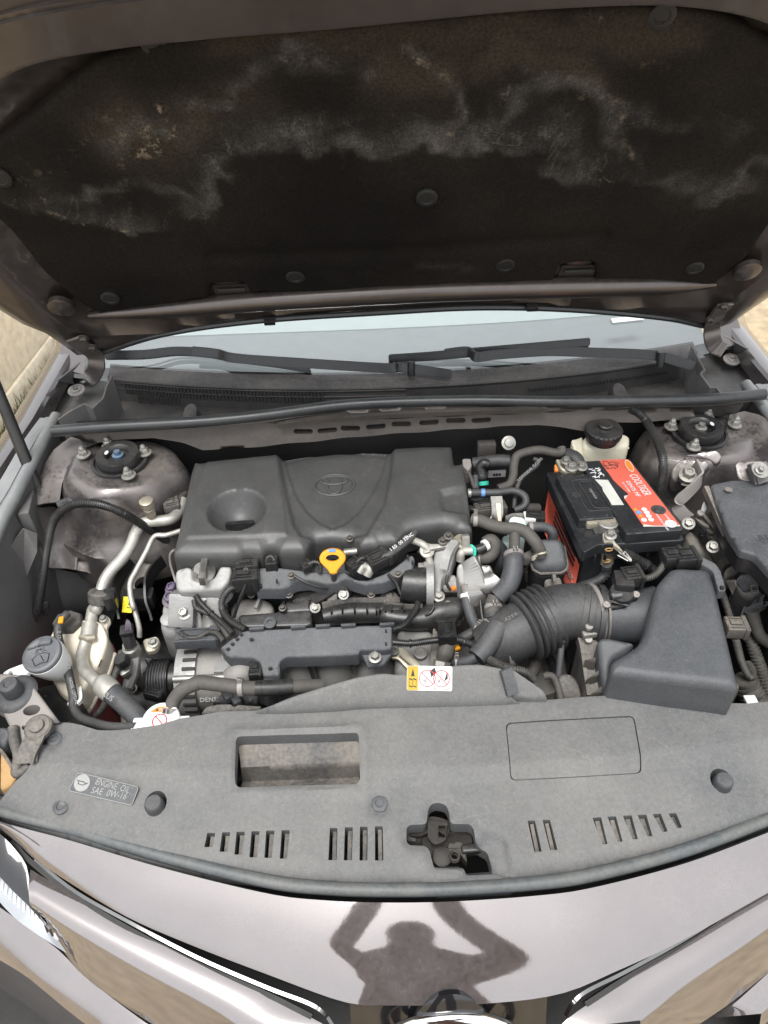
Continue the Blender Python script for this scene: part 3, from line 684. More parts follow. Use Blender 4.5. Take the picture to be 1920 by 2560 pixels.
bm = BM(); rail(bm, glass_pt(.46, .085, .004), glass_pt(.535, .083, .004), .012, .001, .0002, (0, -.47, .88)); obj('service_sticker', bm, 'white_print', ws)
for s in (-1, 1):
    bm = BM(); skin(bm, [[glass_pt(s*.70, v), glass_pt(s*.76, v)+Vector((0, 0, .01)), glass_pt(s*.82, v)+Vector((0, 0, -.05)), glass_pt(s*.88, v)+Vector((0, 0, -.2))] for v in [i*.1-.02 for i in range(11)]]); thick(bm, .01)
    obj('windshield_pillar', bm, 'fender_paint', car)
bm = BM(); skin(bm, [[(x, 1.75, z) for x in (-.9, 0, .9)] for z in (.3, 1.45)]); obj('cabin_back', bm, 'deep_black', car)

# cowl: ledge, wall with louvres, trough
NX = 60
def cowl_rows():
    prof = [(.012, .983, 0), (-.022, .972, 0), (-.03, .965, 0), (-.034, .92, 0)]
    rows = [[(x, gy(x)+dy, z-.02*x*x) for x in [-.64+1.28*i/NX for i in range(NX+1)]] for dy, z, _ in prof]
    rows.append([(x, .5*(gy(x)-.034+.90), .918) for x in [-.64+1.28*i/NX for i in range(NX+1)]])
    rows.append([(x, .89+.0*x, .945) for x in [-.64+1.28*i/NX for i in range(NX+1)]])
    rows.append([(x, .878, .975) for x in [-.64+1.28*i/NX for i in range(NX+1)]])
    return rows
bm = BM(); skin(bm, cowl_rows()); thick(bm, .004); cowl = obj('cowl_panel', bm, 'cowl_plastic', car)
def louvre(x0, x1, rows, dz, z0, pitch=.0075):
    bm = BM(); n = int((x1-x0)/pitch)
    for i in range(n):
        for k in range(rows):
            x = x0+i*pitch; z = z0-k*dz
            box(bm, (x, gy(x)-.0315-.0035*((.965-z)/.05), z-.02*x*x), (pitch*.62, .004, dz*.7))
    return bm
o = obj('louvre_slots', louvre(-.60, -.16, 2, .013, .957), 'deep_black', cowl, flat=True); o['kind'] = 'stuff'
o = obj('louvre_slots', louvre(-.575, -.47, 2, .013, .931), 'deep_black', cowl, flat=True); o['kind'] = 'stuff'
o = obj('louvre_slots', louvre(.26, .58, 1, .008, .944), 'deep_black', cowl, flat=True); o['kind'] = 'stuff'
for x0, x1, z in ((-.62, 0., .9635), (-.62, 0., .9505)):
    bm = BM(); tube(bm, [(x0+(x1-x0)*t, gy(x0+(x1-x0)*t)-.033, z-.02*(x0+(x1-x0)*t)**2) for t in (0, .25, .5, .75, 1)], .0017, 6); obj('louvre_rib', bm, 'cowl_plastic', cowl)
bm = BM(); tube(bm, [(x, gy(x)-.03, .9685-.02*x*x) for x in [-.63+.126*i for i in range(11)]], .004, 8); obj('cowl_edge', bm, 'cowl_plastic', cowl)
bm = BM(); tube(bm, [(x, .93, .94) for x in (-.14+.2, .3)], .001, 6)
bm.free()
for p in ((-0.4368,0.9542,0.955), (0.4341,0.9703,0.955)):
    bm = BM(); lathe(bm, p, (0, -.3, 1), [(.026, -.03), (.024, -.01), (.019, 0), (.010, .004), (.001, .005)], 16, (1.3, .7)); obj('cowl_dome', bm, 'cowl_plastic', cowl)
for s, wallp in ((-1, [(-0.6827,0.9171,0.975),(-0.6591,0.9294,0.985),(-0.6348,0.9476,0.99),(-0.6181,0.9372,0.985),(-0.6055,0.9647,0.99),(-0.6077,1.0062,0.995),(-0.6047,1.037,1)]), (1, [(0.6142,0.9119,0.975),(0.6107,0.9316,0.98),(0.5982,0.9326,0.98),(0.595,0.9767,0.985),(0.599,0.9792,0.99),(0.6044,0.9818,0.99),(0.602,1.0252,1),(0.6094,1.0739,1)])):
    bm = BM(); skin(bm, [wallp, [(p[0], p[1]+.004, .90) for p in wallp]]); thick(bm, .003); obj('cowl_end_wall', bm, 'liner_plastic', cowl)
    bm = BM(); rect(bm, s*.62, s*.80, .86, 1.3, .915, 3); obj('hinge_pocket', bm, 'liner_plastic', car)
# hinge pockets: sloped fender-side plates with bolts
for pl, bl in (([(-0.7235,1.0534,0.985),(-0.6856,1.1026,1),(-0.7174,1.1099,0.97),(-0.7182,1.1084,0.945),(-0.6997,1.0906,0.94),(-0.7248,1.0842,0.94)], (-0.7057,1.0829,0.947)), ([(0.7346,1.0769,0.985),(0.6916,1.1223,1),(0.7352,1.1386,0.97),(0.7365,1.1362,0.945),(0.7155,1.1166,0.94),(0.7393,1.1045,0.94)], (0.721,1.1077,0.947))):
    bm = BM(); o_ = [Vector(p) for p in pl]; bm.faces.new([bm.verts.new(p) for p in (o_[0], o_[1], o_[2], o_[3])]); thick(bm, .003)
    h = obj('hinge_bracket', bm, 'liner_plastic', car)
    bm = BM(); lathe(bm, Vector(bl)+Vector((0, 0, -.004)), (0, -.3, 1), [(.018, 0), (.018, .003), (.001, .003)], 20); obj('tab', bm, 'dusty_steel', h)
    inst(BOLT, 'bolt', bl, (0, -.3, 1), h, 1.)
bm = BM(); tube(bm, [(-0.6696,0.857,0.985),(-0.5589,0.8556,0.99),(-0.4034,0.8572,0.992),(-0.283,0.8663,0.994),(-0.109,0.8902,0.997),(0.1025,0.888,0.997),(0.2756,0.8714,0.997),(0.4493,0.8651,0.995),(0.5736,0.8676,0.992),(0.6827,0.8904,0.985)], .0108, 12)
obj('cowl_seal', bm, 'seal_rubber', car)
bm = BM(); strap(bm, [(-0.6713,0.8552,0.978),(-0.562,0.857,0.98),(-0.4056,0.8586,0.982),(-0.2841,0.8645,0.985),(-0.1097,0.8933,0.985),(0.1034,0.891,0.985),(0.2781,0.8762,0.985),(0.4518,0.8665,0.985),(0.578,0.8705,0.98),(0.6863,0.8916,0.975)], .016, .002, (0, -1, .25)); obj('seal_flange', bm, 'cross_paint', car)
# pressed cross-member under the seal with oval slots
cmo = [(-0.6652,0.868,0.9662),(-0.5145,0.868,0.9718),(-0.2852,0.868,0.9798),(-0.1616,0.868,0.9905),(0.1004,0.868,0.9918),(0.3653,0.868,0.9789),(0.5442,0.868,0.9698),(0.5494,0.868,0.9489),(0.3972,0.868,0.9485),(0.3549,0.868,0.9336),(0.2449,0.868,0.9513),(0.1023,0.868,0.9485),(-0.0762,0.868,0.943),(-0.2198,0.868,0.9348),(-0.328,0.868,0.9292),(-0.3996,0.868,0.9293),(-0.4329,0.868,0.9416),(-0.4921,0.868,0.955),(-0.6084,0.868,0.9499)]
ov = []
for p in [(-0.2043,0.868,0.9553),(-0.1582,0.868,0.9553),(-0.1137,0.868,0.9574),(-0.0649,0.868,0.9593),(-0.0161,0.868,0.9612),(0.037,0.868,0.963),(0.0884,0.868,0.9637),(0.1371,0.868,0.9636)]:
    ov.append([(p[0]+.0145*(1 if k < 5 else -1)+.0045*cos(pi/2-pi*(k % 5)/4+(pi if k >= 5 else 0)), p[2]+.0045*sin(pi/2-pi*(k % 5)/4+(pi if k >= 5 else 0))) for k in range(10)])
bm = BM(); panel(bm, [(p[0], p[2]) for p in cmo], lambda x, y: .006*np.sin(np.asarray(x)*60)*.3+.012*np.clip((.955-np.asarray(y))/.03, -1, 1), ov, .012, .004, .012, frame=(Vector((0, .868, 0)), Vector((1, 0, 0)), Vector((0, 0, 1)), Vector((0, -1, 0))))
obj('cross_member', bm, 'cross_paint', car)
bm = BM(); strap(bm, [(-0.2501,0.862,0.9758),(-0.1618,0.862,0.9851),(0.0126,0.862,0.9893),(0.1872,0.862,0.9885),(0.2572,0.862,0.9874)], .008, .012, (0, 0, 1)); obj('cross_member_lip', bm, 'cross_paint', car)
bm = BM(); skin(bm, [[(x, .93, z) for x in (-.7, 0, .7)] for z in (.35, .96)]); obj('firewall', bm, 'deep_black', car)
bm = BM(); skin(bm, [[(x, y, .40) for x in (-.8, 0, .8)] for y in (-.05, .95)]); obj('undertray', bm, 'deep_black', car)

# wipers
def wiper(arm, blade, bladew, knuckle):
    w = thing('wiper', None, None, parent=car)
    bm = BM(); strap(bm, arm, .020, .009, (0, .35, .8)); bmesh.ops.bevel(bm, geom=bm.edges[:], offset=.002, segments=2, affect='EDGES'); obj('wiper_arm', bm, 'wiper_black', w)
    bm = BM(); strap(bm, blade, bladew, .008, (0, .3, .9)); bmesh.ops.bevel(bm, geom=bm.edges[:], offset=.002, segments=2, affect='EDGES'); obj('wiper_blade', bm, 'wiper_black', w)
    bm = BM(); strap(bm, [Vector(p)+Vector((0, .006, -.012)) for p in blade], .006, .004, (0, .3, .9)); obj('rubber_strip', bm, 'rubber', w)
    bm = BM(); tube(bm, [Vector(knuckle)+Vector((0, -.004, -.014)), Vector(knuckle)+Vector((0, .004, .014))], .008, 12, smooth=False); obj('pivot', bm, 'wiper_black', w)
    return w
w1 = wiper([(-0.4467,1.1038,1.016),(-0.3912,1.0904,1.014),(-0.3504,1.072,1.011),(-0.214,1.0462,1.008),(-0.0434,1.0255,1)] + [(-0.0147,1.0309,0.998),(0.0135,1.0254,0.996),(0.0602,1.0144,0.992),(0.093,1.0094,0.988)], [(-0.64,1.1216,1.006),(-0.5535,1.1137,1.008),(-0.4846,1.117,1.011),(-0.4132,1.1024,1.011),(-0.3571,1.0826,1.008),(-0.2632,1.0579,1.004),(-0.1956,1.0416,0.998)], .018, (0.0123,1.0218,0.998))
w2 = wiper([(0.0834,1.0628,1.008),(0.131,1.0594,1.013),(0.1467,1.0322,1.013),(0.1857,1.0392,1.013),(0.2935,1.0518,1.01),(0.3877,1.0427,1.008),(0.4829,1.0374,1.003),(0.5265,1.0294,1),(0.5567,1.0222,0.993),(0.5941,1.0131,0.983)], [(-0.0326,1.0614,1.003),(0.054,1.0569,1.008),(0.1595,1.0571,1.014),(0.2448,1.0536,1.02),(0.3821,1.052,1.028)], .016, (0.5222,1.0165,1))

# strut towers
def tower(c, s, nuts, capc):
    bm = BM(); seg = 44; prev = None; c = Vector(c)
    prof = [(.001, -.006), (.05, -.006), (.08, -.005), (.090, -.008), (.098, -.02), (.105, -.042), (.110, -.07), (.113, -.095), (.120, -.118), (.135, -.13), (.14, -.2)]
    rows = []
    for j, (r, h) in enumerate(prof):
        row = []
        for k in range(seg):
            a = 2*pi*k/seg; f = 1+.05*cos(3*a+s)*min(1, j/4)+.03*cos(7*a)*min(1, j/5)
            if j > 3: f += .22*max(0, cos(a-(pi if s < 0 else 0)))**2*((j-3)/7)       # spreads towards the fender
            n_ = noise.noise((a*2, j*.7, s*3))*.004*min(1, j/3)
            row.append((c.x+cos(a)*r*f*1.08, c.y+sin(a)*r*f*.92, c.z+h+n_+.006*(s*cos(a))*min(1, r/.1)))
        rows.append(row)
    skin(bm, rows, True); t = obj('strut_tower', bm, 'apron_paint', car, 50)
    bm = BM(); lathe(bm, c, (0, -.05, 1), [(.052, -.006), (.052, .002), (.047, .003), (.047, -.001), (.041, -.001), (.0405, .014), (.0385, .0185), (.025, .0195), (.021, .016), (.019, .008), (.001, .008)], 36); obj('strut_mount', bm, 'black_plastic', t)
    bm = BM(); lathe(bm, c+Vector((0, 0, .006)), (0, -.05, 1), [(.011, 0), (.011, .008), (.006, .009), (.006, .016), (.001, .016)], 10); obj('strut_rod_nut', bm, 'zinc' if s > 0 else 'blue_steel', t)
    bm = BM(); lathe(bm, Vector(capc), (0, -.05, 1), [(.006, 0), (.006, .0006), (.0005, .0006)], 16, (1, .6)); obj('paint_dot', bm, 'white_print', t)
    for i, p in enumerate(nuts): inst(NUT, 'nut', p, (.05*s, -.05, 1), t, 1.25, i*.4)
    return t
tl = tower((-0.5494,0.8242,0.935), -1, [(-0.6183,0.8376,0.941),(-0.5777,0.863,0.944),(-0.5035,0.8377,0.94),(-0.5189,0.7719,0.936)], (-0.5684,0.8227,0.9545))
tr = tower((0.5518,0.8391,0.935), 1, [(0.5809,0.8838,0.944),(0.6205,0.8485,0.944),(0.5018,0.8554,0.94),(0.5224,0.791,0.936)], (0.5712,0.8397,0.9545))
tl['label'] = 'strut tower beside the hood prop'; tr['label'] = 'strut tower beside the fuse box'
# aprons: sheet metal in front of and beside the towers
bm = BM(); skin(bm, [[Vector(p) for p in r] for r in ([(-0.6902,0.7402,0.895),(-0.6794,0.7689,0.875),(-0.6653,0.7863,0.845),(-0.6326,0.7969,0.815),(-0.5812,0.7927,0.8),(-0.5315,0.7955,0.795),(-0.4777,0.8159,0.795)], [(-0.6931,0.7235,0.865),(-0.6801,0.7416,0.845),(-0.663,0.7594,0.825),(-0.6281,0.7713,0.805),(-0.58,0.7729,0.785),(-0.5345,0.7825,0.77),(-0.4804,0.8025,0.77)], [(-0.6958,0.7105,0.835),(-0.6837,0.7234,0.815),(-0.6629,0.7344,0.8),(-0.6339,0.7458,0.78),(-0.5899,0.757,0.755),(-0.5461,0.7615,0.74),(-0.4985,0.7877,0.73)], [(-0.7003,0.6981,0.8),(-0.6844,0.6962,0.785),(-0.6576,0.6978,0.78),(-0.6252,0.7009,0.765),(-0.5862,0.6998,0.735),(-0.5556,0.7446,0.71),(-0.5195,0.7856,0.69)])])
bmesh.ops.subdivide_edges(bm, edges=bm.edges[:], cuts=3, use_grid_fill=True, smooth=.6); thick(bm, .003); ap = obj('inner_apron', bm, 'apron_paint', car, 60)
bm = BM(); strap(bm, [(-0.6227,0.7872,0.842),(-0.6277,0.7741,0.83),(-0.6376,0.766,0.818),(-0.6382,0.7449,0.805),(-0.6417,0.7223,0.79),(-0.6417,0.6989,0.776)], .004, .004, (0, 0, 1)); obj('seam', bm, 'apron_paint', ap)
bm = BM(); strap(bm, [(-0.6319,0.7737,0.815),(-0.5931,0.7794,0.81),(-0.5519,0.7897,0.805)], .012, .006, (0, -.4, 1)); obj('pressed_step', bm, 'apron_paint', ap)
bm = BM(); skin(bm, [[Vector(p) for p in r] for r in ([(-0.7446,0.7305,0.78),(-0.6987,0.72,0.765),(-0.6389,0.7231,0.74),(-0.6051,0.7358,0.7)], [(-0.753,0.6853,0.7),(-0.7074,0.6828,0.7),(-0.6581,0.7092,0.66),(-0.6183,0.753,0.62)], [(-0.81,0.7062,0.6),(-0.752,0.7205,0.58),(-0.6827,0.7531,0.56),(-0.6535,0.7414,0.55)])])
bmesh.ops.subdivide_edges(bm, edges=bm.edges[:], cuts=3, use_grid_fill=True, smooth=.4); thick(bm, .003); obj('wheel_arch_liner', bm, 'liner_plastic', car, 60)
bm = BM(); skin(bm, [[Vector(p) for p in r] for r in ([(-0.6018,0.8807,0.944),(-0.6339,0.8627,0.938),(-0.6502,0.826,0.925),(-0.6559,0.7908,0.908),(-0.6546,0.7586,0.893)], [(-0.6279,0.8903,0.946),(-0.661,0.8622,0.936),(-0.6753,0.8227,0.925),(-0.6785,0.7857,0.913),(-0.6767,0.7467,0.9)], [(-0.6564,0.8975,0.948),(-0.6854,0.8663,0.938),(-0.6991,0.8243,0.925),(-0.7017,0.7825,0.913),(-0.6965,0.7389,0.9)])])
bmesh.ops.subdivide_edges(bm, edges=bm.edges[:], cuts=3, use_grid_fill=True, smooth=.5); thick(bm, .003); obj('apron_shelf', bm, 'apron_paint', car, 60)
bm = BM(); skin(bm, [[Vector(p) for p in r] for r in ([(0.6237,0.8812,0.947),(0.6561,0.8908,0.948),(0.6762,0.8725,0.95),(0.6959,0.8381,0.95)], [(0.5934,0.8223,0.932),(0.6221,0.8299,0.934),(0.648,0.8251,0.94),(0.6738,0.7939,0.945)], [(0.5613,0.7841,0.918),(0.5954,0.7877,0.918),(0.6325,0.787,0.925),(0.6577,0.7589,0.935)], [(0.5477,0.7633,0.9),(0.5855,0.7636,0.9),(0.6204,0.7589,0.908),(0.6497,0.7346,0.92)], [(0.5453,0.7636,0.87),(0.5893,0.7607,0.87),(0.623,0.7452,0.88),(0.6511,0.7235,0.895)])])
bmesh.ops.subdivide_edges(bm, edges=bm.edges[:], cuts=3, use_grid_fill=True, smooth=.5); thick(bm, .003); obj('apron_shelf', bm, 'apron_paint', car, 60)
# rails and fenders, left then right
for s, out, inn in ((-1, [(-0.7396,0.9571,0.955),(-0.746,0.8836,0.952),(-0.7532,0.7754,0.94),(-0.7617,0.6554,0.925)], [(-0.7056,0.9595,0.952),(-0.7052,0.8519,0.947),(-0.7069,0.7301,0.935),(-0.7107,0.6209,0.92)]), (1, [(.745, .98, .955), (.745, .85, .952), (.745, .7, .94), (.745, .5, .925)], [(.695, .98, .952), (.695, .85, .947), (.695, .7, .935), (.69, .5, .92)])):
    out = [Vector(p) for p in out]; inn = [Vector(p) for p in inn]
    out.append(out[-1]+Vector((0, -.4, -.07))); inn.append(inn[-1]+Vector((0, -.4, -.07)))
    a = catmull(out, 5); b = catmull(inn, 5)
    bm = BM(); skin(bm, [[p.lerp(q, t)+Vector((0, 0, dz)) for p, q in zip(a, b)] for t, dz in ((0, -.004), (.05, 0), (.35, 0), (.4, .002), (.6, .002), (.62, 0), (1, 0))]); thick(bm, .003)
    fe = obj('fender', bm, 'rail_grey', car)
    bm = BM(); tube(bm, [p+Vector((0, 0, .004)) for p in b], .011, 12); obj('fender_roll', bm, 'rail_grey', fe)
    bm = BM(); skin(bm, [[p+Vector((-s*.004, 0, -.004)) for p in b], [p+Vector((-s*.012, 0, -.08)) for p in b], [p+Vector((-s*.02, 0, -.25)) for p in b], [p+Vector((-s*.02, 0, -.5)) for p in b]]); obj('inner_wall', bm, 'liner_plastic', fe)
    ys = [1.35, 1.2, 1.05, .95, .8, .6, .4, .2, .05]
    bm = BM(); rows = []
    for y in ys:
        x0 = np.interp(y, [p.y for p in a][::-1], [p.x for p in a][::-1]); z0 = np.interp(y, [p.y for p in a][::-1], [p.z for p in a][::-1])
        if y > .98: x0 = s*(.742-.05*(y-.98)); z0 = .955+.12*(y-.98)
        rows.append([(x0+s*dx, y, z0+dz) for dx, dz in ((-.001, -.03), (.002, -.002), (.008, .004), (.03, .003), (.07, -.02), (.11, -.07), (.14, -.16), (.15, -.3), (.14, -.6))])
    skin(bm, rows); thick(bm, .002); obj('outer_fender', bm, 'fender_paint', fe)
bm = BM(); box(bm, (-0.6966,0.7278,0.88), (.02, .07, .08), .2, .004); obj('liner_panel', bm, 'liner_plastic', car)

bm = BM(); lid_ = [(-0.7438,0.6063,0.86),(-0.7177,0.6259,0.88),(-0.69,0.6781,0.9),(-0.6765,0.6837,0.88),(-0.6731,0.6607,0.86),(-0.7081,0.6369,0.805),(-0.7286,0.6051,0.745),(-0.777,0.6078,0.745)]
bm.faces.new([bm.verts.new(p) for p in lid_]); bmesh.ops.triangulate(bm, faces=bm.faces[:]); thick(bm, .004); obj('liner_panel', bm, 'liner_plastic', car)
bm = BM(); lid(bm, [(.585, .40, .72), (.62, .36, .72), (.69, .34, .72), (.69, .52, .72), (.62, .52, .72)], .03, .01, .004, .012); obj('support_plate', bm, 'dusty_steel', car)
for s in (-1, 1):
    bm = BM(); box(bm, (s*.70, .28, .46), (.24, .2, .24), s*.45, .02); obj('lamp_housing', bm, 'deep_black', car)
# hood prop rod
bm = BM(); e = (-0.7817,0.183,0.02); q0 = Vector((-0.6977,0.7818,0.9)); q1 = HW(*e)
tube(bm, [q0, q1], .0105, 14, smooth=False); pr = tag(obj('hood_prop_rod', bm, 'rod_black'), 'black prop rod standing in the fender rail and holding up the hood', 'prop rod')
bm = BM(); lathe(bm, q0-(q1-q0).normalized()*.012, q1-q0, [(.011, 0), (.014, .003), (.014, .02), (.010, .024)], 14); obj('rod_socket', bm, 'rubber', pr)
bm = BM(); box(bm, (-0.725,0.8014,0.885), (.012, .035, .045), .3, .003); obj('rod_bracket', bm, 'black_plastic', pr)

# ------------------------------------------------------------------ front of the car
def both(z14, z15): return catmull(z14+z15, 6)
def resam(C, n):
    d = [0]
    for a, b in zip(C[:-1], C[1:]): d.append(d[-1]+(b-a).length)
    out = []
    for i in range(n):
        s = d[-1]*i/(n-1); k = min(max(int(np.searchsorted(d, s))-1, 0), len(C)-2); f = (s-d[k])/max(1e-9, d[k+1]-d[k]); out.append(C[k].lerp(C[k+1], f))
    return out
TOP = resam(both([(-0.6609,0.2446,0.742),(-0.6138,0.2245,0.742),(-0.5071,0.1936,0.742),(-0.3718,0.1512,0.741),(-0.2302,0.1135,0.74),(-0.1553,0.1019,0.74)], [(-0.079,0.096,0.74),(0.009,0.0937,0.74),(0.1125,0.0961,0.74),(0.1877,0.1024,0.741),(0.3152,0.1271,0.742),(0.4403,0.1628,0.742),(0.4925,0.1795,0.742)]), 60)
BOT = resam(both([(-0.6675,0.2483,0.729),(-0.619,0.2219,0.725),(-0.558,0.1815,0.719),(-0.4905,0.1436,0.715),(-0.4118,0.1045,0.707),(-0.3203,0.0702,0.697),(-0.2297,0.0392,0.689),(-0.1341,0.0082,0.681)], [(-0.0835,0.0029,0.679),(0.0293,-0.0008,0.681),(0.1284,0.0036,0.687),(0.2026,0.0221,0.697),(0.2964,0.0511,0.707),(0.4187,0.0973,0.717),(0.4656,0.1134,0.727)]), 60)
bm = BM(); rows = []
for j in range(9):
    t = j/8; rows.append([a.lerp(b, t)+Vector((0, -.003, .005))*sin(pi*t)*.55+Vector((0, .0, -.003))*(1 if j == 8 else 0) for a, b in zip(TOP, BOT)])
rows.insert(0, [a+Vector((0, .006, -.012)) for a in TOP]); rows.append([b+Vector((0, .008, -.012)) for b in BOT])
skin(bm, rows); pan = obj('front_panel', bm, 'outer_paint', car, 50); pan['label'] = 'glossy painted nose panel above the badge'
bm = BM(); tube(bm, [p+Vector((0, .016, -.002)) for p in TOP], .0085, 10); obj('front_seal', bm, 'front_seal', car)
bm = BM(); skin(bm, [[p+Vector((0, .020, -.003)) for p in TOP], [p+Vector((0, .030, -.006)) for p in TOP], [p+Vector((0, .040, -.018)) for p in TOP]]); thick(bm, .002); obj('seal_carrier', bm, 'front_seal', car)
bm = BM(); skin(bm, [[p+Vector((0, .012, -.012)) for p in BOT], [p+Vector((0, .05, -.06)) for p in BOT], [p+Vector((0, .05, -.2)) for p in BOT]]); obj('grille_recess', bm, 'gloss_black', car)
bm = BM(); skin(bm, [[p+Vector((0, .006, -.012)) for p in TOP], [p+Vector((0, .02, -.1)) for p in TOP]]); obj('panel_backing', bm, 'deep_black', car)
def mirror(P_): return [Vector((-p.x-.006, p.y, p.z)) for p in P_]
def front_side(s):
    M = (lambda c: c) if s < 0 else mirror
    U = M(catmull([(-0.5681,0.1755,0.7),(-0.4569,0.1232,0.682),(-0.3097,0.0562,0.662),(-0.2183,0.0202,0.65),(-0.1592,-0.0058,0.645),(-0.1363,-0.0188,0.64)], 6))
    Md = M(catmull([(-0.5583,0.1375,0.695),(-0.4983,0.1062,0.682),(-0.3997,0.0597,0.664),(-0.306,0.019,0.65),(-0.2663,-0.0015,0.644),(-0.2394,-0.0149,0.64)], 6))
    Lo = M(catmull([(-0.557,0.1348,0.645),(-0.5254,0.1015,0.62),(-0.487,0.07,0.6),(-0.4011,0.0256,0.575),(-0.3482,0.0018,0.57),(-0.3167,-0.0106,0.565)], 6))
    n = 31; U, Md, Lo = resam(U, n), resam(Md, n), resam(Lo, n)
    bm = BM(); skin(bm, [U, [p.lerp(q, .5)+Vector((0, -.002, .004)) for p, q in zip(U, Md)], Md, [p+Vector((0, -.003, -.005)) for p in Md], Lo, [p+Vector((0, .012, -.004)) for p in Lo]])
    gb = obj('grille_bar', bm, 'outer_paint', car, 60)
    T1 = M(catmull([(-0.567,0.1891,0.7),(-0.4982,0.1461,0.692),(-0.4184,0.1079,0.684),(-0.3246,0.0668,0.672),(-0.2329,0.033,0.66),(-0.1795,0.0152,0.655),(-0.1592,0.0047,0.65),(-0.148,-0.0064,0.64)], 5))
    bm = BM(); strap(bm, T1, .0035, .004, (0, -.3, 1), smooth=False); obj('chrome_strip', bm, 'dark_chrome', car)
    T2 = M(catmull([(-0.6061,0.216,0.7),(-0.568,0.1861,0.694),(-0.5008,0.1449,0.682),(-0.4213,0.1052,0.67),(-0.3275,0.0651,0.655),(-0.2346,0.0304,0.645),(-0.1745,0.0044,0.64)], 5))
    bm = BM(); strap(bm, T2, .016, .006, (0, -.3, 1), smooth=False); obj('grille_blade', bm, 'deep_black', car)
    A = M(catmull([(-0.6957,0.1873,0.66),(-0.6234,0.1523,0.64),(-0.5361,0.1054,0.61),(-0.4929,0.0745,0.595),(-0.4032,0.0247,0.565),(-0.3631,0.0049,0.56)], 5)); B = M(catmull([(-0.7123,0.1593,0.63),(-0.6193,0.1131,0.61),(-0.5302,0.0625,0.585),(-0.4629,0.027,0.565),(-0.425,0.0072,0.56)], 5))
    A, B = resam(A, 20), resam(B, 20)
    bm = BM(); skin(bm, [[p+Vector((0, .01, -.01)) for p in A], A, B, [p+Vector((0, -.012, -.03)) for p in B], [p+Vector((0, -.03, -.16)) for p in B]]); obj('bumper_wing', bm, 'outer_paint', car, 60)
    # headlight: glossy dark lens over a bright ribbed reflector
    H1 = M(catmull([(-0.6776,0.2543,0.735),(-0.6167,0.2158,0.725),(-0.5949,0.2001,0.715),(-0.5727,0.1781,0.705),(-0.5604,0.1441,0.69)], 4)); H2 = M(catmull([(-0.7066,0.212,0.7),(-0.6323,0.1635,0.68),(-0.5861,0.1283,0.665),(-0.5383,0.103,0.65),(-0.514,0.0934,0.63)], 4))
    H1, H2 = resam(H1, 14), resam(H2, 14)
    bm = BM(); skin(bm, [H1, [p.lerp(q, .33)+Vector((0, -.004, .006)) for p, q in zip(H1, H2)], [p.lerp(q, .6)+Vector((0, -.003, .004)) for p, q in zip(H1, H2)]]); hl = obj('headlight', bm, 'gloss_black', car, 60)
    bm = BM(); skin(bm, [[p.lerp(q, .6) for p, q in zip(H1, H2)], [p.lerp(q, .8)+Vector((0, 0, .003)) for p, q in zip(H1, H2)], H2]); obj('reflector', bm, 'lamp_glass', hl, 60)
    bm = BM()
    for k in range(26):
        t = k/25*12.9; i = int(t); f = t-i
        a = H1[i].lerp(H1[i+1], f); b = H2[i].lerp(H2[i+1], f)
        rail(bm, a.lerp(b, .68)+Vector((0, 0, .003)), a.lerp(b, .80)+Vector((0, 0, .003)), .003, .002, 0)
    o = obj('reflector_ribs', bm, 'chrome', hl); o['kind'] = 'stuff'
front_side(-1); front_side(1)
# badge: interlocking chrome ellipses on a dark oval
ec = Vector((-0.0023,-0.03,0.614)); ex, ey = Vector((1, 0, 0)), Vector((0, .35, .94)).normalized(); en = ex.cross(ey)
def ell(c, rx, ry, n=40, dx=0, dy=0): return [c+ex*(rx*cos(2*pi*k/n)+dx)+ey*(ry*sin(2*pi*k/n)+dy) for k in range(n+1)]
bm = BM(); lathe(bm, ec-en*.012, en, [(1, 0), (1, .006), (.9, .010), (.02, .011)], 40, (.055, .088)); badge = obj('badge', bm, 'gloss_black', car); badge['label'] = 'oval chrome badge with interlocking ellipses'
for rx, ry, dy, r in ((.088, .056, 0, .0085), (.031, .05, .0, .007), (.06, .022, .026, .0065)):
    bm = BM(); tube(bm, ell(ec, rx, ry, 40, 0, dy), r, 10, smooth=False, caps=False); obj('chrome_ring', bm, 'chrome', badge)
bm = BM(); skin(bm, [[ec+ex*(1.0*a*.125)+ey*(.075*b)-en*(.03-.012*(1-a*a)) for a in [-1+i*.1 for i in range(21)]] for b in (1, .5, 0, -.5, -1)]); obj('badge_surround', bm, 'gloss_black', car)


# ------------------------------------------------------------------ helpers for the bay
def sstep(a): a = np.clip(a, 0, 1); return a*a*(3-2*a)
def covz(x, y):
    x = np.asarray(x, float); y = np.asarray(y, float)
    yf = .115+.32*x*x; ys = .235+.10*x*x; a = (y-yf)/(ys-yf)
    z = .744+.028*np.clip(a, -.3, 1)+.009*sstep((y-ys)/.02)+.012*np.clip((y-ys)/.11, 0, 1)
    return np.where(a < .2, z-.012*((.2-a)/.2)**2, z)
def P2(L): return [(p[0], p[1]) for p in L]
def loop(c, r, n=16, sq=1.): return [(c[0]+r*cos(2*pi*k/n), c[1]+r*sq*sin(2*pi*k/n)) for k in range(n)]
def hose(name, label, cat, pts, r, m='rubber', corr=None, seg=14, n=7, group=None, parent=None, k=.67):
    r = [q*k for q in r] if hasattr(r, '__len__') else r*k
    if corr: corr = (corr[0]*max(k, .8), corr[1]*k)
    bm = BM(); tube(bm, pts, r, seg, n, corr); o = obj(name, bm, m, parent, 60 if not corr else 50)
    return tag(o, label, cat, group)
def band(parent, name, p, d, r, w, m='rubber'):
    """ring clamp round a hose at p along d"""
    bm = BM(); lathe(bm, Vector(p)-Vector(d).normalized()*w/2, d, [(r-.002, 0), (r, .0005), (r, w-.0005), (r-.002, w)], 20); return obj(name, bm, m, parent)
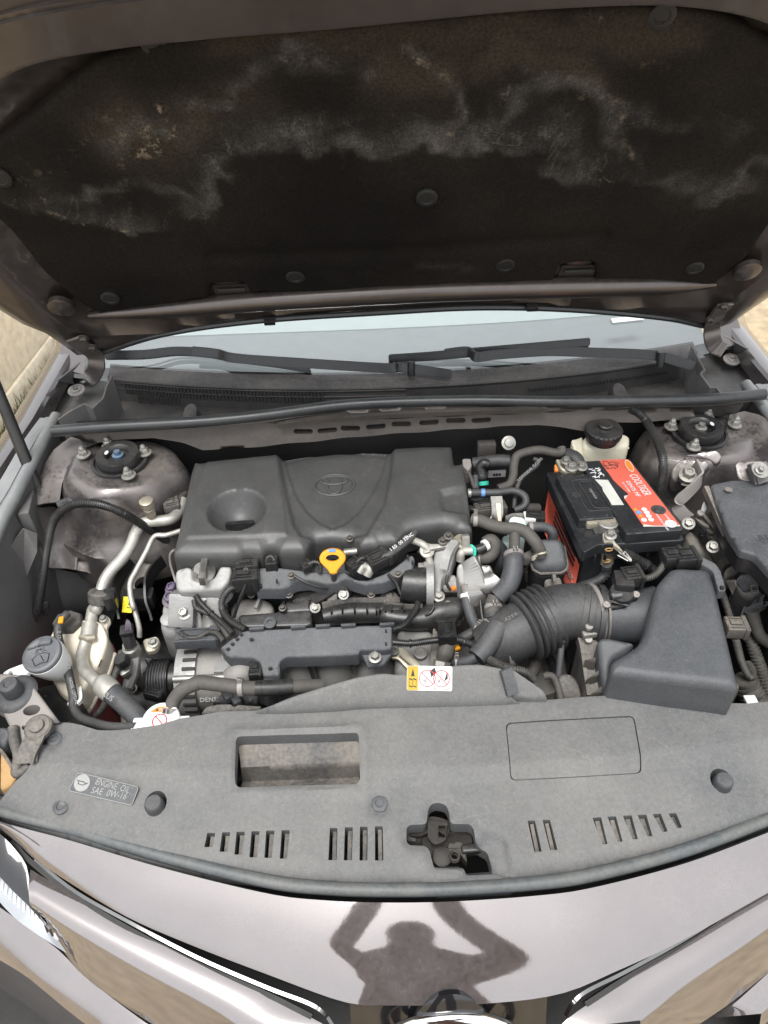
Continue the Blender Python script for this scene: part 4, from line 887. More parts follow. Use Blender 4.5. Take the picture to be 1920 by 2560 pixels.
def connector(parent, c, s, rot=0., m='black_plastic', name='connector', tilt=None):
    """moulded plug: body, collar, latch and ribs in one part"""
    bm = BM(); ax = tilt or rot
    A = (Vector((cos(rot), sin(rot), 0)), Vector((-sin(rot), cos(rot), 0)), Vector((0, 0, 1))) if tilt is None else tilt
    c = Vector(c)
    box(bm, c, s, A, min(s)*.12)
    box(bm, c+A[0]*s[0]*.36+A[2]*.0005, (s[0]*.2, s[1]*1.14, s[2]*1.1), A, min(s)*.08)
    box(bm, c+A[2]*s[2]*.55-A[0]*s[0]*.08, (s[0]*.5, s[1]*.34, s[2]*.22), A, min(s)*.06)
    for k in (-1, 1):
        box(bm, c+A[2]*s[2]*.53+A[1]*k*s[1]*.34-A[0]*s[0]*.06, (s[0]*.6, s[1]*.07, s[2]*.16), A)
        box(bm, c-A[0]*s[0]*.42+A[1]*k*s[1]*.3+A[2]*s[2]*.5, (s[0]*.1, s[1]*.2, s[2]*.14), A)
    return obj(name, bm, m, parent)
def slots(parent, pts, s, rot, m='deep_black', name='slot'):
    for p in pts:
        bm = BM(); box(bm, p, s, rot); obj(name, bm, m, parent, flat=True)
def bolt(parent, p, ax=(0, -.25, 1), sc=1., me=None, name='bolt'): return inst(me or BOLT, name, p, ax, parent, sc)

# ------------------------------------------------------------------ radiator cover
rc = thing('radiator_cover', 'long dusty grey plastic cover across the front of the engine bay', 'radiator cover')
xs = np.linspace(-.67, .66, 80)
outl = [(x, .115+.32*x*x) for x in xs] + [(.66, .30), (.62, .345)]
outl += P2([(0.5031,0.3356,0.7892),(0.47,0.3335,0.7893),(0.4502,0.3348,0.7897),(0.4114,0.3397,0.7906),(0.3739,0.349,0.7919),(0.3348,0.3547,0.7928),(0.2942,0.3557,0.793),(0.2327,0.3548,0.793),(0.1709,0.3518,0.793)] + [(0.1774,0.3538,0.793),(0.1395,0.353,0.793),(0.0451,0.3532,0.793),(-0.0492,0.3545,0.793),(-0.1057,0.3551,0.793)] + [(-0.1008,0.3535,0.793),(-0.1791,0.3551,0.793),(-0.2573,0.355,0.793),(-0.316,0.3554,0.793)])
outl += P2([(-0.3434,0.3512,0.7924),(-0.374,0.3475,0.7917),(-0.4069,0.3387,0.7905),(-0.4472,0.3341,0.7896),(-0.4744,0.3333,0.7893),(-0.4955,0.3351,0.7892),(-0.522,0.3447,0.79),(-0.5406,0.3494,0.7903),(-0.554,0.3501,0.7902)] + [(-0.5685,0.3484,0.7898),(-0.5692,0.3363,0.7885),(-0.5658,0.318,0.7866),(-0.5727,0.3161,0.7863),(-0.5768,0.2987,0.7843),(-0.5817,0.282,0.78),(-0.5968,0.2697,0.7714),(-0.6192,0.2492,0.753),(-0.6271,0.2371,0.7602)])
six = []
for (a, ya, b, yb) in ((895, 573, 882, 635), (960, 571, 948, 655), (1022, 569, 1012, 668), (1087, 567, 1077, 680), (1150, 564, 1142, 682), (1217, 562, 1208, 685)): six.append((12, a, ya, 36, b, yb, 34))
holes_c = [[(-0.2873,0.3145,0.7888),(-0.1079,0.3121,0.7893),(-0.107,0.2405,0.7736),(-0.282,0.2438,0.7721)]]
SL = [[(-0.3153,0.189,0.756),(-0.3042,0.1883,0.7563),(-0.3062,0.1715,0.7515),(-0.3175,0.1719,0.7511)], [(-0.2948,0.1884,0.7566),(-0.2837,0.1878,0.7569),(-0.2856,0.1646,0.7505),(-0.2962,0.1652,0.7502)], [(-0.2752,0.1879,0.7572),(-0.2639,0.1873,0.7574),(-0.2654,0.16,0.75),(-0.2759,0.1606,0.7497)], [(-0.2548,0.1874,0.7577),(-0.2437,0.1868,0.7578),(-0.2453,0.1556,0.7496),(-0.2555,0.1562,0.7494)], [(-0.235,0.1872,0.7582),(-0.2237,0.1867,0.7583),(-0.2255,0.1541,0.7499),(-0.2354,0.1546,0.7497)], [(-0.214,0.1867,0.7585),(-0.203,0.1862,0.7586),(-0.2052,0.1522,0.75),(-0.215,0.1527,0.7498)],
      [(-0.1488,0.1862,0.7596),(-0.1385,0.1857,0.7596),(-0.1396,0.1472,0.7503),(-0.1506,0.1477,0.7502)], [(-0.1285,0.1861,0.7598),(-0.1179,0.1857,0.7599),(-0.1195,0.146,0.7503),(-0.1302,0.1464,0.7503)], [(-0.1082,0.1861,0.7601),(-0.0979,0.1856,0.7601),(-0.0991,0.1448,0.7503),(-0.1095,0.1452,0.7503)], [(-0.0879,0.1858,0.7602),(-0.0776,0.1853,0.7601),(-0.0781,0.1439,0.7504),(-0.0891,0.1443,0.7503)],
      [(0.1182,0.1846,0.7596),(0.1282,0.1843,0.7594),(0.131,0.1469,0.7504),(0.1212,0.1467,0.7505)], [(0.1386,0.1848,0.7594),(0.1486,0.1845,0.7592),(0.1521,0.1482,0.7503),(0.1422,0.148,0.7504)],
      [(0.2064,0.1855,0.7584),(0.2184,0.1858,0.7582),(0.2197,0.1532,0.7498),(0.2128,0.1528,0.7499)], [(0.227,0.1861,0.7581),(0.2388,0.1863,0.7578),(0.2405,0.1557,0.7498),(0.2339,0.1553,0.7499)], [(0.2483,0.1867,0.7577),(0.2604,0.1869,0.7574),(0.2616,0.1582,0.7497),(0.2547,0.1578,0.7498)], [(0.2684,0.187,0.7572),(0.2805,0.1873,0.7568),(0.2822,0.1614,0.7497),(0.2755,0.161,0.7499)], [(0.2892,0.1877,0.7566),(0.3007,0.188,0.7563),(0.3043,0.1665,0.7501),(0.2975,0.1658,0.7503)], [(0.3109,0.188,0.7559),(0.3219,0.1884,0.7556),(0.3251,0.1709,0.7504),(0.3186,0.1701,0.7505)]]
latch_c = [(-0.0456,0.1844,0.7601),(-0.0407,0.1883,0.761),(-0.0178,0.1881,0.761),(-0.0155,0.2033,0.7646),(-0.0112,0.2125,0.7667),(-0.0015,0.2151,0.7674),(0.0102,0.2117,0.7665),(0.014,0.2021,0.7643),(0.014,0.1871,0.7608),(0.0406,0.1856,0.7604),(0.0452,0.1797,0.759),(0.0459,0.1604,0.7545),(0.0614,0.1557,0.7533),(0.0636,0.1375,0.7488),(0.0636,0.1236,0.74),(0.0271,0.1233,0.7406),(0.0253,0.1295,0.7454),(0.0198,0.1314,0.7466),(-0.0118,0.133,0.7474),(-0.0143,0.1444,0.7508),(-0.0167,0.1568,0.7537),(-0.0221,0.1617,0.7549),(-0.0422,0.1631,0.7551),(-0.0466,0.1674,0.7561)]
stop_c = [(-0.3918,0.2297,0.7653), (0.397,0.2275,0.7644)]
holes = [rpoly(P2(holes_c[0]), .008)] + [rpoly(P2(h), .001, 2) for h in SL] + [rpoly(P2([(0.1077,0.318,0.7899),(0.2979,0.3209,0.7894),(0.2882,0.2393,0.7709),(0.1023,0.236,0.772)]), .009), rpoly(P2(latch_c), .006, 3)] + [loop(p, .0155, 20) for p in stop_c]
tb = P2(holes_c[0])
def cover_h(x, y):
    z = covz(x, y)
    d = dpoly(x, y, tb); z = z+.004*np.clip(1-np.abs(d-.008)/.008, 0, 1)                     # raised rim of the tray
    pl = P2([(0.1077,0.318,0.7899),(0.2979,0.3209,0.7894),(0.2882,0.2393,0.7709),(0.1023,0.236,0.772)]); z = z+0
    lp = P2(latch_c); d3 = dpoly(x, y, lp); z = z-.006*np.exp(-(d3/.006)**2)
    ov = P2([(0.0476,0.1753,0.758),(0.08,0.1731,0.7572),(0.0891,0.1633,0.7548),(0.091,0.1279,0.7426),(0.0904,0.1202,0.7351),(0.0416,0.121,0.7381)]); z = z-.010*inpoly(x, y, ov)*np.clip(dpoly(x, y, ov)/.008, 0, 1)
    for p in [(-0.5267,0.2337,0.7582),(-0.556,0.3242,0.7874)] + [(-0.0807,0.214,0.7669)]: z = z-.0035*np.clip(1-(np.hypot(x-p[0], y-p[1])-.013)/.003, 0, 1)
    z = z+.0012*np.array([noise.noise((float(a)*11, float(b)*11, 2)) for a, b in zip(x, y)])
    return z
bm = BM(); panel(bm, outl, cover_h, holes, .0055, .022, .022); obj('cover_plate', bm, 'cover_plastic', rc, 45)
# tray with a ledge
tp = [Vector(p) for p in ([(-0.2887,0.3171,0.786),(-0.1073,0.3146,0.7866)]+[(-0.2837,0.2958,0.7748),(-0.1079,0.2964,0.7756)]+[(-0.2822,0.2857,0.7717),(-0.1081,0.2867,0.7725)]+[(-0.2832,0.2797,0.743),(-0.1109,0.2787,0.7436)]+[(-0.2842,0.2488,0.7624),(-0.1067,0.2449,0.7647)])]
bm = BM(); rows = []
for i in range(0, 10, 2): rows.append([tp[i].lerp(tp[i+1], k/20)+Vector((0, 0, -.018 if i < 8 else -.020)) for k in range(21)])
skin(bm, rows); bmesh.ops.subdivide_edges(bm, edges=bm.edges[:], cuts=2, use_grid_fill=True, smooth=.7); obj('tray', bm, 'dusty_plastic', rc, 60)
for L_ in SL:                                                                               # vanes seen in the slots
    a, b, c, d = [Vector(p) for p in L_]
    t0 = a.lerp(b, .62)+Vector((0, 0, -.010)); t1 = d.lerp(c, .62)+Vector((0, 0, -.014))
    bm = BM(); rail(bm, t0, t1, (b-a).length*.55, .006, .001); obj('vane', bm, 'dusty_plastic', rc)
for p in stop_c:
    bm = BM(); lathe(bm, Vector(p)+Vector((0, -.002, -.016)), (0, -.1, 1), [(.0145, 0), (.0135, .012), (.0122, .022), (.0115, .026), (.010, .0275), (.001, .0278)], 24); obj('rubber_stop', bm, 'foam_rubber', rc)
for p in [(-0.5275,0.2359,0.7562),(-0.5577,0.3267,0.7846)]+[(-0.0807,0.2155,0.7642)]:
    bm = BM(); lathe(bm, p, (0, -.1, 1), [(.0115, -.001), (.0115, .0006), (.009, .0022), (.0065, .0024), (.005, .0006), (.001, .0006)], 24); obj('push_clip', bm, 'bracket_plastic', rc)
# raised shroud behind, with the warning sticker
hump = [(-0.2674,0.3494,0.8),(-0.2389,0.3546,0.814),(-0.2151,0.3611,0.824),(-0.1859,0.3669,0.83),(-0.1472,0.3737,0.834),(-0.1083,0.3801,0.837),(-0.0676,0.3832,0.838)] + [(-0.0473,0.3807,0.838),(-0.0097,0.3832,0.838),(0.0283,0.3878,0.838),(0.0755,0.3884,0.838),(0.1104,0.3828,0.838),(0.1144,0.3744,0.83),(0.1192,0.359,0.82),(0.1261,0.3503,0.81),(0.1432,0.3466,0.8),(0.0628,0.3465,0.798),(-0.0494,0.3484,0.797),(-0.1056,0.3497,0.796)] + [(-0.1396,0.3475,0.796),(-0.2172,0.3468,0.796)]
hpl = plane_of(hump)
bm = BM(); lid(bm, hump, .03, .012, .008, .008); obj('shroud', bm, 'cover_plastic', rc, 50)
sp = [Vector((p[0], p[1], float(hpl(p[0], p[1]))+.001)) for p in [(-0.035,0.3622,0.82),(0.0326,0.3595,0.82),(0.0338,0.3845,0.82),(-0.034,0.387,0.82)]]
fr = frame_of(sp[0], sp[1], sp[3]); w_, h_ = (sp[1]-sp[0]).length, (sp[3]-sp[0]).length
def flat(name, pts, m, parent, fr, z=0., t=.0005):
    bm = BM(); panel(bm, pts, z, step=.05, skirt=t, frame=fr); return obj(name, bm, m, parent, flat=True)
st = flat('warning_sticker', rpoly([(0, 0), (w_, 0), (w_, h_), (0, h_)], .003), 'white_print', rc, fr, .0004)
flat('sticker_patch', rpoly([(.0005, .0005), (w_*.25, .0005), (w_*.25, h_-.0005), (.0005, h_-.0005)], .002), 'amber_print', st, fr, .0007)
flat('warning_triangle', [(w_*.09, h_*.58), (w_*.17, h_*.58), (w_*.13, h_*.88)], 'black_print', st, fr, .001)
for a in ((.05, .125), (.135, .21)): flat('book_mark', [(w_*a[0], h_*.16), (w_*a[1], h_*.12), (w_*a[1], h_*.46), (w_*a[0], h_*.5)], 'black_print', st, fr, .001)
for a in ((.058, .12), (.14, .202)): flat('book_page', [(w_*a[0], h_*.2), (w_*a[1], h_*.17), (w_*a[1], h_*.41), (w_*a[0], h_*.45)], 'amber_print', st, fr, .0013)
for cx, hand in ((.45, 1), (.76, 0)):
    c = (w_*cx, h_*.5); bm = BM(); O, ex_, ey_, en_ = fr
    tube(bm, [O+ex_*(c[0]+h_*.33*cos(k*pi/14))+ey_*(c[1]+h_*.33*sin(k*pi/14))+en_*.0008 for k in range(29)], .0006, 5, smooth=False, caps=False)
    tube(bm, [O+ex_*(c[0]-h_*.23)+ey_*(c[1]+h_*.23)+en_*.0009, O+ex_*(c[0]+h_*.23)+ey_*(c[1]-h_*.23)+en_*.0009], .0006, 5, smooth=False)
    for sg in (-1, 1): tube(bm, [O+ex_*(c[0]+sg*h_*.1)+ey_*(c[1]-h_*.42)+en_*.0008, O+ex_*(c[0]+sg*h_*.25)+ey_*(c[1]-h_*.44)+en_*.0008, O+ex_*(c[0]+sg*h_*.33)+ey_*(c[1]-h_*.34)+en_*.0008], .0004, 4)
    obj('prohibition_mark', bm, 'red_print', st)
    flat('hand_mark' if hand else 'flame_mark', [(c[0]+h_*.1, c[1]+h_*.30), (c[0]+h_*.3, c[1]+h_*.44), (c[0]+h_*.36, c[1]+h_*.25), (c[0]+h_*.16, c[1]+h_*.05)] if hand else [(c[0]+h_*.12, c[1]-h_*.1), (c[0]+h_*.24, c[1]+h_*.3), (c[0]+h_*.26, c[1])], 'black_print', st, fr, .001)
    flat('fan_mark', [(c[0]-h_*.2, c[1]-h_*.1), (c[0]-h_*.02, c[1]), (c[0]-h_*.05, c[1]-h_*.2)], 'grey_print', st, fr, .001)
bm = BM(); lid(bm, [(0.1225,0.381,0.836),(0.1703,0.3574,0.812),(0.175,0.3479,0.8),(0.1438,0.3495,0.8),(0.1216,0.3524,0.812)], .03, .004, .003, .01); obj('duct_end', bm, 'cover_plastic', rc)
bm = BM(); strap(bm, [(0.1129,0.376,0.84),(0.1178,0.3643,0.825),(0.1219,0.3527,0.81)], .008, .018, (0, 0, 1)); obj('duct_flange', bm, 'bracket_plastic', rc)
# oil plate and lettering
pc = [Vector(p) for p in [(-0.5183,0.2521,0.7687),(-0.424,0.2281,0.7645),(-0.4161,0.2504,0.7726),(-0.5064,0.2725,0.7802)]]
fr = frame_of(pc[0], pc[1], pc[3]); q = [((p-fr[0]).dot(fr[1]), (p-fr[0]).dot(fr[2])) for p in pc]
op = flat('oil_plate', rpoly(q, .005), 'bracket_plastic', rc, fr, .0012, .002)
bm = BM(); O, ex_, ey_, en_ = fr; tube(bm, [O+ex_*a+ey_*b+en_*.0014 for a, b in rpoly(q, .005)+[rpoly(q, .005)[0]]], .0006, 5, smooth=False, caps=False); obj('plate_edge', bm, 'grey_print', op)
def on12(p): d = Vector(p)-O; return O+ex_*d.dot(ex_)+ey_*d.dot(ey_)
e1, e2 = on12((-0.4806,0.2577,0.773)), on12((-0.4307,0.2437,0.7697)); e3, e4 = on12((-0.4857,0.2472,0.7685)), on12((-0.4337,0.2358,0.7668))
f1 = frame_of(e1, e2, e1+ey_); t1 = text('lettering', 'ENGINE  OIL', f1, .0125, 'grey_print', op, .25, .0016, width=(e2-e1).length)
f2 = frame_of(e3, e4, e3+ey_); t2 = text('lettering', 'SAE  0W-16', f2, .0125, 'grey_print', op, .25, .0016, width=(e4-e3).length)
cc = on12((-0.4992,0.2602,0.7732)); bm = BM(); lathe(bm, cc, en_, [(.0115, .0012), (.0115, .0018), (.0002, .0018)], 28); obj('oil_emblem', bm, 'grey_print', op)
bm = BM(); a = f1[1]; b = f1[2]
tube(bm, [cc+a*u+b*v+en_*.0021 for u, v in ((-.0085, .002), (-.005, .001), (-.005, -.0025), (.003, -.0025), (.0085, .0015), (.004, .0005), (.002, .0018), (-.005, .0015))], .0005, 5, smooth=False); obj('oil_can_mark', bm, 'black_print', op)

bm = BM(); panel(bm, rpoly(P2([(0.1086,0.3168,0.7898),(0.2966,0.3198,0.7893),(0.2871,0.2402,0.7712),(0.1034,0.2372,0.7722)]), .009), cover_h, step=.0055, skirt=.01, rim=.0012); obj('blank_plate', bm, 'cover_plastic', rc)
# hood latch and slam panel under the cover
la = thing('hood_latch', 'dusty dark steel hood latch in the opening of the front cover', 'latch')
bm = BM(); box(bm, (0.0104,0.1755,0.717), (.07, .03, .008), .0, .003); obj('latch_plate', bm, 'latch_steel', la)
bm = BM(); strap(bm, [(-0.0429,0.1851,0.717),(-0.0397,0.1974,0.724),(-0.029,0.1942,0.727),(-0.0119,0.198,0.734),(0.0023,0.1955,0.734),(0.0139,0.1902,0.73)], .004, .02, (0, 0, 1)); obj('latch_lever', bm, 'latch_steel', la)
bm = BM(); lid(bm, [(0.0096,0.1722,0.734),(0.0263,0.1738,0.734),(0.034,0.1687,0.734),(0.0341,0.1475,0.727),(0.029,0.1526,0.724),(0.0248,0.1583,0.727),(0.0086,0.1611,0.73)], .012, .004, .002, .006); obj('pawl', bm, 'latch_steel', la)
bm = BM(); panel(bm, rpoly(P2([(-0.0156,0.1971,0.73),(0.0117,0.1922,0.73),(0.0071,0.1694,0.73),(-0.0004,0.165,0.73),(-0.01,0.1631,0.73),(-0.0175,0.1729,0.73)]), .004), .748, [P2([(-0.0018,0.1891,0.73),(0.0083,0.1886,0.73),(0.0055,0.1719,0.73),(-0.0033,0.1729,0.73)])], .006, .006); obj('striker_guide', bm, 'latch_steel', la)
bm = BM(); lathe(bm, (0.0006,0.1564,0.726), (0, -.2, 1), [(.013, 0), (.013, .003), (.011, .004), (.001, .004)], 24); obj('rivet', bm, 'latch_steel', la)
bm = BM(); tube(bm, [Vector((0.0173,0.1533,0.726))+Vector((.006*cos(t*1.1), .006*sin(t*1.1), t*.0006)) for t in range(20)], .0014, 6); obj('spring', bm, 'latch_steel', la)
bm = BM(); box(bm, (0.0501,0.164,0.73), (.046, .012, .010), .03, .004, 3); obj('release_tab', bm, 'black_plastic', la)
bm = BM(); lid(bm, [(-0.0157,0.1666,0.738),(-0.0132,0.1396,0.734),(0.0278,0.1367,0.734),(0.0291,0.1275,0.732),(0.0645,0.1277,0.732),(0.0897,0.1208,0.744),(0.0898,0.1108,0.742),(0.0843,0.1077,0.741),(-0.0133,0.1075,0.741),(-0.0155,0.1207,0.742),(-0.0226,0.1242,0.742)], .02, .006, .003, .008, holes=[P2([(-0.0112,0.1641,0.738),(0.0344,0.1644,0.738),(0.0626,0.1609,0.738),(0.0634,0.1292,0.735),(0.0291,0.1284,0.735),(0.027,0.1352,0.735),(0.0211,0.1382,0.735),(-0.0107,0.1399,0.735),(-0.0129,0.1512,0.736)])]); obj('latch_surround', bm, 'cover_plastic', rc)
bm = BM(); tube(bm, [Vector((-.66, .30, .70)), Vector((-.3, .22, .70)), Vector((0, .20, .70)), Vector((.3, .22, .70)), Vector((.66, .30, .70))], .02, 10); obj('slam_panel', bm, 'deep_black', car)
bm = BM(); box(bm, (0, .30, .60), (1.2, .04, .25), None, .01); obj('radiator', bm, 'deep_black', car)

# ------------------------------------------------------------------ engine cover
ec_ = thing('engine_cover', 'large dark plastic engine cover with a moulded oval badge', 'engine cover')
co = [(-0.4224,0.8609,0.895),(-0.4095,0.8561,0.9),(-0.2591,0.8673,0.9),(-0.247,0.8636,0.895),(-0.2006,0.8735,0.897),(-0.1457,0.8792,0.9),(-0.097,0.8749,0.897),(-0.0431,0.8678,0.893),(-0.0313,0.8697,0.9)] + [(0.025,0.8703,0.9),(0.0831,0.8662,0.9),(0.0823,0.8387,0.9),(0.0829,0.816,0.897),(0.1002,0.8187,0.893),(0.1004,0.7616,0.885),(0.0991,0.7175,0.88),(0.0983,0.672,0.875),(0.0979,0.6523,0.87),(0.0825,0.6493,0.868),(0.0702,0.6518,0.868),(0.0607,0.6606,0.87),(0.0497,0.6659,0.87),(0.0194,0.6631,0.87),(-0.0016,0.6591,0.87),(-0.0181,0.6542,0.866),(-0.0279,0.6421,0.862),(-0.0353,0.6311,0.86),(-0.0672,0.6302,0.858)] + [(-0.0679,0.6279,0.86),(-0.0921,0.6254,0.86),(-0.1022,0.6278,0.862),(-0.1064,0.639,0.868),(-0.1183,0.6492,0.874),(-0.1506,0.6561,0.878),(-0.1779,0.6541,0.874),(-0.1849,0.647,0.868),(-0.1894,0.633,0.862),(-0.1967,0.6219,0.858),(-0.2397,0.6245,0.858),(-0.2449,0.6313,0.86),(-0.251,0.6367,0.862),(-0.2586,0.6371,0.862),(-0.2657,0.6326,0.86),(-0.2714,0.6252,0.858),(-0.2993,0.6296,0.858),(-0.3055,0.6243,0.857),(-0.3147,0.6204,0.855),(-0.4147,0.6263,0.855),(-0.4254,0.6298,0.856),(-0.4272,0.6384,0.858),(-0.4255,0.6804,0.866),(-0.4256,0.7537,0.878),(-0.4253,0.8292,0.89)]
cop = P2(co); czf = plane_of(co)
vl = P2([(-0.2479,0.8597,0.9),(-0.2388,0.8181,0.9),(-0.2204,0.7559,0.895),(-0.1987,0.7154,0.89),(-0.1755,0.687,0.887),(-0.1505,0.6717,0.885),(-0.1259,0.6796,0.887),(-0.0983,0.709,0.89),(-0.0721,0.7556,0.895),(-0.0533,0.8056,0.9),(-0.0426,0.8588,0.9),(-0.1458,0.8847,0.9)])
vo = P2([(-0.2614,0.8765,0.9),(-0.2536,0.8191,0.9),(-0.2365,0.7357,0.89),(-0.2222,0.6769,0.88),(-0.2073,0.6486,0.875),(-0.0857,0.6437,0.88),(-0.0508,0.7149,0.89),(-0.0366,0.7848,0.9),(-0.0267,0.8764,0.9),(-0.1461,0.8956,0.9)])
bowl = Vector((-0.3223,0.7161,0.885))
def ecz(x, y):
    z = czf(x, y); d = dpoly(x, y, cop)
    s = np.clip(d/.03, 0, 1); z = z+.016*np.sqrt(1-(1-s)**2)
    iv = inpoly(x, y, vl); dv = dpoly(x, y, vl); io = inpoly(x, y, vo); do = dpoly(x, y, vo)
    z = z-np.where(io, .010*sstep(do/.010), 0)-np.where(iv, .004*sstep(dv/.004), 0)
    ww = P2([(-0.3979,0.8554,0.9),(-0.2575,0.8656,0.9),(-0.2365,0.7357,0.89),(-0.2236,0.6496,0.875),(-0.4088,0.6542,0.87),(-0.4105,0.7595,0.88)]); z = z+np.where(inpoly(x, y, ww), .003*sstep(dpoly(x, y, ww)/.006), 0)
    r = np.hypot((x-bowl.x)/.054, (y-bowl.y)/.05); z = z-np.where(r < 1, .043*(1-np.clip(r, 0, 1)**2.6), 0)
    nt_ = P2([(0.0446,0.743,0.89),(0.1018,0.7576,0.885),(0.1,0.684,0.88),(0.0765,0.6818,0.88),(0.0448,0.6911,0.88),(0.0398,0.715,0.885)]); z = z-np.where(inpoly(x, y, nt_), .008*sstep(dpoly(x, y, nt_)/.012), 0)
    return z
bm = BM(); panel(bm, rpoly(cop, .006, 3), ecz, step=.0036, skirt=.035, rim=.006, draft=.006); obj('cover_shell', bm, 'engine_cover_plastic', ec_, 50)
bm = BM(); c = Vector((-0.3213,0.702,0.862)); fr = (c, Vector((1, .06, 0)).normalized(), Vector((-.06, 1, .1)).normalized(), None)
lathe(bm, c+Vector((0, .004, -.022)), (0, -.15, 1), [(.034, 0), (.034, .006), (.03, .008), (.001, .008)], 28); box(bm, c+Vector((0, .012, -.008)), (.052, .011, .02), .06, .003)
obj('oil_filler_cap', bm, 'black_plastic', ec_)
for k in range(14):
    bm = BM(); box(bm, c+Vector((-.023+.0035*k, .0062+.0002*k, -.004)), (.0012, .002, .014), .06); obj('grip_rib', bm, 'black_plastic', ec_, flat=True)
# moulded badge: outer ellipse and the two inner ones
b0 = Vector((-0.1473,0.7827,0.898)); b1 = Vector((-0.1097,0.7817,0.898)); b2 = Vector((-0.1478,0.8095,0.9))
rx = (b1-b0).length; ry = abs(b2.y-b0.y)*1.0
def on_ec(x, y, up=.0005): return Vector((x, y, float(ecz(np.array([x]), np.array([y]))[0])+up))
def ering(rx, ry, dy, w, nm='badge_ring'):
    bm = BM(); tube(bm, [on_ec(b0.x+rx*cos(k*pi/24), b0.y+dy+ry*sin(k*pi/24)) for k in range(49)], w, 8, smooth=False, caps=False); return obj(nm, bm, 'engine_cover_plastic', ec_)
eo = ering(rx, ry, 0, .0028); eo['label'] = 'outer moulded ring of the badge on the cover'
ering(rx*.9, ry*.9, 0, .0009); ering(rx*.36, ry*.86, 0, .0025); ering(rx*.66, ry*.40, ry*.44, .0025)

# ------------------------------------------------------------------ engine
en_t = thing('engine', 'dusty petrol engine with aluminium castings below the plastic cover', 'engine')
def epart(name, bm, m, ang=40): return obj(name, bm, m, en_t, ang)
bm = BM(); box(bm, (-.17, .67, .54), (.46, .26, .30), .03, .01); epart('engine_block', bm, 'engine_metal')
bm = BM(); lid(bm, [(-0.4203,0.6859,0.8),(-0.0063,0.6673,0.81),(-0.0197,0.6299,0.8),(-0.3103,0.644,0.795),(-0.4115,0.6527,0.8)], .12, .008, .004, .012); epart('valve_cover', bm, 'bracket_plastic')
bm = BM(); lid(bm, [(-0.3407,0.6052,0.765),(-0.3169,0.6182,0.768),(-0.2746,0.6139,0.768),(-0.2599,0.6007,0.765),(-0.2614,0.5729,0.755),(-0.3347,0.5696,0.755)], .1, .015, .01, .01); epart('timing_cover_boss', bm, 'engine_metal')
bm = BM(); strap(bm, [(-0.2844,0.6011,0.778),(-0.2899,0.5827,0.774)], .004, .005, (0, 0, 1)); epart('boss_rib', bm, 'engine_metal')
# intake cover with a curved outline
ic = [(-0.2423,0.5682,0.775),(-0.2407,0.5874,0.778),(-0.2277,0.6044,0.783),(-0.1975,0.6122,0.787),(-0.1449,0.612,0.79),(-0.1036,0.6097,0.788),(-0.0763,0.6035,0.785),(-0.0657,0.5944,0.78),(-0.0632,0.5729,0.775),(-0.1207,0.5724,0.775),(-0.1588,0.57,0.772)]
bm = BM(); lid(bm, ic, .06, .012, .006, .008); epart('intake_cover', bm, 'black_plastic')
bm = BM(); tube(bm, [Vector(p)+Vector((0, 0, .001)) for p in ic[:9]], .0035, 8); epart('intake_cover_rim', bm, 'black_plastic')
text('casting_mark', 'AZS-V', frame_of((-0.223,0.5816,0.787), (-0.2014,0.5833,0.787), (-0.2234,0.5909,0.789)), .007, 'dark_steel', en_t)
bm = BM(); lid(bm, [(-0.3187,0.5715,0.772),(-0.2509,0.5732,0.774),(-0.2406,0.5809,0.775),(-0.1899,0.5744,0.775),(-0.1895,0.5483,0.766),(-0.1961,0.5442,0.765),(-0.3086,0.5468,0.765),(-0.3175,0.557,0.768)], .05, .008, .004, .008); lb = epart('lower_intake_cover', bm, 'black_plastic')
bm = BM(); lathe(bm, (-0.2623,0.5504,0.768), (0, -.3, 1), [(.011, 0), (.011, .005), (.009, .006), (.005, .006), (.005, .003), (.001, .003)], 20); epart('plug', bm, 'bracket_plastic')
for a, b, c_ in (((1190, 935, .80), (1192, 1000, .79), .0135),):
    pass
bm = BM(); tube(bm, [(-0.1311,0.6009,0.81),(-0.133,0.5885,0.79)], .0135, 16, smooth=False); epart('sensor_barrel', bm, 'black_plastic')
bolt(en_t, (-0.1327,0.5795,0.802), (0, -.5, .8), 1.1); bm = BM(); tube(bm, [(-0.1821,0.5801,0.79),(-0.1839,0.5712,0.78)], .0125, 16, smooth=False); epart('sensor_barrel', bm, 'black_plastic'); bolt(en_t, (-0.1824,0.5626,0.79), (0, -.5, .8), 1.1)
bm = BM(); strap(bm, [(-0.1879,0.5738,0.797),(-0.1679,0.5846,0.8),(-0.1436,0.599,0.805),(-0.1243,0.5986,0.81)], .004, .022, (0, 0, 1)); epart('sensor_bracket', bm, 'black_plastic')
bm = BM(); rail(bm, (-0.1527,0.5886,0.795), (-0.1537,0.5677,0.782), .018, .01); epart('sensor_web', bm, 'dusty_plastic')
bm = BM(); lathe(bm, (-0.1551,0.5962,0.802), (0, -.4, 1), [(.003, 0), (.003, .004), (.001, .005)], 10); epart('orange_tip', bm, 'orange_print')
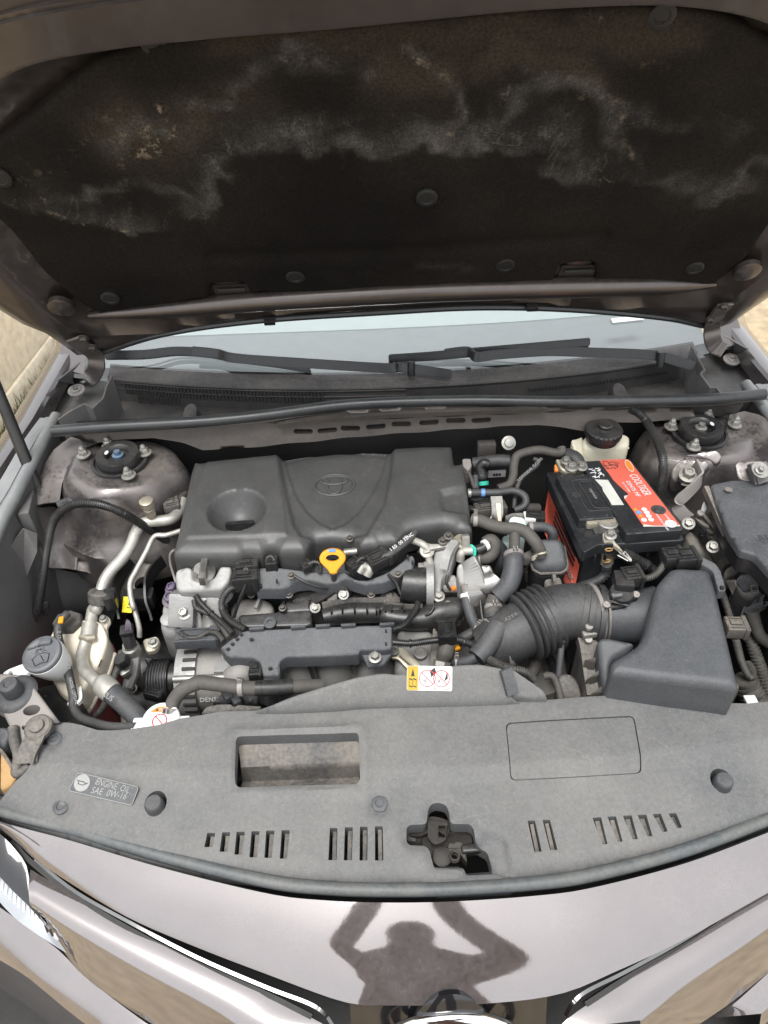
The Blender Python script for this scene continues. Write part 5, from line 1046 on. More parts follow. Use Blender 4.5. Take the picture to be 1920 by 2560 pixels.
# ribbed plenum running across
pm = [(-0.1702,0.5534,0.775),(-0.1502,0.5577,0.775),(-0.118,0.5613,0.775),(-0.0776,0.5598,0.775),(-0.0346,0.5585,0.775)] + [(-0.0621,0.5525,0.775),(-0.0299,0.5448,0.772),(0.0027,0.5448,0.77),(0.0337,0.5531,0.775),(0.0604,0.5575,0.775),(0.0724,0.5567,0.772)]
bm = BM(); tube(bm, pm, [.014, .018, .019, .018, .018, .018, .019, .020, .024, .024, .016], 16); epart('plenum', bm, 'black_plastic', 60)
bm = BM(); strap(bm, [Vector(p)+Vector((0, .012, .014)) for p in pm[:8]], .016, .004, (0, .4, 1)); epart('plenum_flange', bm, 'dusty_plastic')
for p in [(-0.1543,0.5531,0.79),(-0.1356,0.5538,0.792),(-0.1144,0.5533,0.792),(-0.0932,0.5521,0.792),(-0.0719,0.551,0.792),(-0.0508,0.5498,0.792),(-0.0296,0.5486,0.792)] + [(-0.0769,0.5512,0.79),(-0.0618,0.5504,0.79)]:
    bm = BM(); box(bm, p, (.003, .014, .012), .1); epart('plenum_rib', bm, 'black_plastic')
bm = BM(); lid(bm, [(0.0364,0.5531,0.8),(0.0444,0.5585,0.8),(0.0677,0.5543,0.8),(0.073,0.5475,0.785),(0.0674,0.5425,0.775),(0.0459,0.5437,0.775),(0.0326,0.5451,0.79)], .02, .008, .005, .008); epart('plenum_end', bm, 'dusty_plastic')
bm = BM(); strap(bm, [(-0.0081,0.5456,0.765),(0.024,0.5395,0.765),(0.0544,0.5392,0.765),(0.0746,0.5467,0.77)], .008, .004, (0, 0, 1)); epart('plenum_lip', bm, 'dusty_plastic')
bolt(en_t, (-0.0537,0.5859,0.785), (0, -.4, 1), 1.1, DBOLT)
bm = BM(); lathe(bm, Vector((-0.0537,0.5859,0.785))+Vector((0, 0, -.01)), (0, -.4, 1), [(.017, 0), (.017, .008), (.014, .01), (.001, .01)], 20); epart('bolt_boss', bm, 'dusty_plastic')
# manifold runners
for i, (a, b, c_) in enumerate((( (-0.274,0.531,0.705), (-0.2664,0.5098,0.695), (-0.2625,0.5072,0.65)), ((-0.2225,0.5271,0.71), (-0.2174,0.5033,0.7), (-0.2203,0.5051,0.65)), ((-0.1605,0.5268,0.71), (-0.1538,0.5057,0.7), (-0.1527,0.5074,0.65)), ((-0.0984,0.5264,0.71), (-0.09,0.5024,0.7), (-0.0825,0.5066,0.65)))):
    bm = BM(); tube(bm, [Vector(a)+Vector((0, .05, -.02)), a, b, c_], .043, 20, 5); epart('manifold_runner', bm, 'manifold_plastic', 60)
for L_ in ([(-0.2029,0.4933,0.75),(-0.1914,0.4747,0.745),(-0.1838,0.4602,0.725)], [(-0.1302,0.4923,0.75),(-0.1216,0.4738,0.745),(-0.1177,0.4625,0.735)]):
    bm = BM(); strap(bm, L_, .012, .005, (0, .3, 1)); r_ = epart('manifold_seam', bm, 'black_plastic')
bm = BM(); lid(bm, [(-0.0413,0.5375,0.755),(-0.0345,0.5414,0.76),(0.024,0.5369,0.755),(0.0203,0.4661,0.735),(-0.0033,0.4582,0.73),(-0.0536,0.4608,0.73)], .1, .02, .015, .012); epart('engine_casing', bm, 'manifold_plastic')
bm = BM(); lathe(bm, (-0.0051,0.4883,0.748), (0, -.2, 1), [(.0115, -.004), (.0115, .002), (.009, .003), (.008, .0015), (.001, .0015)], 20); epart('core_plug', bm, 'engine_metal')
bm = BM(); rail(bm, (0.0256,0.5297,0.75), (0.0147,0.4611,0.735), .012, .03); epart('casing_flange', bm, 'dusty_plastic')
# stamped bracket, gold coloured
bm = BM(); lid(bm, [(-0.0557,0.4775,0.752),(-0.0514,0.4935,0.755),(-0.0389,0.4983,0.755),(-0.0306,0.4949,0.752),(-0.0047,0.4697,0.742),(-0.0043,0.4598,0.738),(-0.0283,0.461,0.738),(-0.0441,0.4785,0.75)], .003, .006, .0015, .008); gb_ = epart('stamped_bracket', bm, 'brass_zinc')
bm = BM(); strap(bm, [(-0.0397,0.48,0.756),(-0.0199,0.4618,0.748)], .005, .004, (0, 0, 1)); epart('bracket_rib', bm, 'brass_zinc')
bm = BM(); lathe(bm, (-0.05,0.4861,0.758), (0, -.2, 1), [(.009, 0), (.009, .004), (.005, .004), (.005, .001), (.001, .001)], 18); epart('bracket_eye', bm, 'zinc')
# thermostat and throttle group
bm = BM(); tube(bm, [(-0.0375,0.6073,0.8),(-0.0245,0.6,0.805),(-0.0242,0.5969,0.805),(0.0015,0.5923,0.805),(0.012,0.5917,0.805)], [.014, .02, .033, .034, .034], 22, smooth=False); epart('throttle_motor', bm, 'black_plastic')
bm = BM(); tube(bm, [(0.0121,0.5933,0.805),(0.0246,0.5925,0.805)], .039, 24, smooth=False); epart('throttle_flange', bm, 'cast_aluminium')
for p in [(0.0144,0.6077,0.835),(0.0048,0.6104,0.83)]:
    bm = BM(); box(bm, p, (.012, .012, .014), .0, .002); epart('flange_lug', bm, 'cast_aluminium')
connector(en_t, (-0.0066,0.586,0.79), (.028, .026, .03), 1.5, name='throttle_plug')
bm = BM(); lid(bm, [(0.0277,0.6261,0.85),(0.0385,0.6284,0.868),(0.0627,0.6322,0.872),(0.0706,0.6252,0.872),(0.0579,0.6039,0.86),(0.0519,0.5899,0.835),(0.0388,0.5876,0.832),(0.0342,0.565,0.8),(0.0226,0.5687,0.8),(0.0234,0.5978,0.835)], .03, .01, .005, .008); epart('cast_arm', bm, 'cast_aluminium')
bm = BM(); strap(bm, [(0.0635,0.6211,0.876),(0.0486,0.599,0.868),(0.0412,0.5843,0.85)], .012, .014, (0, 0, 1)); epart('arm_web', bm, 'cast_aluminium')
bm = BM(); lid(bm, [(0.0657,0.6005,0.845),(0.0821,0.6027,0.848),(0.0847,0.585,0.838),(0.084,0.5738,0.825),(0.0688,0.5716,0.822),(0.0634,0.5862,0.835)], .05, .006, .004, .008); epart('cast_housing', bm, 'cast_aluminium')
bm = BM(); lid(bm, [(0.0389,0.5956,0.815),(0.0638,0.6047,0.82),(0.0706,0.5834,0.81),(0.0916,0.575,0.805),(0.0923,0.5654,0.79),(0.0742,0.5694,0.79),(0.0708,0.5811,0.8),(0.0403,0.5828,0.8)], .05, .01, .005, .008); epart('cast_base', bm, 'cast_aluminium')
bm = BM(); strap(bm, [(0.0832,0.6036,0.85),(0.0911,0.5846,0.838),(0.0952,0.565,0.815),(0.0961,0.5533,0.79)], .036, .012, (.25, .5, .8)); bmesh.ops.bevel(bm, geom=bm.edges[:], offset=.002, segments=2, affect='EDGES'); epart('machined_flange', bm, 'machined_aluminium')
bm = BM(); lid(bm, [(0.0979,0.5986,0.845),(0.1229,0.5987,0.845),(0.1271,0.5928,0.84),(0.1293,0.5844,0.83),(0.0976,0.5816,0.83)], .045, .008, .006, .008); epart('chrome_box', bm, 'machined_aluminium')
bm = BM(); tube(bm, [(0.0965,0.5831,0.815),(0.1133,0.579,0.815),(0.1282,0.5793,0.82),(0.1349,0.583,0.825)], .021, 18); epart('chrome_elbow', bm, 'machined_aluminium', 60)
bm = BM(); lid(bm, [(0.025,0.5837,0.8),(0.0362,0.5873,0.805),(0.0707,0.5822,0.805),(0.0742,0.5784,0.79),(0.0494,0.5816,0.785),(0.0356,0.5751,0.78),(0.0271,0.5786,0.78)], .02, .008, .004, .008); tb_ = epart('black_bracket', bm, 'black_plastic')
bolt(en_t, (0.0317,0.5682,0.8), (0, -.4, 1), 1.25); bm = BM(); box(bm, (0.0576,0.5746,0.812), (.009, .006, .008), .2, .002); epart('orange_tag', bm, 'orange_print')
bm = BM(); lid(bm, [(0.0064,0.6213,0.86),(0.0148,0.632,0.866),(0.0382,0.6261,0.87),(0.056,0.6324,0.878),(0.0703,0.625,0.878),(0.0591,0.6184,0.87),(0.0204,0.6203,0.866),(0.0202,0.6167,0.862),(0.0093,0.6153,0.858)], .004, .008, .0015, .008); epart('top_bracket', bm, 'zinc')
for p in [(0.0424,0.6257,0.876),(0.0522,0.6291,0.884)]: bolt(en_t, p, (0, -.2, 1), .95, DBOLT)
bm = BM(); lathe(bm, (0.0742,0.6335,0.86), (0, -.1, 1), [(.013, -.02), (.013, 0), (.015, .001), (.015, .008), (.010, .009), (.010, .016), (.001, .016)], 16); epart('union_bolt', bm, 'brass_zinc')
bm = BM(); rail(bm, (0.0809,0.6295,0.885), (0.082,0.6216,0.86), .014, .01); epart('upright_tab', bm, 'zinc')
bm = BM(); tube(bm, [(-0.0234,0.6537,0.862),(-0.0064,0.6415,0.866),(0.0082,0.6308,0.866),(0.0176,0.6244,0.858),(0.0182,0.616,0.845),(0.0233,0.6093,0.83)], .0065, 10); epart('bypass_pipe', bm, 'pipe_aluminium', 60)
bm = BM(); lathe(bm, (0.0153,0.623,0.858), (0, -.5, .8), [(.013, -.004), (.013, .002), (.009, .003), (.001, .003)], 18); epart('pipe_collar', bm, 'zinc')
bm = BM(); tube(bm, [(0.0721,0.6096,0.845),(0.0729,0.6115,0.858),(0.0787,0.6154,0.86),(0.0936,0.6139,0.862)], .0075, 12); epart('vacuum_pipe', bm, 'pipe_aluminium', 60)
bm = BM(); tube(bm, [(0.0755,0.5742,0.822),(0.0786,0.5678,0.81),(0.0796,0.5613,0.795)], .0085, 12); epart('drain_stub', bm, 'zinc', 60)
# mount bracket at the timing end
mb = thing('engine_mount', 'cast aluminium engine mount bracket between the silver pipes and the engine cover', 'engine mount')
mo = [(-0.4244,0.6074,0.835),(-0.4226,0.6184,0.84),(-0.4029,0.6219,0.845),(-0.3943,0.6181,0.845),(-0.3924,0.6024,0.835),(-0.3892,0.6005,0.832),(-0.3608,0.5988,0.832),(-0.354,0.6018,0.835),(-0.3448,0.6181,0.85),(-0.3264,0.6154,0.85),(-0.3244,0.6087,0.847),(-0.3284,0.5922,0.832),(-0.3414,0.581,0.825),(-0.4134,0.5836,0.825),(-0.4205,0.5888,0.828)]
bm = BM(); lid(bm, mo, .035, .006, .005, .007); obj('mount_yoke', bm, 'cast_aluminium', mb)
bm = BM(); rail(bm, (-0.4138,0.6064,0.8), (-0.4199,0.5721,0.75), .045, .05, .006, (0, -1, .5)); obj('mount_leg', bm, 'cast_aluminium', mb)
bm = BM(); lid(bm, [(-0.4299,0.5649,0.745),(-0.4133,0.5892,0.775),(-0.3883,0.5874,0.772),(-0.3854,0.5685,0.752),(-0.3892,0.5593,0.742),(-0.4045,0.5431,0.72),(-0.4306,0.5474,0.72)], .05, .01, .006, .008); obj('mount_foot', bm, 'cast_aluminium', mb)
bm = BM(); rail(bm, (-0.3569,0.6032,0.8), (-0.3609,0.5738,0.765), .028, .04, .005, (0, -1, .5)); obj('mount_leg', bm, 'cast_aluminium', mb)
bm = BM(); lathe(bm, (-0.3808,0.595,0.8), (0, -.5, 1), [(.024, -.02), (.022, 0), (.015, .01), (.001, .012)], 20); obj('mount_boss', bm, 'cast_aluminium', mb)
bm = BM(); lathe(bm, (-0.3762,0.6125,0.84), (0, -.3, 1), [(.022, -.03), (.022, -.004), (.018, 0), (.014, .006), (.012, .012), (.001, .012)], 20); obj('mount_stud', bm, 'machined_aluminium', mb)
bm = BM(); box(bm, (-0.3703,0.6018,0.85), (.012, .05, .02), .05, .003); obj('stud_bridge', bm, 'machined_aluminium', mb)
bolt(mb, (-0.4112,0.5702,0.782), (-.1, -.5, 1), 1.5, None)
bm = BM(); tube(bm, [(-0.3723,0.5662,0.74),(-0.3686,0.5895,0.755),(-0.3603,0.6063,0.75)], .018, 14); obj('mount_strut', bm, 'engine_metal', mb)
# lower mount with purple bolts
lm = thing('side_mount', 'dusty side mount with purple bolts and a yellow tag', 'engine mount')
bm = BM(); lid(bm, [(-0.4581,0.5984,0.775),(-0.4471,0.6062,0.782),(-0.4277,0.6051,0.782),(-0.4248,0.5966,0.775),(-0.4285,0.5797,0.755),(-0.4589,0.5814,0.755)], .04, .01, .005, .008); obj('mount_arm', bm, 'cast_aluminium', lm)
bm = BM(); lid(bm, [(-0.4618,0.5724,0.75),(-0.4558,0.5878,0.775),(-0.4299,0.5896,0.775),(-0.4279,0.5706,0.75),(-0.4335,0.5577,0.74),(-0.4552,0.5588,0.74)], .05, .012, .008, .008); obj('mount_body', bm, 'cast_aluminium', lm)
bm = BM(); lathe(bm, (-0.4441,0.5723,0.765), (0, -.3, 1), [(.013, 0), (.013, .003), (.011, .004), (.001, .004)], 24); obj('mount_boss', bm, 'cast_aluminium', lm)
bm = BM(); tube(bm, [(-0.4479,0.5726,0.72),(-0.4488,0.5696,0.69)], [.012, .007], 12, smooth=False); obj('mount_stud', bm, 'engine_metal', lm)
for p, s_ in (((-0.4365,0.5961,0.79), 2.0), ((-0.4405,0.6229,0.79), 1.6)): bolt(lm, p, (-.1, -.3, 1), s_, PBOLT)
bm = BM(); lid(bm, [(-0.5554,0.6784,0.775),(-0.5341,0.701,0.79),(-0.4888,0.692,0.79),(-0.4899,0.6736,0.78),(-0.5006,0.66,0.77),(-0.4989,0.6336,0.74),(-0.5504,0.6295,0.735),(-0.5562,0.6499,0.755)], .012, .008, .004, .008, holes=[loop((-0.5088,0.6625,0.78), .016, 18, .7)]); obj('mount_plate', bm, 'dark_steel', lm)
for L_ in ([(-0.5295,0.6922,0.8),(-0.5437,0.6705,0.79),(-0.5529,0.649,0.772),(-0.5491,0.6251,0.752),(-0.5445,0.6063,0.735)], [(-0.4708,0.6941,0.795),(-0.4851,0.6753,0.79),(-0.4954,0.6547,0.775),(-0.4953,0.627,0.755),(-0.4879,0.6055,0.73)]):
    bm = BM(); strap(bm, L_, .03, .004, (0, 0, 1)); obj('mount_flange', bm, 'black_plastic', lm)
bm = BM(); box(bm, (-0.5128,0.6386,0.752), (.055, .028, .03), .05, .003); obj('mount_block', bm, 'black_plastic', lm)
bm = BM(); rail(bm, (-0.531,0.6072,0.772), (-0.5131,0.6051,0.772), .028, .001, .0003, (0, -.7, .8)); yt = obj('yellow_tag', bm, 'yellow_sticker', lm)
a, b = Vector((-0.5093,0.5934,0.7735)), Vector((-0.5114,0.6094,0.7785)); fr = frame_of(a+Vector((-.006, 0, 0)), b+Vector((-.006, 0, 0)), a+Vector((-.03, 0, 0)))
text('tag_number', '51', frame_of((-0.5214,0.5965,0.772), (-0.5098,0.5959,0.772), (-0.5238,0.6125,0.776)), .018, 'black_print', yt, 0, .002)


# ------------------------------------------------------------------ harnesses and covers over the engine
hg = thing('harness_guard', 'black plastic cable guard below the front edge of the engine cover', 'cable guard')
bm = BM(); lid(bm, [(-0.2857,0.6148,0.838),(-0.2626,0.6152,0.84),(-0.2462,0.6145,0.842),(-0.219,0.6098,0.842),(-0.1924,0.6055,0.838),(-0.1525,0.6001,0.832),(-0.1283,0.6005,0.834),(-0.1124,0.5892,0.83),(-0.0912,0.5861,0.83),(-0.0534,0.5966,0.838),(-0.0313,0.6092,0.845),(-0.0113,0.6208,0.855),(-0.0064,0.6141,0.85),(-0.0105,0.5997,0.84),(-0.0325,0.5894,0.832),(-0.0622,0.5802,0.826),(-0.0942,0.5786,0.822),(-0.11,0.5837,0.826),(-0.1284,0.5902,0.83),(-0.1418,0.5846,0.827),(-0.1605,0.584,0.826),(-0.1922,0.5918,0.832),(-0.2137,0.5913,0.83),(-0.2351,0.5811,0.822),(-0.2832,0.5838,0.822)], .022, .004, .003, .008); obj('guard_body', bm, 'bracket_plastic', hg)
bm = BM(); lid(bm, [(-0.31,0.594,0.812),(-0.2369,0.5888,0.812),(-0.2126,0.5994,0.82),(-0.1938,0.601,0.82),(-0.1616,0.592,0.815),(-0.1186,0.5933,0.815),(-0.1188,0.5907,0.812),(-0.162,0.5913,0.81),(-0.1945,0.5988,0.812),(-0.2375,0.5883,0.806),(-0.3109,0.5943,0.806)], .01, .003, .002, .01); obj('guard_ledge', bm, 'black_plastic', hg)
slots(hg, [(-0.2452,0.5852,0.836),(-0.0192,0.6099,0.8565),(-0.0114,0.6017,0.851)], (.003, .006, .006), .1)
connector(hg, (-0.2976,0.6183,0.842), (.040, .024, .022), .05); connector(hg, (-0.2556,0.6185,0.845), (.022, .020, .02), .05); connector(hg, (-0.2994,0.598,0.832), (.046, .032, .028), .05)
bm = BM(); box(bm, (-0.2992,0.593,0.82), (.055, .02, .012), .03, .002); obj('plug_shroud', bm, 'black_plastic', hg)
bm = BM(); tube(bm, [(-0.1038,0.5916,0.842),(-0.0955,0.5981,0.85),(-0.085,0.5917,0.85),(-0.0907,0.5854,0.84)], .008, 12); obj('foil_wrap', bm, 'zinc', hg, 60)
connector(hg, (-0.0699,0.6054,0.858), (.042, .030, .018), .55, name='cable_clip'); connector(hg, (-0.1114,0.6009,0.85), (.026, .024, .018), .7); connector(hg, (-0.1941,0.6059,0.848), (.018, .018, .014), .5)
GW = 'ribbed black wiring looms of the engine'
def loom(label, pts, r=.0075, m='loom', pit=.0042): return hose('wiring_loom', label, 'wiring loom', pts, r, m, (pit, r*.24), 12, 8, GW)
loom('short ribbed loom arching over the black cable guard by its plugs', [(-0.2639,0.6174,0.852),(-0.2604,0.6196,0.86),(-0.2543,0.6199,0.862),(-0.2502,0.6161,0.858),(-0.2501,0.6131,0.848)], .0055)
loom('short ribbed loom curling beside the yellow dipstick handle', [(-0.1894,0.6041,0.855),(-0.1799,0.6061,0.858),(-0.172,0.6039,0.856),(-0.1699,0.6007,0.848),(-0.1715,0.5976,0.84)], .0065)
loom('short ribbed loom curling over the foil wrapped cable', [(-0.1084,0.6002,0.856),(-0.1002,0.6049,0.862),(-0.0922,0.6064,0.862),(-0.0845,0.6024,0.858)], .0065)
o = hose('printed_cable', 'dark sleeved cable with white print emerging under the engine cover', 'cable', [(-0.0631,0.6046,0.862),(-0.0496,0.6092,0.866),(-0.0304,0.6234,0.87),(-0.0135,0.638,0.874)] + [(-0.0043,0.6535,0.875)], .0095, 'rubber')
pa, pb = Vector((-0.0486,0.6006,0.878)), Vector((-0.0267,0.6168,0.883)); text('cable_print', '1 E0  00 33NC', frame_of(pa, pb, pa+Vector((0, .02, .01))), .0085, 'white_print', o, 0, .0035)
loom('ribbed loom bending down from the guard plug into the grey cable plate', [(-0.3154,0.5874,0.825),(-0.3279,0.5803,0.825),(-0.3407,0.5688,0.812),(-0.3398,0.5557,0.8),(-0.3236,0.5329,0.798),(-0.2941,0.5093,0.8)], .0095)
loom('thin ribbed loom running from the mount bracket to the grey cable plate', [(-0.3866,0.5793,0.815),(-0.3776,0.5667,0.81),(-0.3584,0.5489,0.802),(-0.3361,0.5277,0.798),(-0.3148,0.5019,0.8)], .0075)
loom('dusty ribbed loom beside the thin loom on the mount bracket', [(-0.3907,0.5754,0.808),(-0.3851,0.5624,0.802),(-0.3618,0.5507,0.797),(-0.3416,0.5296,0.793),(-0.3216,0.4982,0.795)], .007, 'loom_dusty')
loom('ribbed loom curving from its plug on the mount foot to the cable plate', [(-0.4128,0.5318,0.775),(-0.3986,0.5209,0.775),(-0.3808,0.52,0.775),(-0.3626,0.5245,0.782),(-0.3454,0.5166,0.785),(-0.332,0.4989,0.785)], .0075, 'loom_dusty')
pg = connector(None, (-0.3839,0.5273,0.765), (.075, .03, .02), .02, 'bracket_plastic', 'plug_rail'); tag(pg, 'dusty flat plug rail on the foot of the mount bracket', 'connector')
# grey cable plate
cp = thing('cable_plate', 'flat grey plastic cable plate over the intake manifold', 'cable plate')
plo = [(-0.3172,0.4607,0.79),(-0.3334,0.4762,0.795),(-0.2998,0.4975,0.81),(-0.2915,0.4998,0.81),(-0.1843,0.4985,0.812),(-0.0647,0.495,0.815)] + [(-0.0517,0.4929,0.815),(-0.0534,0.4587,0.797),(-0.0647,0.4571,0.795),(-0.1051,0.4592,0.795)] + [(-0.1071,0.4529,0.797),(-0.1941,0.4546,0.796),(-0.2257,0.4558,0.795),(-0.2351,0.449,0.79),(-0.2349,0.4291,0.775),(-0.2614,0.4305,0.775),(-0.2648,0.4461,0.785),(-0.2679,0.452,0.79),(-0.2787,0.4575,0.792)]
bm = BM(); lid(bm, plo, .022, .004, .003, .008); obj('plate_body', bm, 'bracket_plastic', cp)
slots(cp, [(-0.3049,0.4844,0.8075),(-0.3121,0.4778,0.8035),(-0.3192,0.4709,0.7995),(-0.2987,0.4905,0.8115)], (.005, .004, .003), .75); slots(cp, [(-0.2811,0.4817,0.8085),(-0.2493,0.4386,0.7865)], (.006, .004, .003), .3); slots(cp, [(-0.0619,0.484,0.8125),(-0.0628,0.4655,0.8025)], (.003, .005, .003), 0)
for p in [(-0.2734,0.4973,0.815),(-0.2049,0.4957,0.817),(-0.1645,0.4958,0.817),(-0.1229,0.494,0.818)] + [(-0.0599,0.4925,0.818)]:
    bm = BM(); box(bm, p, (.024, .005, .006), .03, .001); obj('plate_tab', bm, 'bracket_plastic', cp)
bm = BM(); lid(bm, [(-0.1074,0.4657,0.79),(-0.0663,0.4636,0.79)] + [(-0.0521,0.4609,0.788),(-0.0677,0.4452,0.772),(-0.0941,0.4448,0.772)] + [(-0.0914,0.443,0.775)], .005, .004, .002, .008); obj('plate_lug', bm, 'bracket_plastic', cp)
bolt(cp, (-0.0813,0.452,0.786), (0, -.2, 1), 1.25)
connector(cp, (-0.2742,0.4482,0.772), (.022, .036, .02), .02); 
bm = BM(); tube(bm, [(-0.2498,0.4329,0.77),(-0.2509,0.4354,0.755),(-0.2569,0.4376,0.7)], .012, 12, 6, (.005, .002)); obj('plate_drop', bm, 'rubber', cp)
loom('ribbed loom rising from the grey cable plate to the throttle plug', [(-0.0505,0.4932,0.806),(-0.034,0.5,0.805),(-0.0205,0.519,0.803),(-0.0083,0.5439,0.8),(-0.0049,0.5631,0.795)], .0075)
loom('ribbed loom running from the grey cable plate towards the intake hose', [(-0.0514,0.4746,0.795),(-0.0233,0.4722,0.793),(0.0077,0.4758,0.793),(0.0345,0.4771,0.793),(0.0593,0.477,0.79),(0.08,0.4737,0.78),(0.0931,0.4723,0.765)], .0095)
lc = connector(None, (0.0371,0.4857,0.803), (.04, .030, .02), 1.57, name='loom_clip'); tag(lc, 'black cable clip gripping the loom above the grey casing', 'cable clip')
band(lc, 'clip_band', (0.0369,0.4761,0.793), (1, 0, 0), .0085, .026, 'black_plastic')

# dipstick
ds = thing('oil_dipstick', 'yellow ring handle of the oil dipstick under the engine cover arch', 'dipstick')
c = Vector((-0.1477,0.5975,0.868)); fr = (c, Vector((1, 0, 0)), Vector((0, .55, .835)), Vector((0, -.835, .55)))
out = [(.0225*cos(a), .0165*sin(a)+.003) for a in [radians(-30+k*12) for k in range(21)]] + [(-.008, -.018), (-.006, -.024), (.006, -.024), (.008, -.018)]
bm = BM(); panel(bm, out, 0, [[(.0115*cos(a), .006*sin(a)+.004) for a in [radians(k*20) for k in range(18)]]], .003, .009, None, .003, fr, bottom=False); obj('handle', bm, 'yellow_plastic', ds)
bm = BM(); box(bm, c+fr[2]*.017+fr[3]*.0, (.012, .005, .003), fr[1:], .0005); obj('blue_mark', bm, 'blue_print', ds)
bm = BM(); tube(bm, [c+fr[2]*-.022-fr[3]*.004, c+Vector((0, -.004, -.06))], .005, 10, smooth=False); obj('dipstick_tube', bm, 'dark_steel', ds)
bm = BM(); lid(bm, [(-0.1915,0.699,0.822),(-0.1158,0.6966,0.822),(-0.105,0.6794,0.812),(-0.1093,0.6755,0.81),(-0.1875,0.6802,0.81)], .02, .006, .003, .01); fb = obj('filler_gasket', bm, 'black_plastic', en_t)
for p in [(-0.18,0.6832,0.826),(-0.1185,0.6775,0.824)]: bolt(en_t, p, (0, -.2, 1), .9, DBOLT)
bm = BM(); tube(bm, [(-0.1294,0.6408,0.845),(-0.1061,0.6401,0.848)], .007, 10, smooth=False); obj('coil_terminal', bm, 'zinc', en_t)

# alternator
al = thing('alternator', 'aluminium alternator with slotted housing beside the engine block', 'alternator')
ac = Vector((-0.3874,0.5261,0.66))
bm = BM(); lathe(bm, ac+Vector((-.045, 0, 0)), (1, 0, 0), [(.05, 0), (.068, .004), (.07, .03), (.07, .04)], 32); obj('front_housing', bm, 'cast_aluminium', al)
bm = BM(); lathe(bm, ac+Vector((-.005, 0, 0)), (1, 0, 0), [(.062, 0), (.062, .045)], 32); obj('stator', bm, 'engine_metal', al)
bm = BM(); lathe(bm, ac+Vector((.04, 0, 0)), (1, 0, 0), [(.068, 0), (.07, .01), (.066, .035), (.04, .04), (.001, .04)], 32); obj('rear_housing', bm, 'cast_aluminium', al)
bm = BM(); lathe(bm, ac+Vector((-.105, 0, 0)), (1, 0, 0), [(.02, 0), (.03, .002), (.034, .01), (.034, .04), (.028, .042), (.028, .06)], 32); obj('pulley', bm, 'black_plastic', al)
for k in range(7):
    bm = BM(); lathe(bm, ac+Vector((-.100+.005*k, 0, 0)), (1, 0, 0), [(.034, 0), (.0358, .0012), (.0358, .0024), (.034, .0036)], 32); obj('pulley_groove', bm, 'rubber', al)
for k in range(-3, 10):
    a = radians(90+k*13); p = ac+Vector((-.022, -cos(a-pi/2)*.0*1, 0)); d = Vector((0, -sin(a-pi/2), cos(a-pi/2)))
    bm = BM(); box(bm, ac+Vector((-.016, 0, 0))+d*.0705, (.022, .006, .004), (Vector((1, 0, 0)), d.cross(Vector((1, 0, 0))), d), .001); obj('vent_slot', bm, 'deep_black', al)
bm = BM(); tube(bm, [ac+Vector((-.04, -.045, .055)), ac+Vector((.08, -.045, .055))], .006, 10, smooth=False); obj('through_bolt', bm, 'zinc', al)
bm = BM(); box(bm, ac+Vector((.05, -.03, .06)), (.04, .03, .02), .0, .004); obj('terminal_block', bm, 'cast_aluminium', al)
text('alternator_print', 'DENSO', frame_of(ac+Vector((0, -.062, .012)), ac+Vector((.03, -.062, .012)), ac+Vector((0, -.055, .03))), .012, 'white_print', al, 0, .001)
tag(obj('fan_shroud', (lambda b: (lid(b, [(-0.3539,0.3752,0.765),(-0.3464,0.3844,0.77),(-0.3246,0.3869,0.77),(-0.2592,0.3813,0.77),(-0.2633,0.3755,0.765),(-0.3483,0.3746,0.762)], .04, .006, .003, .01), b)[1])(BM()), 'dusty_plastic'), 'thin dusty plastic fan shroud edge behind the front cover', 'fan shroud')
cb = thing('cooling_bracket', 'angular black plastic bracket below the radiator hose', 'bracket')
bm = BM(); lid(bm, [(-0.3479,0.4108,0.74),(-0.3291,0.4227,0.75),(-0.2995,0.4212,0.75),(-0.2705,0.4184,0.745),(-0.2727,0.4057,0.735),(-0.3296,0.4085,0.735)], .05, .006, .003, .01); obj('bracket_body', bm, 'black_plastic', cb)
for p in [(-0.3192,0.4115,0.756),(-0.3055,0.405,0.752)]:
    bm = BM(); box(bm, p, (.012, .02, .012), .6, .001); obj('bracket_lug', bm, 'bracket_plastic', cb)
bm = BM(); tube(bm, [(-0.3183,0.4555,0.74),(-0.304,0.4577,0.75),(-0.2926,0.4637,0.745),(-0.2983,0.4568,0.73)], .022, 14); obj('water_outlet', bm, 'engine_metal', cb, 60)

# ------------------------------------------------------------------ hoses and pipes, timing side
rh = hose('radiator_hose', 'thick grey rubber radiator hose arching over the alternator', 'radiator hose', [(-0.3985,0.3691,0.775),(-0.3925,0.3863,0.785),(-0.3765,0.3944,0.8),(-0.3549,0.3987,0.808)] + [(-0.35,0.4002,0.808),(-0.3094,0.3936,0.806),(-0.2752,0.3885,0.804),(-0.23,0.3897,0.8),(-0.2009,0.3939,0.795),(-0.1658,0.4009,0.785)], .0185, 'rubber_brown', k=.6)
bm = BM(); tube(bm, [(-0.2651,0.3875,0.804),(-0.2554,0.388,0.803),(-0.255,0.388,0.803),(-0.232,0.3898,0.8),(-0.2096,0.3926,0.797)], [.0122, .0122, .0128, .013, .0128], 18, 8, (.0026, .0008)); obj('braided_sleeve', bm, 'loom', rh)
cl = hose('wiring_loom', 'long ribbed black loom looping across the strut tower apron', 'wiring loom', [(-0.707,0.6047,0.73),(-0.687,0.613,0.765),(-0.6693,0.643,0.82),(-0.6606,0.6804,0.86),(-0.6491,0.7042,0.89),(-0.6222,0.709,0.915),(-0.5888,0.7035,0.93),(-0.5508,0.6951,0.932),(-0.52,0.6939,0.915),(-0.5012,0.7107,0.875),(-0.4862,0.7281,0.835),(-0.4654,0.739,0.795)], .0105, 'loom', (.0042, .0018), 14, 8, k=.76)
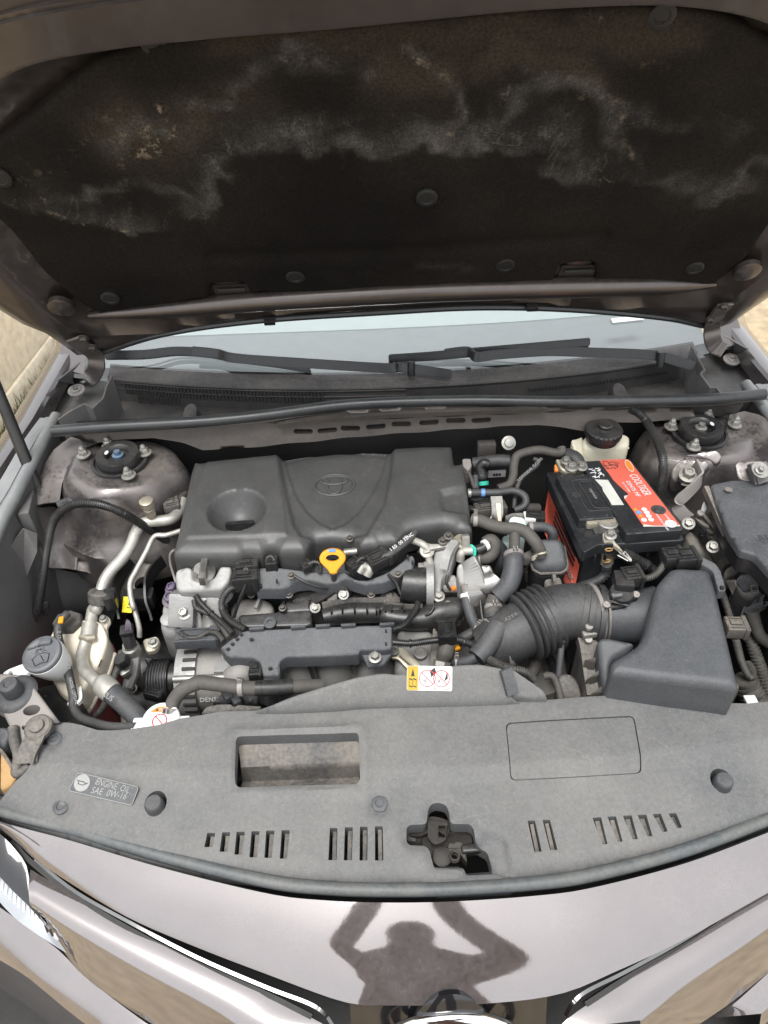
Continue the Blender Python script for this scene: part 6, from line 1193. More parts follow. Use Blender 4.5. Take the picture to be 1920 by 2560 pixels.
hose('wiring_loom', 'lower end of a black loom dropping behind the washer filler', 'wiring loom', [(-0.7305,0.6833,0.715),(-0.7369,0.6717,0.69),(-0.7506,0.6594,0.65),(-0.7672,0.6531,0.61)], .011, 'loom', (.0042, .0016), 14)
tag(connector(None, (-0.6429,0.7547,0.89), (.028, .018, .014), .6, 'bracket_plastic', 'loom_clip'), 'grey cable clip holding the long loom on the tower apron', 'cable clip')
tag(connector(None, (-0.7045,0.6335,0.742), (.045, .016, .014), .1, 'bracket_plastic', 'loom_clip'), 'grey cable clip holding the loom above the washer filler', 'cable clip')
ap_ = hose('refrigerant_pipe', 'thick pale aluminium pipe bending down to a fat rubber hose', 'pipe', [(-0.4359,0.7845,0.865),(-0.4393,0.7583,0.86),(-0.4509,0.7364,0.86),(-0.4745,0.7288,0.862),(-0.4991,0.7246,0.862),(-0.5123,0.7101,0.852),(-0.5189,0.69,0.84),(-0.5329,0.6667,0.828),(-0.5501,0.648,0.818),(-0.5622,0.6286,0.805),(-0.5691,0.5906,0.782)] + [(-0.5793,0.5946,0.775),(-0.5781,0.5623,0.765),(-0.5791,0.5421,0.76),(-0.5819,0.522,0.752),(-0.5798,0.5031,0.75),(-0.5677,0.4795,0.752),(-0.5451,0.4565,0.757),(-0.5238,0.4383,0.76)], .0118, 'pipe_aluminium', n=6, k=.9)
band(ap_, 'ferrule', (-0.5774,0.5538,0.764), Vector((-0.5771,0.5442,0.761))-Vector((-0.5779,0.5636,0.767)), .0142, .026, 'pipe_aluminium')
bm = BM(); tube(bm, [(-0.5874,0.5404,0.766),(-0.5731,0.5334,0.768),(-0.564,0.5379,0.764)], .006, 10, smooth=False); obj('yellow_band', bm, 'brass_zinc', ap_)
bm = BM(); tube(bm, [(-0.5305,0.4476,0.757),(-0.522,0.4396,0.76),(-0.5132,0.4312,0.76),(-0.5058,0.4257,0.758)], [.0135, .0185, .0185, .0178], 18); obj('crimp', bm, 'pipe_aluminium', ap_, 60)
bm = BM(); tube(bm, [(-0.5098,0.4285,0.758),(-0.484,0.4084,0.75),(-0.461,0.3881,0.745),(-0.4434,0.3709,0.74)], .0162, 16); rb_ = obj('rubber_section', bm, 'foam_rubber', ap_, 60)
text('hose_print', '2US', frame_of((-0.5096,0.4062,0.776), (-0.4926,0.394,0.776), (-0.5022,0.4106,0.78)), .012, 'grey_print', ap_, 0, .001)
bm = BM(); lathe(bm, (-0.4822,0.7288,0.868), (0, -.1, 1), [(.007, 0), (.007, .01), (.010, .012), (.010, .026), (.007, .028), (.007, .032), (.0125, .033), (.0125, .046), (.011, .047), (.001, .047)], 16); obj('service_port', bm, 'brass_zinc', ap_)
bm = BM(); lathe(bm, Vector((-0.5637,0.5993,0.8))-Vector((0, 0, .012)), Vector((.12, .35, .9)), [(.018, 0), (.021, .002), (.021, .02), (.018, .022)], 10); cm = obj('pipe_clamp', bm, 'dusty_plastic', ap_)
bm = BM(); box(bm, (-0.5434,0.5992,0.795), (.02, .03, .03), .2, .004); obj('clamp_block', bm, 'black_plastic', ap_)
hose('refrigerant_pipe', 'thin pale aluminium pipe beside the yellow tag', 'pipe', [(-0.4287,0.7138,0.85),(-0.4547,0.7024,0.85),(-0.4765,0.6995,0.85),(-0.4876,0.6737,0.838),(-0.5038,0.6413,0.82),(-0.5129,0.6266,0.808),(-0.5118,0.6087,0.795),(-0.5053,0.5889,0.78)] + [(-0.5158,0.6136,0.765),(-0.5086,0.5956,0.752),(-0.5042,0.5816,0.735),(-0.5057,0.5757,0.72)], .0055, 'pipe_aluminium', k=.86)
hose('vent_hose', 'small elbow hose at the end of the engine cover', 'hose', [(-0.4366,0.8037,0.865),(-0.4405,0.781,0.868),(-0.4408,0.7605,0.862),(-0.4389,0.7507,0.855)], .011, 'rubber_brown')
tag(connector(None, (-0.453,0.7631,0.868), (.03, .028, .02), .3, 'dusty_plastic', 'sensor_plug'), 'dusty plug beside the elbow hose', 'connector')
hose('guide_wire', 'thin steel wire loop at the corner of the engine cover', 'wire', [(-0.4282,0.6501,0.86),(-0.437,0.6495,0.85),(-0.4408,0.647,0.83),(-0.4382,0.6398,0.81),(-0.4343,0.6301,0.8)], .0025, 'dusty_steel', k=1.)

# coolant and washer
cr = thing('coolant_reservoir', 'cream coolant reservoir with red coolant standing behind the washer filler', 'reservoir')
bm = BM(); lid(bm, [(-0.6493,0.5363,0.757),(-0.6422,0.5651,0.765),(-0.5876,0.5772,0.77),(-0.5598,0.5709,0.77),(-0.5433,0.5432,0.76),(-0.5509,0.5072,0.743),(-0.5629,0.4837,0.73),(-0.5757,0.4582,0.715),(-0.5853,0.4507,0.713),(-0.6043,0.4556,0.715),(-0.6252,0.4739,0.725),(-0.6414,0.5061,0.743)], .045, .012, .006, .01, draft=.02); obj('tank', bm, 'cream_plastic', cr)
bm = BM(); lid(bm, [(-0.6759,0.5775,0.672),(-0.6757,0.6175,0.682),(-0.6236,0.6362,0.688),(-0.5682,0.5971,0.68),(-0.559,0.5589,0.672),(-0.5675,0.5283,0.665),(-0.5733,0.4986,0.658),(-0.5756,0.4649,0.65),(-0.5873,0.4545,0.648),(-0.6162,0.4573,0.648),(-0.6355,0.4776,0.652),(-0.6538,0.5128,0.66)], .12, .012, .004, .012, draft=.03); obj('coolant_body', bm, 'coolant_red', cr)
bm = BM(); tube(bm, [Vector(p)+Vector((0, 0, -.044)) for p in [(-0.5433,0.5432,0.76),(-0.5509,0.5072,0.743),(-0.5629,0.4837,0.73),(-0.5757,0.4582,0.715),(-0.5853,0.4507,0.713),(-0.6043,0.4556,0.715),(-0.6252,0.4739,0.725),(-0.6414,0.5061,0.743)]], .004, 8); obj('tank_seam', bm, 'cream_plastic', cr)
bm = BM(); lathe(bm, (-0.6169,0.5696,0.775), (0, -.15, 1), [(.022, -.02), (.022, 0), (.02, .003), (.014, .004), (.001, .005)], 7, (1.0, 1.2)); obj('tank_cap', bm, 'rubber_brown', cr)
bm = BM(); lid(bm, [(-0.5747,0.5887,0.76),(-0.5582,0.5918,0.762),(-0.5495,0.5842,0.76),(-0.5566,0.5758,0.752),(-0.5524,0.5592,0.742),(-0.568,0.5719,0.75)], .006, .006, .002, .008); obj('tank_lug', bm, 'cream_plastic', cr); bolt(cr, (-0.5602,0.5802,0.765), (0, -.1, 1), .9)
bm = BM(); strap(bm, [(-0.5827,0.4241,0.735),(-0.5682,0.4233,0.735),(-0.5632,0.4314,0.738),(-0.5724,0.4555,0.735)], .006, .005, (0, 0, 1)); obj('hose_hook', bm, 'white_plastic', cr)
bm = BM(); strap(bm, [(-0.5556,0.4994,0.735),(-0.5514,0.5081,0.742)], .008, .003, (0, -1, 1)); obj('level_mark', bm, 'brass_zinc', cr)
oh = hose('overflow_hose', 'thin printed rubber hose running over the coolant reservoir to the radiator', 'hose', [(-0.6073,0.5635,0.8),(-0.6114,0.5544,0.8),(-0.6197,0.5455,0.79),(-0.6176,0.527,0.78),(-0.6045,0.5012,0.768),(-0.5913,0.4714,0.755),(-0.5769,0.4371,0.742),(-0.5722,0.4183,0.735),(-0.5564,0.3984,0.735),(-0.5243,0.3788,0.745),(-0.4878,0.3596,0.76),(-0.444,0.3474,0.775)], .0088, 'rubber', k=.82)
bm = BM(); box(bm, (-0.6102,0.5434,0.806), (.008, .014, .004), .2, .001); obj('yellow_dot', bm, 'yellow_plastic', oh)
for a, b, tx in (((-0.6151,0.5288,0.795), (-0.6125,0.5181,0.79), 'Z 17'), ((-0.596,0.4897,0.778), (-0.5842,0.4605,0.765), '01 05 17'), ((-0.5816,0.4522,0.765), (-0.571,0.4287,0.753), 'HOSE LEPDAL')):
    text('hose_print', tx, frame_of(a, b, Vector(a)+Vector((.02, 0, 0))), .0075, 'grey_print', oh, 0, .0005)
hose('drain_hose', 'thin hose looping low round the coolant reservoir', 'hose', [(-0.6485,0.4715,0.7),(-0.6342,0.4577,0.68),(-0.6148,0.4448,0.67),(-0.5949,0.4398,0.67)], .0075, 'rubber')
hose('drain_loom', 'short ribbed hose rising beside the red coolant', 'hose', [(-0.561,0.4353,0.68),(-0.5469,0.4436,0.69),(-0.5318,0.4583,0.71),(-0.5235,0.4817,0.73),(-0.5202,0.5005,0.735),(-0.5207,0.5258,0.74)], .009, 'loom_dusty', (.005, .0012))
wf = thing('washer_filler', 'white washer fluid filler neck with a dark labelled cap', 'washer filler')
wc = Vector((-0.6179,0.4729,0.8)); wa = Vector((-.1, -.28, 1)).normalized()
bm = BM(); lathe(bm, wc, wa, [(.010, -.085), (.018, -.065), (.027, -.04), (.0325, -.012), (.0325, 0), (.03, .001)], 28); obj('filler_neck', bm, 'white_plastic', wf)
bm = BM(); lathe(bm, wc, wa, [(.031, -.002), (.032, .002), (.032, .006), (.0305, .008), (.026, .0092), (.025, .0085), (.001, .0092)], 36); cap = obj('filler_cap', bm, 'cap_grey', wf)
bm = BM(); box(bm, (-0.6151,0.4877,0.815), (.02, .012, .008), .1, .003); obj('cap_tab', bm, 'cap_grey', wf)
fx = Vector((1, .28, .12)).normalized(); fx = (fx-wa*fx.dot(wa)).normalized(); fy = wa.cross(fx); ft = wc+wa*.0097
text('cap_print', 'WASHER FLUID', (ft+fx*-.021+fy*.012, fx, fy, wa), .0058, 'black_print', cap, 0, .0003, width=.042); text('cap_print', 'ONLY', (ft+fx*-.008+fy*.005, fx, fy, wa), .0055, 'black_print', cap, 0, .0003)
bm = BM()
tube(bm, [ft+fx*a+fy*b for a, b in ((-.014, -.006), (-.007, -.002), (0, -.001), (.007, -.002), (.014, -.006), (.010, -.02), (0, -.018), (-.010, -.02), (-.014, -.006))], .0006, 5, smooth=False)
tube(bm, [ft+fx*0+fy*-.004, ft+fx*.004+fy*-.016], .0006, 5, smooth=False)
for sg in (-1, 1): tube(bm, [ft+fx*sg*.002+fy*.001, ft+fx*sg*.006+fy*.003, ft+fx*sg*.009+fy*.001], .0005, 4)
obj('wiper_symbol', bm, 'black_print', cap)
bm = BM(); lid(bm, [(-0.6792,0.4513,0.79),(-0.6711,0.4547,0.792),(-0.6422,0.4604,0.8),(-0.6327,0.4531,0.795),(-0.6389,0.4454,0.788),(-0.67,0.4424,0.782),(-0.6807,0.4467,0.784)], .006, .01, .002, .01, holes=[loop((-0.6664,0.448,0.789), .004, 10)]); obj('filler_tab', bm, 'white_plastic', wf)
# front side panel with holes and its stop
sp_ = thing('side_support', 'dusty pressed steel side support with oval and square holes', 'support panel')
bm = BM(); lid(bm, [(-0.6849,0.4,0.8),(-0.6801,0.4409,0.8),(-0.6465,0.4365,0.8),(-0.6243,0.4249,0.8),(-0.5541,0.3509,0.79),(-0.5693,0.3491,0.785),(-0.5985,0.3576,0.785),(-0.6033,0.3274,0.775),(-0.6054,0.3172,0.77),(-0.6268,0.3423,0.775),(-0.6607,0.3872,0.785)], .03, .008, .005, .008, holes=[loop((-0.6068,0.3757,0.79), .0135, 18, .6), P2([(-0.6162,0.3536,0.787),(-0.6074,0.3532,0.787),(-0.6054,0.3467,0.785),(-0.614,0.3471,0.785)]), loop((-0.6663,0.4141,0.795), .012, 14, .8)]); obj('support_plate', bm, 'dusty_steel', sp_)
bm = BM(); lathe(bm, (-0.6409,0.4052,0.795), (0, -.15, 1), [(.033, -.004), (.03, 0), (.026, .003), (.0155, .003), (.0148, .024), (.013, .027), (.007, .028), (.005, .026), (.001, .026)], 24); obj('rubber_stop', bm, 'foam_rubber', sp_)
bm = BM(); strap(bm, [(-0.5775,0.3358,0.8),(-0.581,0.3209,0.798),(-0.5844,0.3012,0.792),(-0.5839,0.287,0.785)], .03, .006, (1, .4, .2)); bmesh.ops.bevel(bm, geom=bm.edges[:], offset=.002, segments=2, affect='EDGES'); obj('bracket_arm', bm, 'dusty_plastic', sp_)
bm = BM(); lathe(bm, (-0.5774,0.3344,0.802), (0, -.2, 1), [(.020, -.004), (.020, .003), (.017, .006), (.011, .006), (.010, .010), (.007, .011), (.001, .011)], 24); obj('bracket_head', bm, 'dusty_plastic', sp_)
bm = BM(); strap(bm, [(-0.566,0.33,0.805),(-0.5686,0.3142,0.8),(-0.5735,0.2965,0.795),(-0.5759,0.2849,0.788)], .004, .008, (0, 0, 1)); obj('bracket_edge', bm, 'dusty_plastic', sp_)
bm = BM(); tube(bm, [(-0.6264,0.3488,0.785),(-0.6189,0.3296,0.78),(-0.6056,0.3058,0.775),(-0.6051,0.2863,0.765),(-0.5953,0.2881,0.765),(-0.5867,0.2951,0.77)], .008, 10); obj('cable', bm, 'dusty_plastic', sp_, 60)
bm = BM(); lid(bm, [(-0.6489,0.3503,0.79),(-0.6315,0.347,0.79),(-0.625,0.3364,0.785),(-0.6347,0.3214,0.775),(-0.6444,0.3272,0.778)], .03, .008, .006, .008); obj('lamp_bracket', bm, 'fuse_plastic', sp_)
bm = BM(); lid(bm, [(-0.6443,0.3258,0.765),(-0.6404,0.3268,0.765),(-0.6145,0.2985,0.748),(-0.6161,0.2899,0.742),(-0.6246,0.2817,0.735),(-0.6389,0.2783,0.73)], .02, .006, .003, .008); obj('rusty_corner', bm, 'rust', sp_)
bm = BM(); strap(bm, [(-0.6408,0.3213,0.77),(-0.63,0.3107,0.765),(-0.6145,0.2938,0.755)], .008, .004, (0, 0, 1)); obj('lamp_edge', bm, 'dusty_plastic', sp_)
bm = BM(); lid(bm, [(-.78, .16, .70), (-.60, .25, .70), (-.50, .36, .70), (-.62, .50, .70), (-.80, .45, .70)], .05, .01, .004, .02); obj('lamp_housing', bm, 'black_plastic', sp_)
rcap = thing('radiator_filler', 'white radiator filler cap with an orange and red warning print beside the front cover', 'radiator cap')
rcc = Vector((-0.4077,0.3549,0.776)); ra = Vector((0, -.2, 1)).normalized()
bm = BM(); lathe(bm, rcc, ra, [(.02, -.03), (.026, -.012), (.0285, -.006), (.0285, .004), (.026, .007), (.022, .008), (.001, .0085)], 32); obj('cap_body', bm, 'white_plastic', rcap)
for sg in (-1, 1):
    bm = BM(); box(bm, rcc+Vector((sg*.032, -.004, -.002)), (.022, .022, .010), .0, .003); obj('cap_ear', bm, 'white_plastic', rcap)
fx = Vector((1, 0, 0)); fy = ra.cross(fx); ft = rcc+ra*.0085
flat('orange_print_area', [(.020*cos(radians(a)), .020*sin(radians(a))) for a in range(35, 150, 10)], 'orange_print', rcap, (ft, fx, fy, ra), .0004)
text('cap_lettering', 'HOT', (ft+fx*-.003+fy*.0135, fx, fy, ra), .006, 'white_print', rcap, 0, .0007)
flat('warning_triangle', [(-.009, .013), (-.004, .013), (-.0065, .0175)], 'black_print', rcap, (ft, fx, fy, ra), .0008)
bm = BM(); tube(bm, [ft+fx*.0105*cos(k*pi/14)+fy*(.0105*sin(k*pi/14)-.003)+ra*.0006 for k in range(29)], .0008, 5, smooth=False, caps=False); tube(bm, [ft+fx*-.0075+fy*.0045+ra*.0006, ft+fx*.0075+fy*-.0105+ra*.0006], .0008, 5, smooth=False); obj('prohibition_mark', bm, 'red_print', rcap)
# refrigerant service fittings, belt side
sv = thing('service_fittings', 'silver refrigerant fittings with black caps beside the coolant reservoir', 'valve block')
bm = BM(); tube(bm, [(-0.5133,0.4919,0.69),(-0.5025,0.5019,0.71),(-0.4972,0.5149,0.73),(-0.4962,0.5263,0.745)], .0105, 8, smooth=False); obj('fitting_block', bm, 'cast_aluminium', sv)
bm = BM(); lathe(bm, (-0.4998,0.5223,0.75), (-.1, -.1, 1), [(.0145, -.01), (.0145, .006), (.011, .008), (.011, .014)], 18); obj('hex_collar', bm, 'zinc', sv)
bm = BM(); tube(bm, [(-0.4967,0.5155,0.765),(-0.4981,0.5238,0.79)], .0112, 6, smooth=False); obj('sensor_cap', bm, 'black_plastic', sv)
bm = BM(); box(bm, (-0.4969,0.5239,0.795), (.022, .022, .010), .2, .003); obj('sensor_plug', bm, 'black_plastic', sv)
bm = BM()
for k in range(4): tube(bm, [Vector((-0.4967,0.5195,0.8))+Vector((.003*k, 0, 0)), Vector((-0.4953,0.5239,0.81))+Vector((.002*k, .004, 0)), Vector((-0.4957,0.5345,0.81))], .0011, 5)
obj('sensor_wires', bm, 'purple_paint', sv, 60)
bm = BM(); lathe(bm, (-0.5106,0.4974,0.72), (-.2, -.1, 1), [(.009, -.02), (.0105, 0), (.013, .002), (.013, .009), (.009, .011)], 6); obj('hex_nut', bm, 'zinc', sv)
bm = BM(); lathe(bm, (-0.5083,0.4971,0.742), (-.2, -.15, 1), [(.0125, 0), (.0125, .014), (.011, .017), (.001, .017)], 6); obj('port_cap', bm, 'black_plastic', sv)
bm = BM(); tube(bm, [(-0.514,0.4948,0.69),(-0.522,0.4872,0.67),(-0.527,0.461,0.62)], .009, 10); obj('lower_pipe', bm, 'pipe_aluminium', sv, 60)
bm = BM(); lid(bm, [(-0.4872,0.5427,0.75),(-0.4619,0.5473,0.752),(-0.4544,0.5379,0.75),(-0.4579,0.5238,0.742),(-0.4774,0.5205,0.74)], .006, .008, .002, .008); obj('gold_bracket', bm, 'brass_zinc', sv); bolt(sv, (-0.4617,0.5261,0.758), (0, -.2, 1), 1.1)
cmp_ = thing('compressor', 'black belt driven compressor deep beside the alternator', 'compressor')
bm = BM(); lathe(bm, (-0.5263,0.5888,0.6), (-1, -.15, .1), [(.001, .02), (.03, .02), (.05, .012), (.06, 0), (.06, -.03), (.05, -.06), (.04, -.12)], 32); obj('compressor_body', bm, 'black_plastic', cmp_)
for p in [(-0.4976,0.5361,0.66),(-0.4921,0.5209,0.65),(-0.5281,0.5303,0.63),(-0.4702,0.5514,0.66)]: bolt(cmp_, p, (-.3, -.5, 1), 1., DBOLT)
bm = BM(); lid(bm, [(-0.5061,0.5621,0.68),(-0.4894,0.5643,0.68),(-0.4596,0.5312,0.65),(-0.4603,0.512,0.64),(-0.4738,0.517,0.65),(-0.4961,0.551,0.67)], .02, .006, .003, .01); obj('compressor_bracket', bm, 'black_plastic', cmp_)
connector(cmp_, (-0.4722,0.4978,0.66), (.035, .03, .02), -.3)
bm = BM(); tube(bm, [(-0.4657,0.4904,0.65),(-0.4672,0.4877,0.63),(-0.4742,0.4776,0.6)], .007, 10, 8, (.004, .001)); obj('compressor_loom', bm, 'loom', cmp_)
bm = BM(); strap(bm, [(-0.4319,0.5216,0.68),(-0.4285,0.5072,0.66),(-0.4341,0.4931,0.62),(-0.4445,0.4783,0.58)], .03, .004, (1, 0, 0)); obj('drive_belt', bm, 'rubber', cmp_)


# ------------------------------------------------------------------ battery
bt = thing('battery', 'black car battery with torn red top label and corroded terminals', 'battery')
bm = BM(); lid(bm, [(0.2624,0.8083,0.862),(0.3299,0.8257,0.868),(0.4323,0.8346,0.872),(0.4569,0.6125,0.86),(0.2856,0.5968,0.858)], .16, .006, .003, .012, bottom=True); obj('battery_case', bm, 'battery_black', bt)
bm = BM(); lid(bm, [(0.2557,0.8019,0.885),(0.3214,0.8013,0.885),(0.3318,0.8293,0.885),(0.4281,0.832,0.885),(0.4485,0.5979,0.885),(0.4441,0.5935,0.885),(0.3504,0.591,0.885),(0.3011,0.5917,0.885),(0.2734,0.574,0.885),(0.2708,0.582,0.885)], .02, .005, .002, .012); obj('battery_rim', bm, 'battery_black', bt)
bm = BM(); lid(bm, [(0.3221,0.8027,0.906),(0.4136,0.8061,0.906),(0.417,0.7954,0.906),(0.4441,0.6034,0.906),(0.4399,0.5966,0.906),(0.3465,0.5913,0.906),(0.3443,0.5954,0.906),(0.3387,0.6539,0.906),(0.3238,0.748,0.906)], .02, .004, .002, .012); obj('battery_top', bm, 'battery_black', bt)
bm = BM(); lid(bm, [(0.2648,0.7637,0.904),(0.3258,0.7648,0.904),(0.3264,0.7505,0.904),(0.3407,0.6512,0.904),(0.3375,0.6385,0.904),(0.2766,0.6349,0.904),(0.276,0.6453,0.904)], .026, .003, .002, .012); hb = obj('handle_block', bm, 'battery_black', bt)
for L_ in ([(0.3538,0.746,0.9045),(0.3188,0.7475,0.9045),(0.2951,0.7468,0.9045),(0.2883,0.7411,0.9045),(0.2908,0.7082,0.9045),(0.2957,0.6686,0.9045),(0.3009,0.6576,0.9045),(0.3185,0.6575,0.9045),(0.3674,0.661,0.9045)], [(0.3275,0.7419,0.9045),(0.3074,0.7421,0.9045),(0.3012,0.7375,0.9045),(0.3041,0.7154,0.9045),(0.3069,0.6938,0.9045),(0.309,0.6703,0.9045),(0.317,0.6642,0.9045),(0.3361,0.6635,0.9045)]):
    bm = BM(); tube(bm, L_, .0014, 6); obj('handle_groove', bm, 'deep_black', bt)
bm = BM(); lathe(bm, (0.2881,0.7036,0.904), (0, 0, 1), [(.008, 0), (.008, .0006), (.0005, .0006)], 16); obj('finger_notch', bm, 'deep_black', bt)
for p, q in (((0.2753,0.7605,0.905), (0.2811,0.7787,0.89)), ((0.3137,0.7613,0.905), (0.3204,0.779,0.89)), ((0.2873,0.6419,0.905), (0.2915,0.6436,0.886)), ((0.3263,0.6429,0.905), (0.3296,0.6461,0.896))):
    bm = BM(); tube(bm, [p, q], .002, 6, smooth=False); obj('slit', bm, 'deep_black', bt)
def label_poly(name, pts, m, parent, dz=0., t=.0006):
    bm = BM(); z = pts[0][2]+dz; panel(bm, P2(pts), z, step=.05, skirt=t); return obj(name, bm, m, parent, flat=True)
rl = label_poly('top_label', [(0.3553,0.8024,0.9068),(0.3675,0.8039,0.9068),(0.4048,0.8032,0.9068),(0.413,0.7871,0.9068),(0.4265,0.6964,0.9068),(0.4395,0.6075,0.9068),(0.4128,0.6072,0.9068),(0.3784,0.6098,0.9068),(0.3734,0.6507,0.9068),(0.3681,0.6856,0.9068),(0.3733,0.6906,0.9068),(0.3793,0.6981,0.9068),(0.3746,0.7091,0.9068),(0.3691,0.7244,0.9068),(0.3639,0.7414,0.9068),(0.3619,0.7585,0.9068),(0.3581,0.782,0.9068)], 'battery_red', bt); rl['label'] = 'torn red label on top of the battery'
label_poly('torn_edge', [(0.3791,0.6127,0.9076),(0.3975,0.608,0.9076),(0.4201,0.6063,0.9076),(0.4391,0.6075,0.9076),(0.4384,0.6047,0.9076),(0.3775,0.6075,0.9076)], 'foil_sticker', rl)
label_poly('torn_corner', [(0.3697,0.6916,0.9076),(0.3764,0.6933,0.9076),(0.3733,0.6882,0.9076),(0.3695,0.6838,0.9076),(0.3677,0.6847,0.9076)], 'foil_sticker', rl)
fs_ = label_poly('foil_sticker', [(0.331,0.7426,0.9048),(0.354,0.7395,0.9075),(0.362,0.6663,0.9075),(0.3411,0.6674,0.9048),(0.3399,0.6835,0.9048),(0.3367,0.7075,0.9048),(0.3379,0.7182,0.9048)], 'foil_sticker', bt, .003)
lo_ = Vector((0.3961,0.7528,0.9072)); lx = Vector((0.4054,0.6893,0.9072))
fr = frame_of(lo_, lx, lo_+Vector((.05, 0, 0)))
fsz = (lx-lo_).length
text('brand_print', 'COOLTIGER', fr, .021, 'white_print', rl, .15, .0006, sx=fsz/.118)
lo2 = Vector((0.3843,0.734,0.9072)); fr2 = (lo2, fr[1], fr[2], fr[3]); text('type_print', 'DIN75 MF', fr2, .011, 'white_print', rl, .1, .0006)
lo3 = Vector((0.377,0.7317,0.9072)); text('small_print', '12V 75AH 680A', (lo3, fr[1], fr[2], fr[3]), .0045, 'white_print', rl, 0, .0006)
lo4 = Vector((0.313,0.7159,0.9068)); text('date_code', '5TJ0TUC24', (lo4, fr[1], fr[2], fr[3]), .006, 'grey_print', bt, 0, .0006)
def scribble(name, L_, m, parent, r=.0009):
    bm = BM()
    for l in L_: tube(bm, l, r, 5, 4)
    return obj(name, bm, m, parent)
scribble('hand_writing', [[(0.3286,0.7511,0.9072),(0.3351,0.7535,0.9072),(0.3322,0.7486,0.9072),(0.3404,0.7509,0.9072),(0.3404,0.7481,0.9072)], [(0.3275,0.7632,0.9072),(0.3381,0.7647,0.9072),(0.3359,0.7597,0.9072)], [(0.3326,0.77,0.9072),(0.3384,0.7725,0.9072),(0.3363,0.7677,0.9072)], [(0.3282,0.7761,0.9072),(0.332,0.7744,0.9072),(0.3352,0.7765,0.9072)], [(0.3407,0.7523,0.9072),(0.3447,0.7577,0.9072),(0.3505,0.7573,0.9072),(0.3501,0.7525,0.9072)], [(0.3421,0.7607,0.9072),(0.3464,0.7642,0.9072),(0.3482,0.7612,0.9072),(0.3442,0.7592,0.9072)], [(0.3418,0.7694,0.9072),(0.3477,0.769,0.9072),(0.3455,0.7735,0.9072),(0.3498,0.7738,0.9072)], [(0.3405,0.7773,0.9072),(0.3444,0.7759,0.9072),(0.3485,0.7785,0.9072)]], 'white_print', bt)
random.seed(4); tg = [[(0.3582,0.7956,0.9076),(0.3658,0.7981,0.9076),(0.3716,0.7941,0.9076),(0.3805,0.7947,0.9076),(0.3884,0.7891,0.9076)], [(0.3592,0.7867,0.9076),(0.3669,0.7832,0.9076),(0.3749,0.7871,0.9076),(0.3821,0.7822,0.9076)], [(0.3607,0.7792,0.9076),(0.3681,0.7749,0.9076),(0.3754,0.7767,0.9076),(0.3778,0.7731,0.9076)], [(0.3808,0.7896,0.9076),(0.3842,0.7835,0.9076),(0.3813,0.7763,0.9076)], [(0.36,0.7925,0.9076),(0.3602,0.7836,0.9076),(0.3641,0.7731,0.9076)], [(0.3693,0.7919,0.9076),(0.3724,0.7843,0.9076),(0.3753,0.7826,0.9076)]]
scribble('emblem_sketch', tg, 'black_print', rl, .0007)
bm = BM(); lathe(bm, (0.4057,0.7814,0.907), (0, 0, 1), [(.013, 0), (.013, .0008), (.0005, .0008)], 24, (1.5, .55)); obj('brand_oval', bm, 'orange_print', rl)
bm = BM(); tube(bm, [Vector((0.4052,0.7803,0.9078))+Vector((.006*cos(k*.35), .0185*sin(k*.35), 0)) for k in range(19)], .0006, 5, smooth=False, caps=False); obj('oval_outline', bm, 'white_print', rl)
for p, m in zip([(0.3781,0.6532,0.907),(0.393,0.6522,0.907),(0.3807,0.6445,0.907),(0.3947,0.6436,0.907),(0.3814,0.6356,0.907),(0.3951,0.6342,0.907),(0.384,0.6246,0.907),(0.3959,0.6244,0.907)], ('amber_print', 'white_print', 'blue_print', 'white_print', 'amber_print', 'white_print', 'white_print', 'white_print')):
    bm = BM(); lathe(bm, p, (0, 0, 1), [(.0048, 0), (.0048, .0009), (.0002, .0009)], 14 if m != 'amber_print' else 3); ic_ = obj('hazard_icon', bm, m, rl)
bm = BM(); lathe(bm, (0.4171,0.6503,0.9065), (0, 0, 1), [(.0125, 0), (.0125, .001), (.0105, .0012), (.009, .0005), (.007, .0005), (.006, .0022), (.0005, .0022)], 28); obj('charge_indicator', bm, 'rubber', rl)
bm = BM(); lathe(bm, (0.4252,0.6117,0.907), (0, 0, 1), [(.0095, 0), (.0095, .0009), (.0002, .0009)], 24); q_ = obj('recycle_mark', bm, 'white_print', rl)
for k, (x_, y_) in enumerate(((1330, 700), (1350, 715), (1370, 730))):
    pass
text('warning_print', 'WARNING POISON', (Vector((0.4074,0.6381,0.9072)), fr[1], fr[2], fr[3]), .005, 'white_print', rl, 0, .0006); text('warning_print', 'CAUSES BURNS', (Vector((0.4221,0.6372,0.9072)), fr[1], fr[2], fr[3]), .005, 'white_print', rl, 0, .0006)
# red label on the side
s0, s1 = Vector((0.2624,0.8083,0.862)), Vector((0.2856,0.5968,0.858)); d_ = (s1-s0).normalized(); n_ = Vector((d_.y, -d_.x, 0)).normalized()
if n_.x > 0: n_ = -n_
sa = s0+d_*.02+n_*.0015; sfr = (sa+Vector((0, 0, -.125)), d_, Vector((0, 0, 1)), d_.cross(Vector((0, 0, 1))))
Ls = (s1-s0).length-.03
sl = flat('side_label', [(0, .02), (Ls, -.0), (Ls, .09), (0, .115)], 'battery_red', bt, sfr, .0015 if sfr[3].dot(n_) > 0 else -.0015); sl['label'] = 'red label on the side of the battery'
for k in range(3):
    bm = BM(); rail(bm, sa+d_*.05+Vector((0, 0, -.022-.012*k))+n_*.002, sa+d_*(Ls-.02)+Vector((0, 0, -.03-.012*k))+n_*.002, .002, .004, 0); obj('label_stripe', bm, 'battery_black', sl)
text('side_print', 'COOLTIGER', (sa+d_*.05+Vector((0, 0, -.09))+n_*.002, d_, Vector((0, 0, 1)), d_.cross(Vector((0, 0, 1)))), .022, 'white_print', sl, .1, .0006)
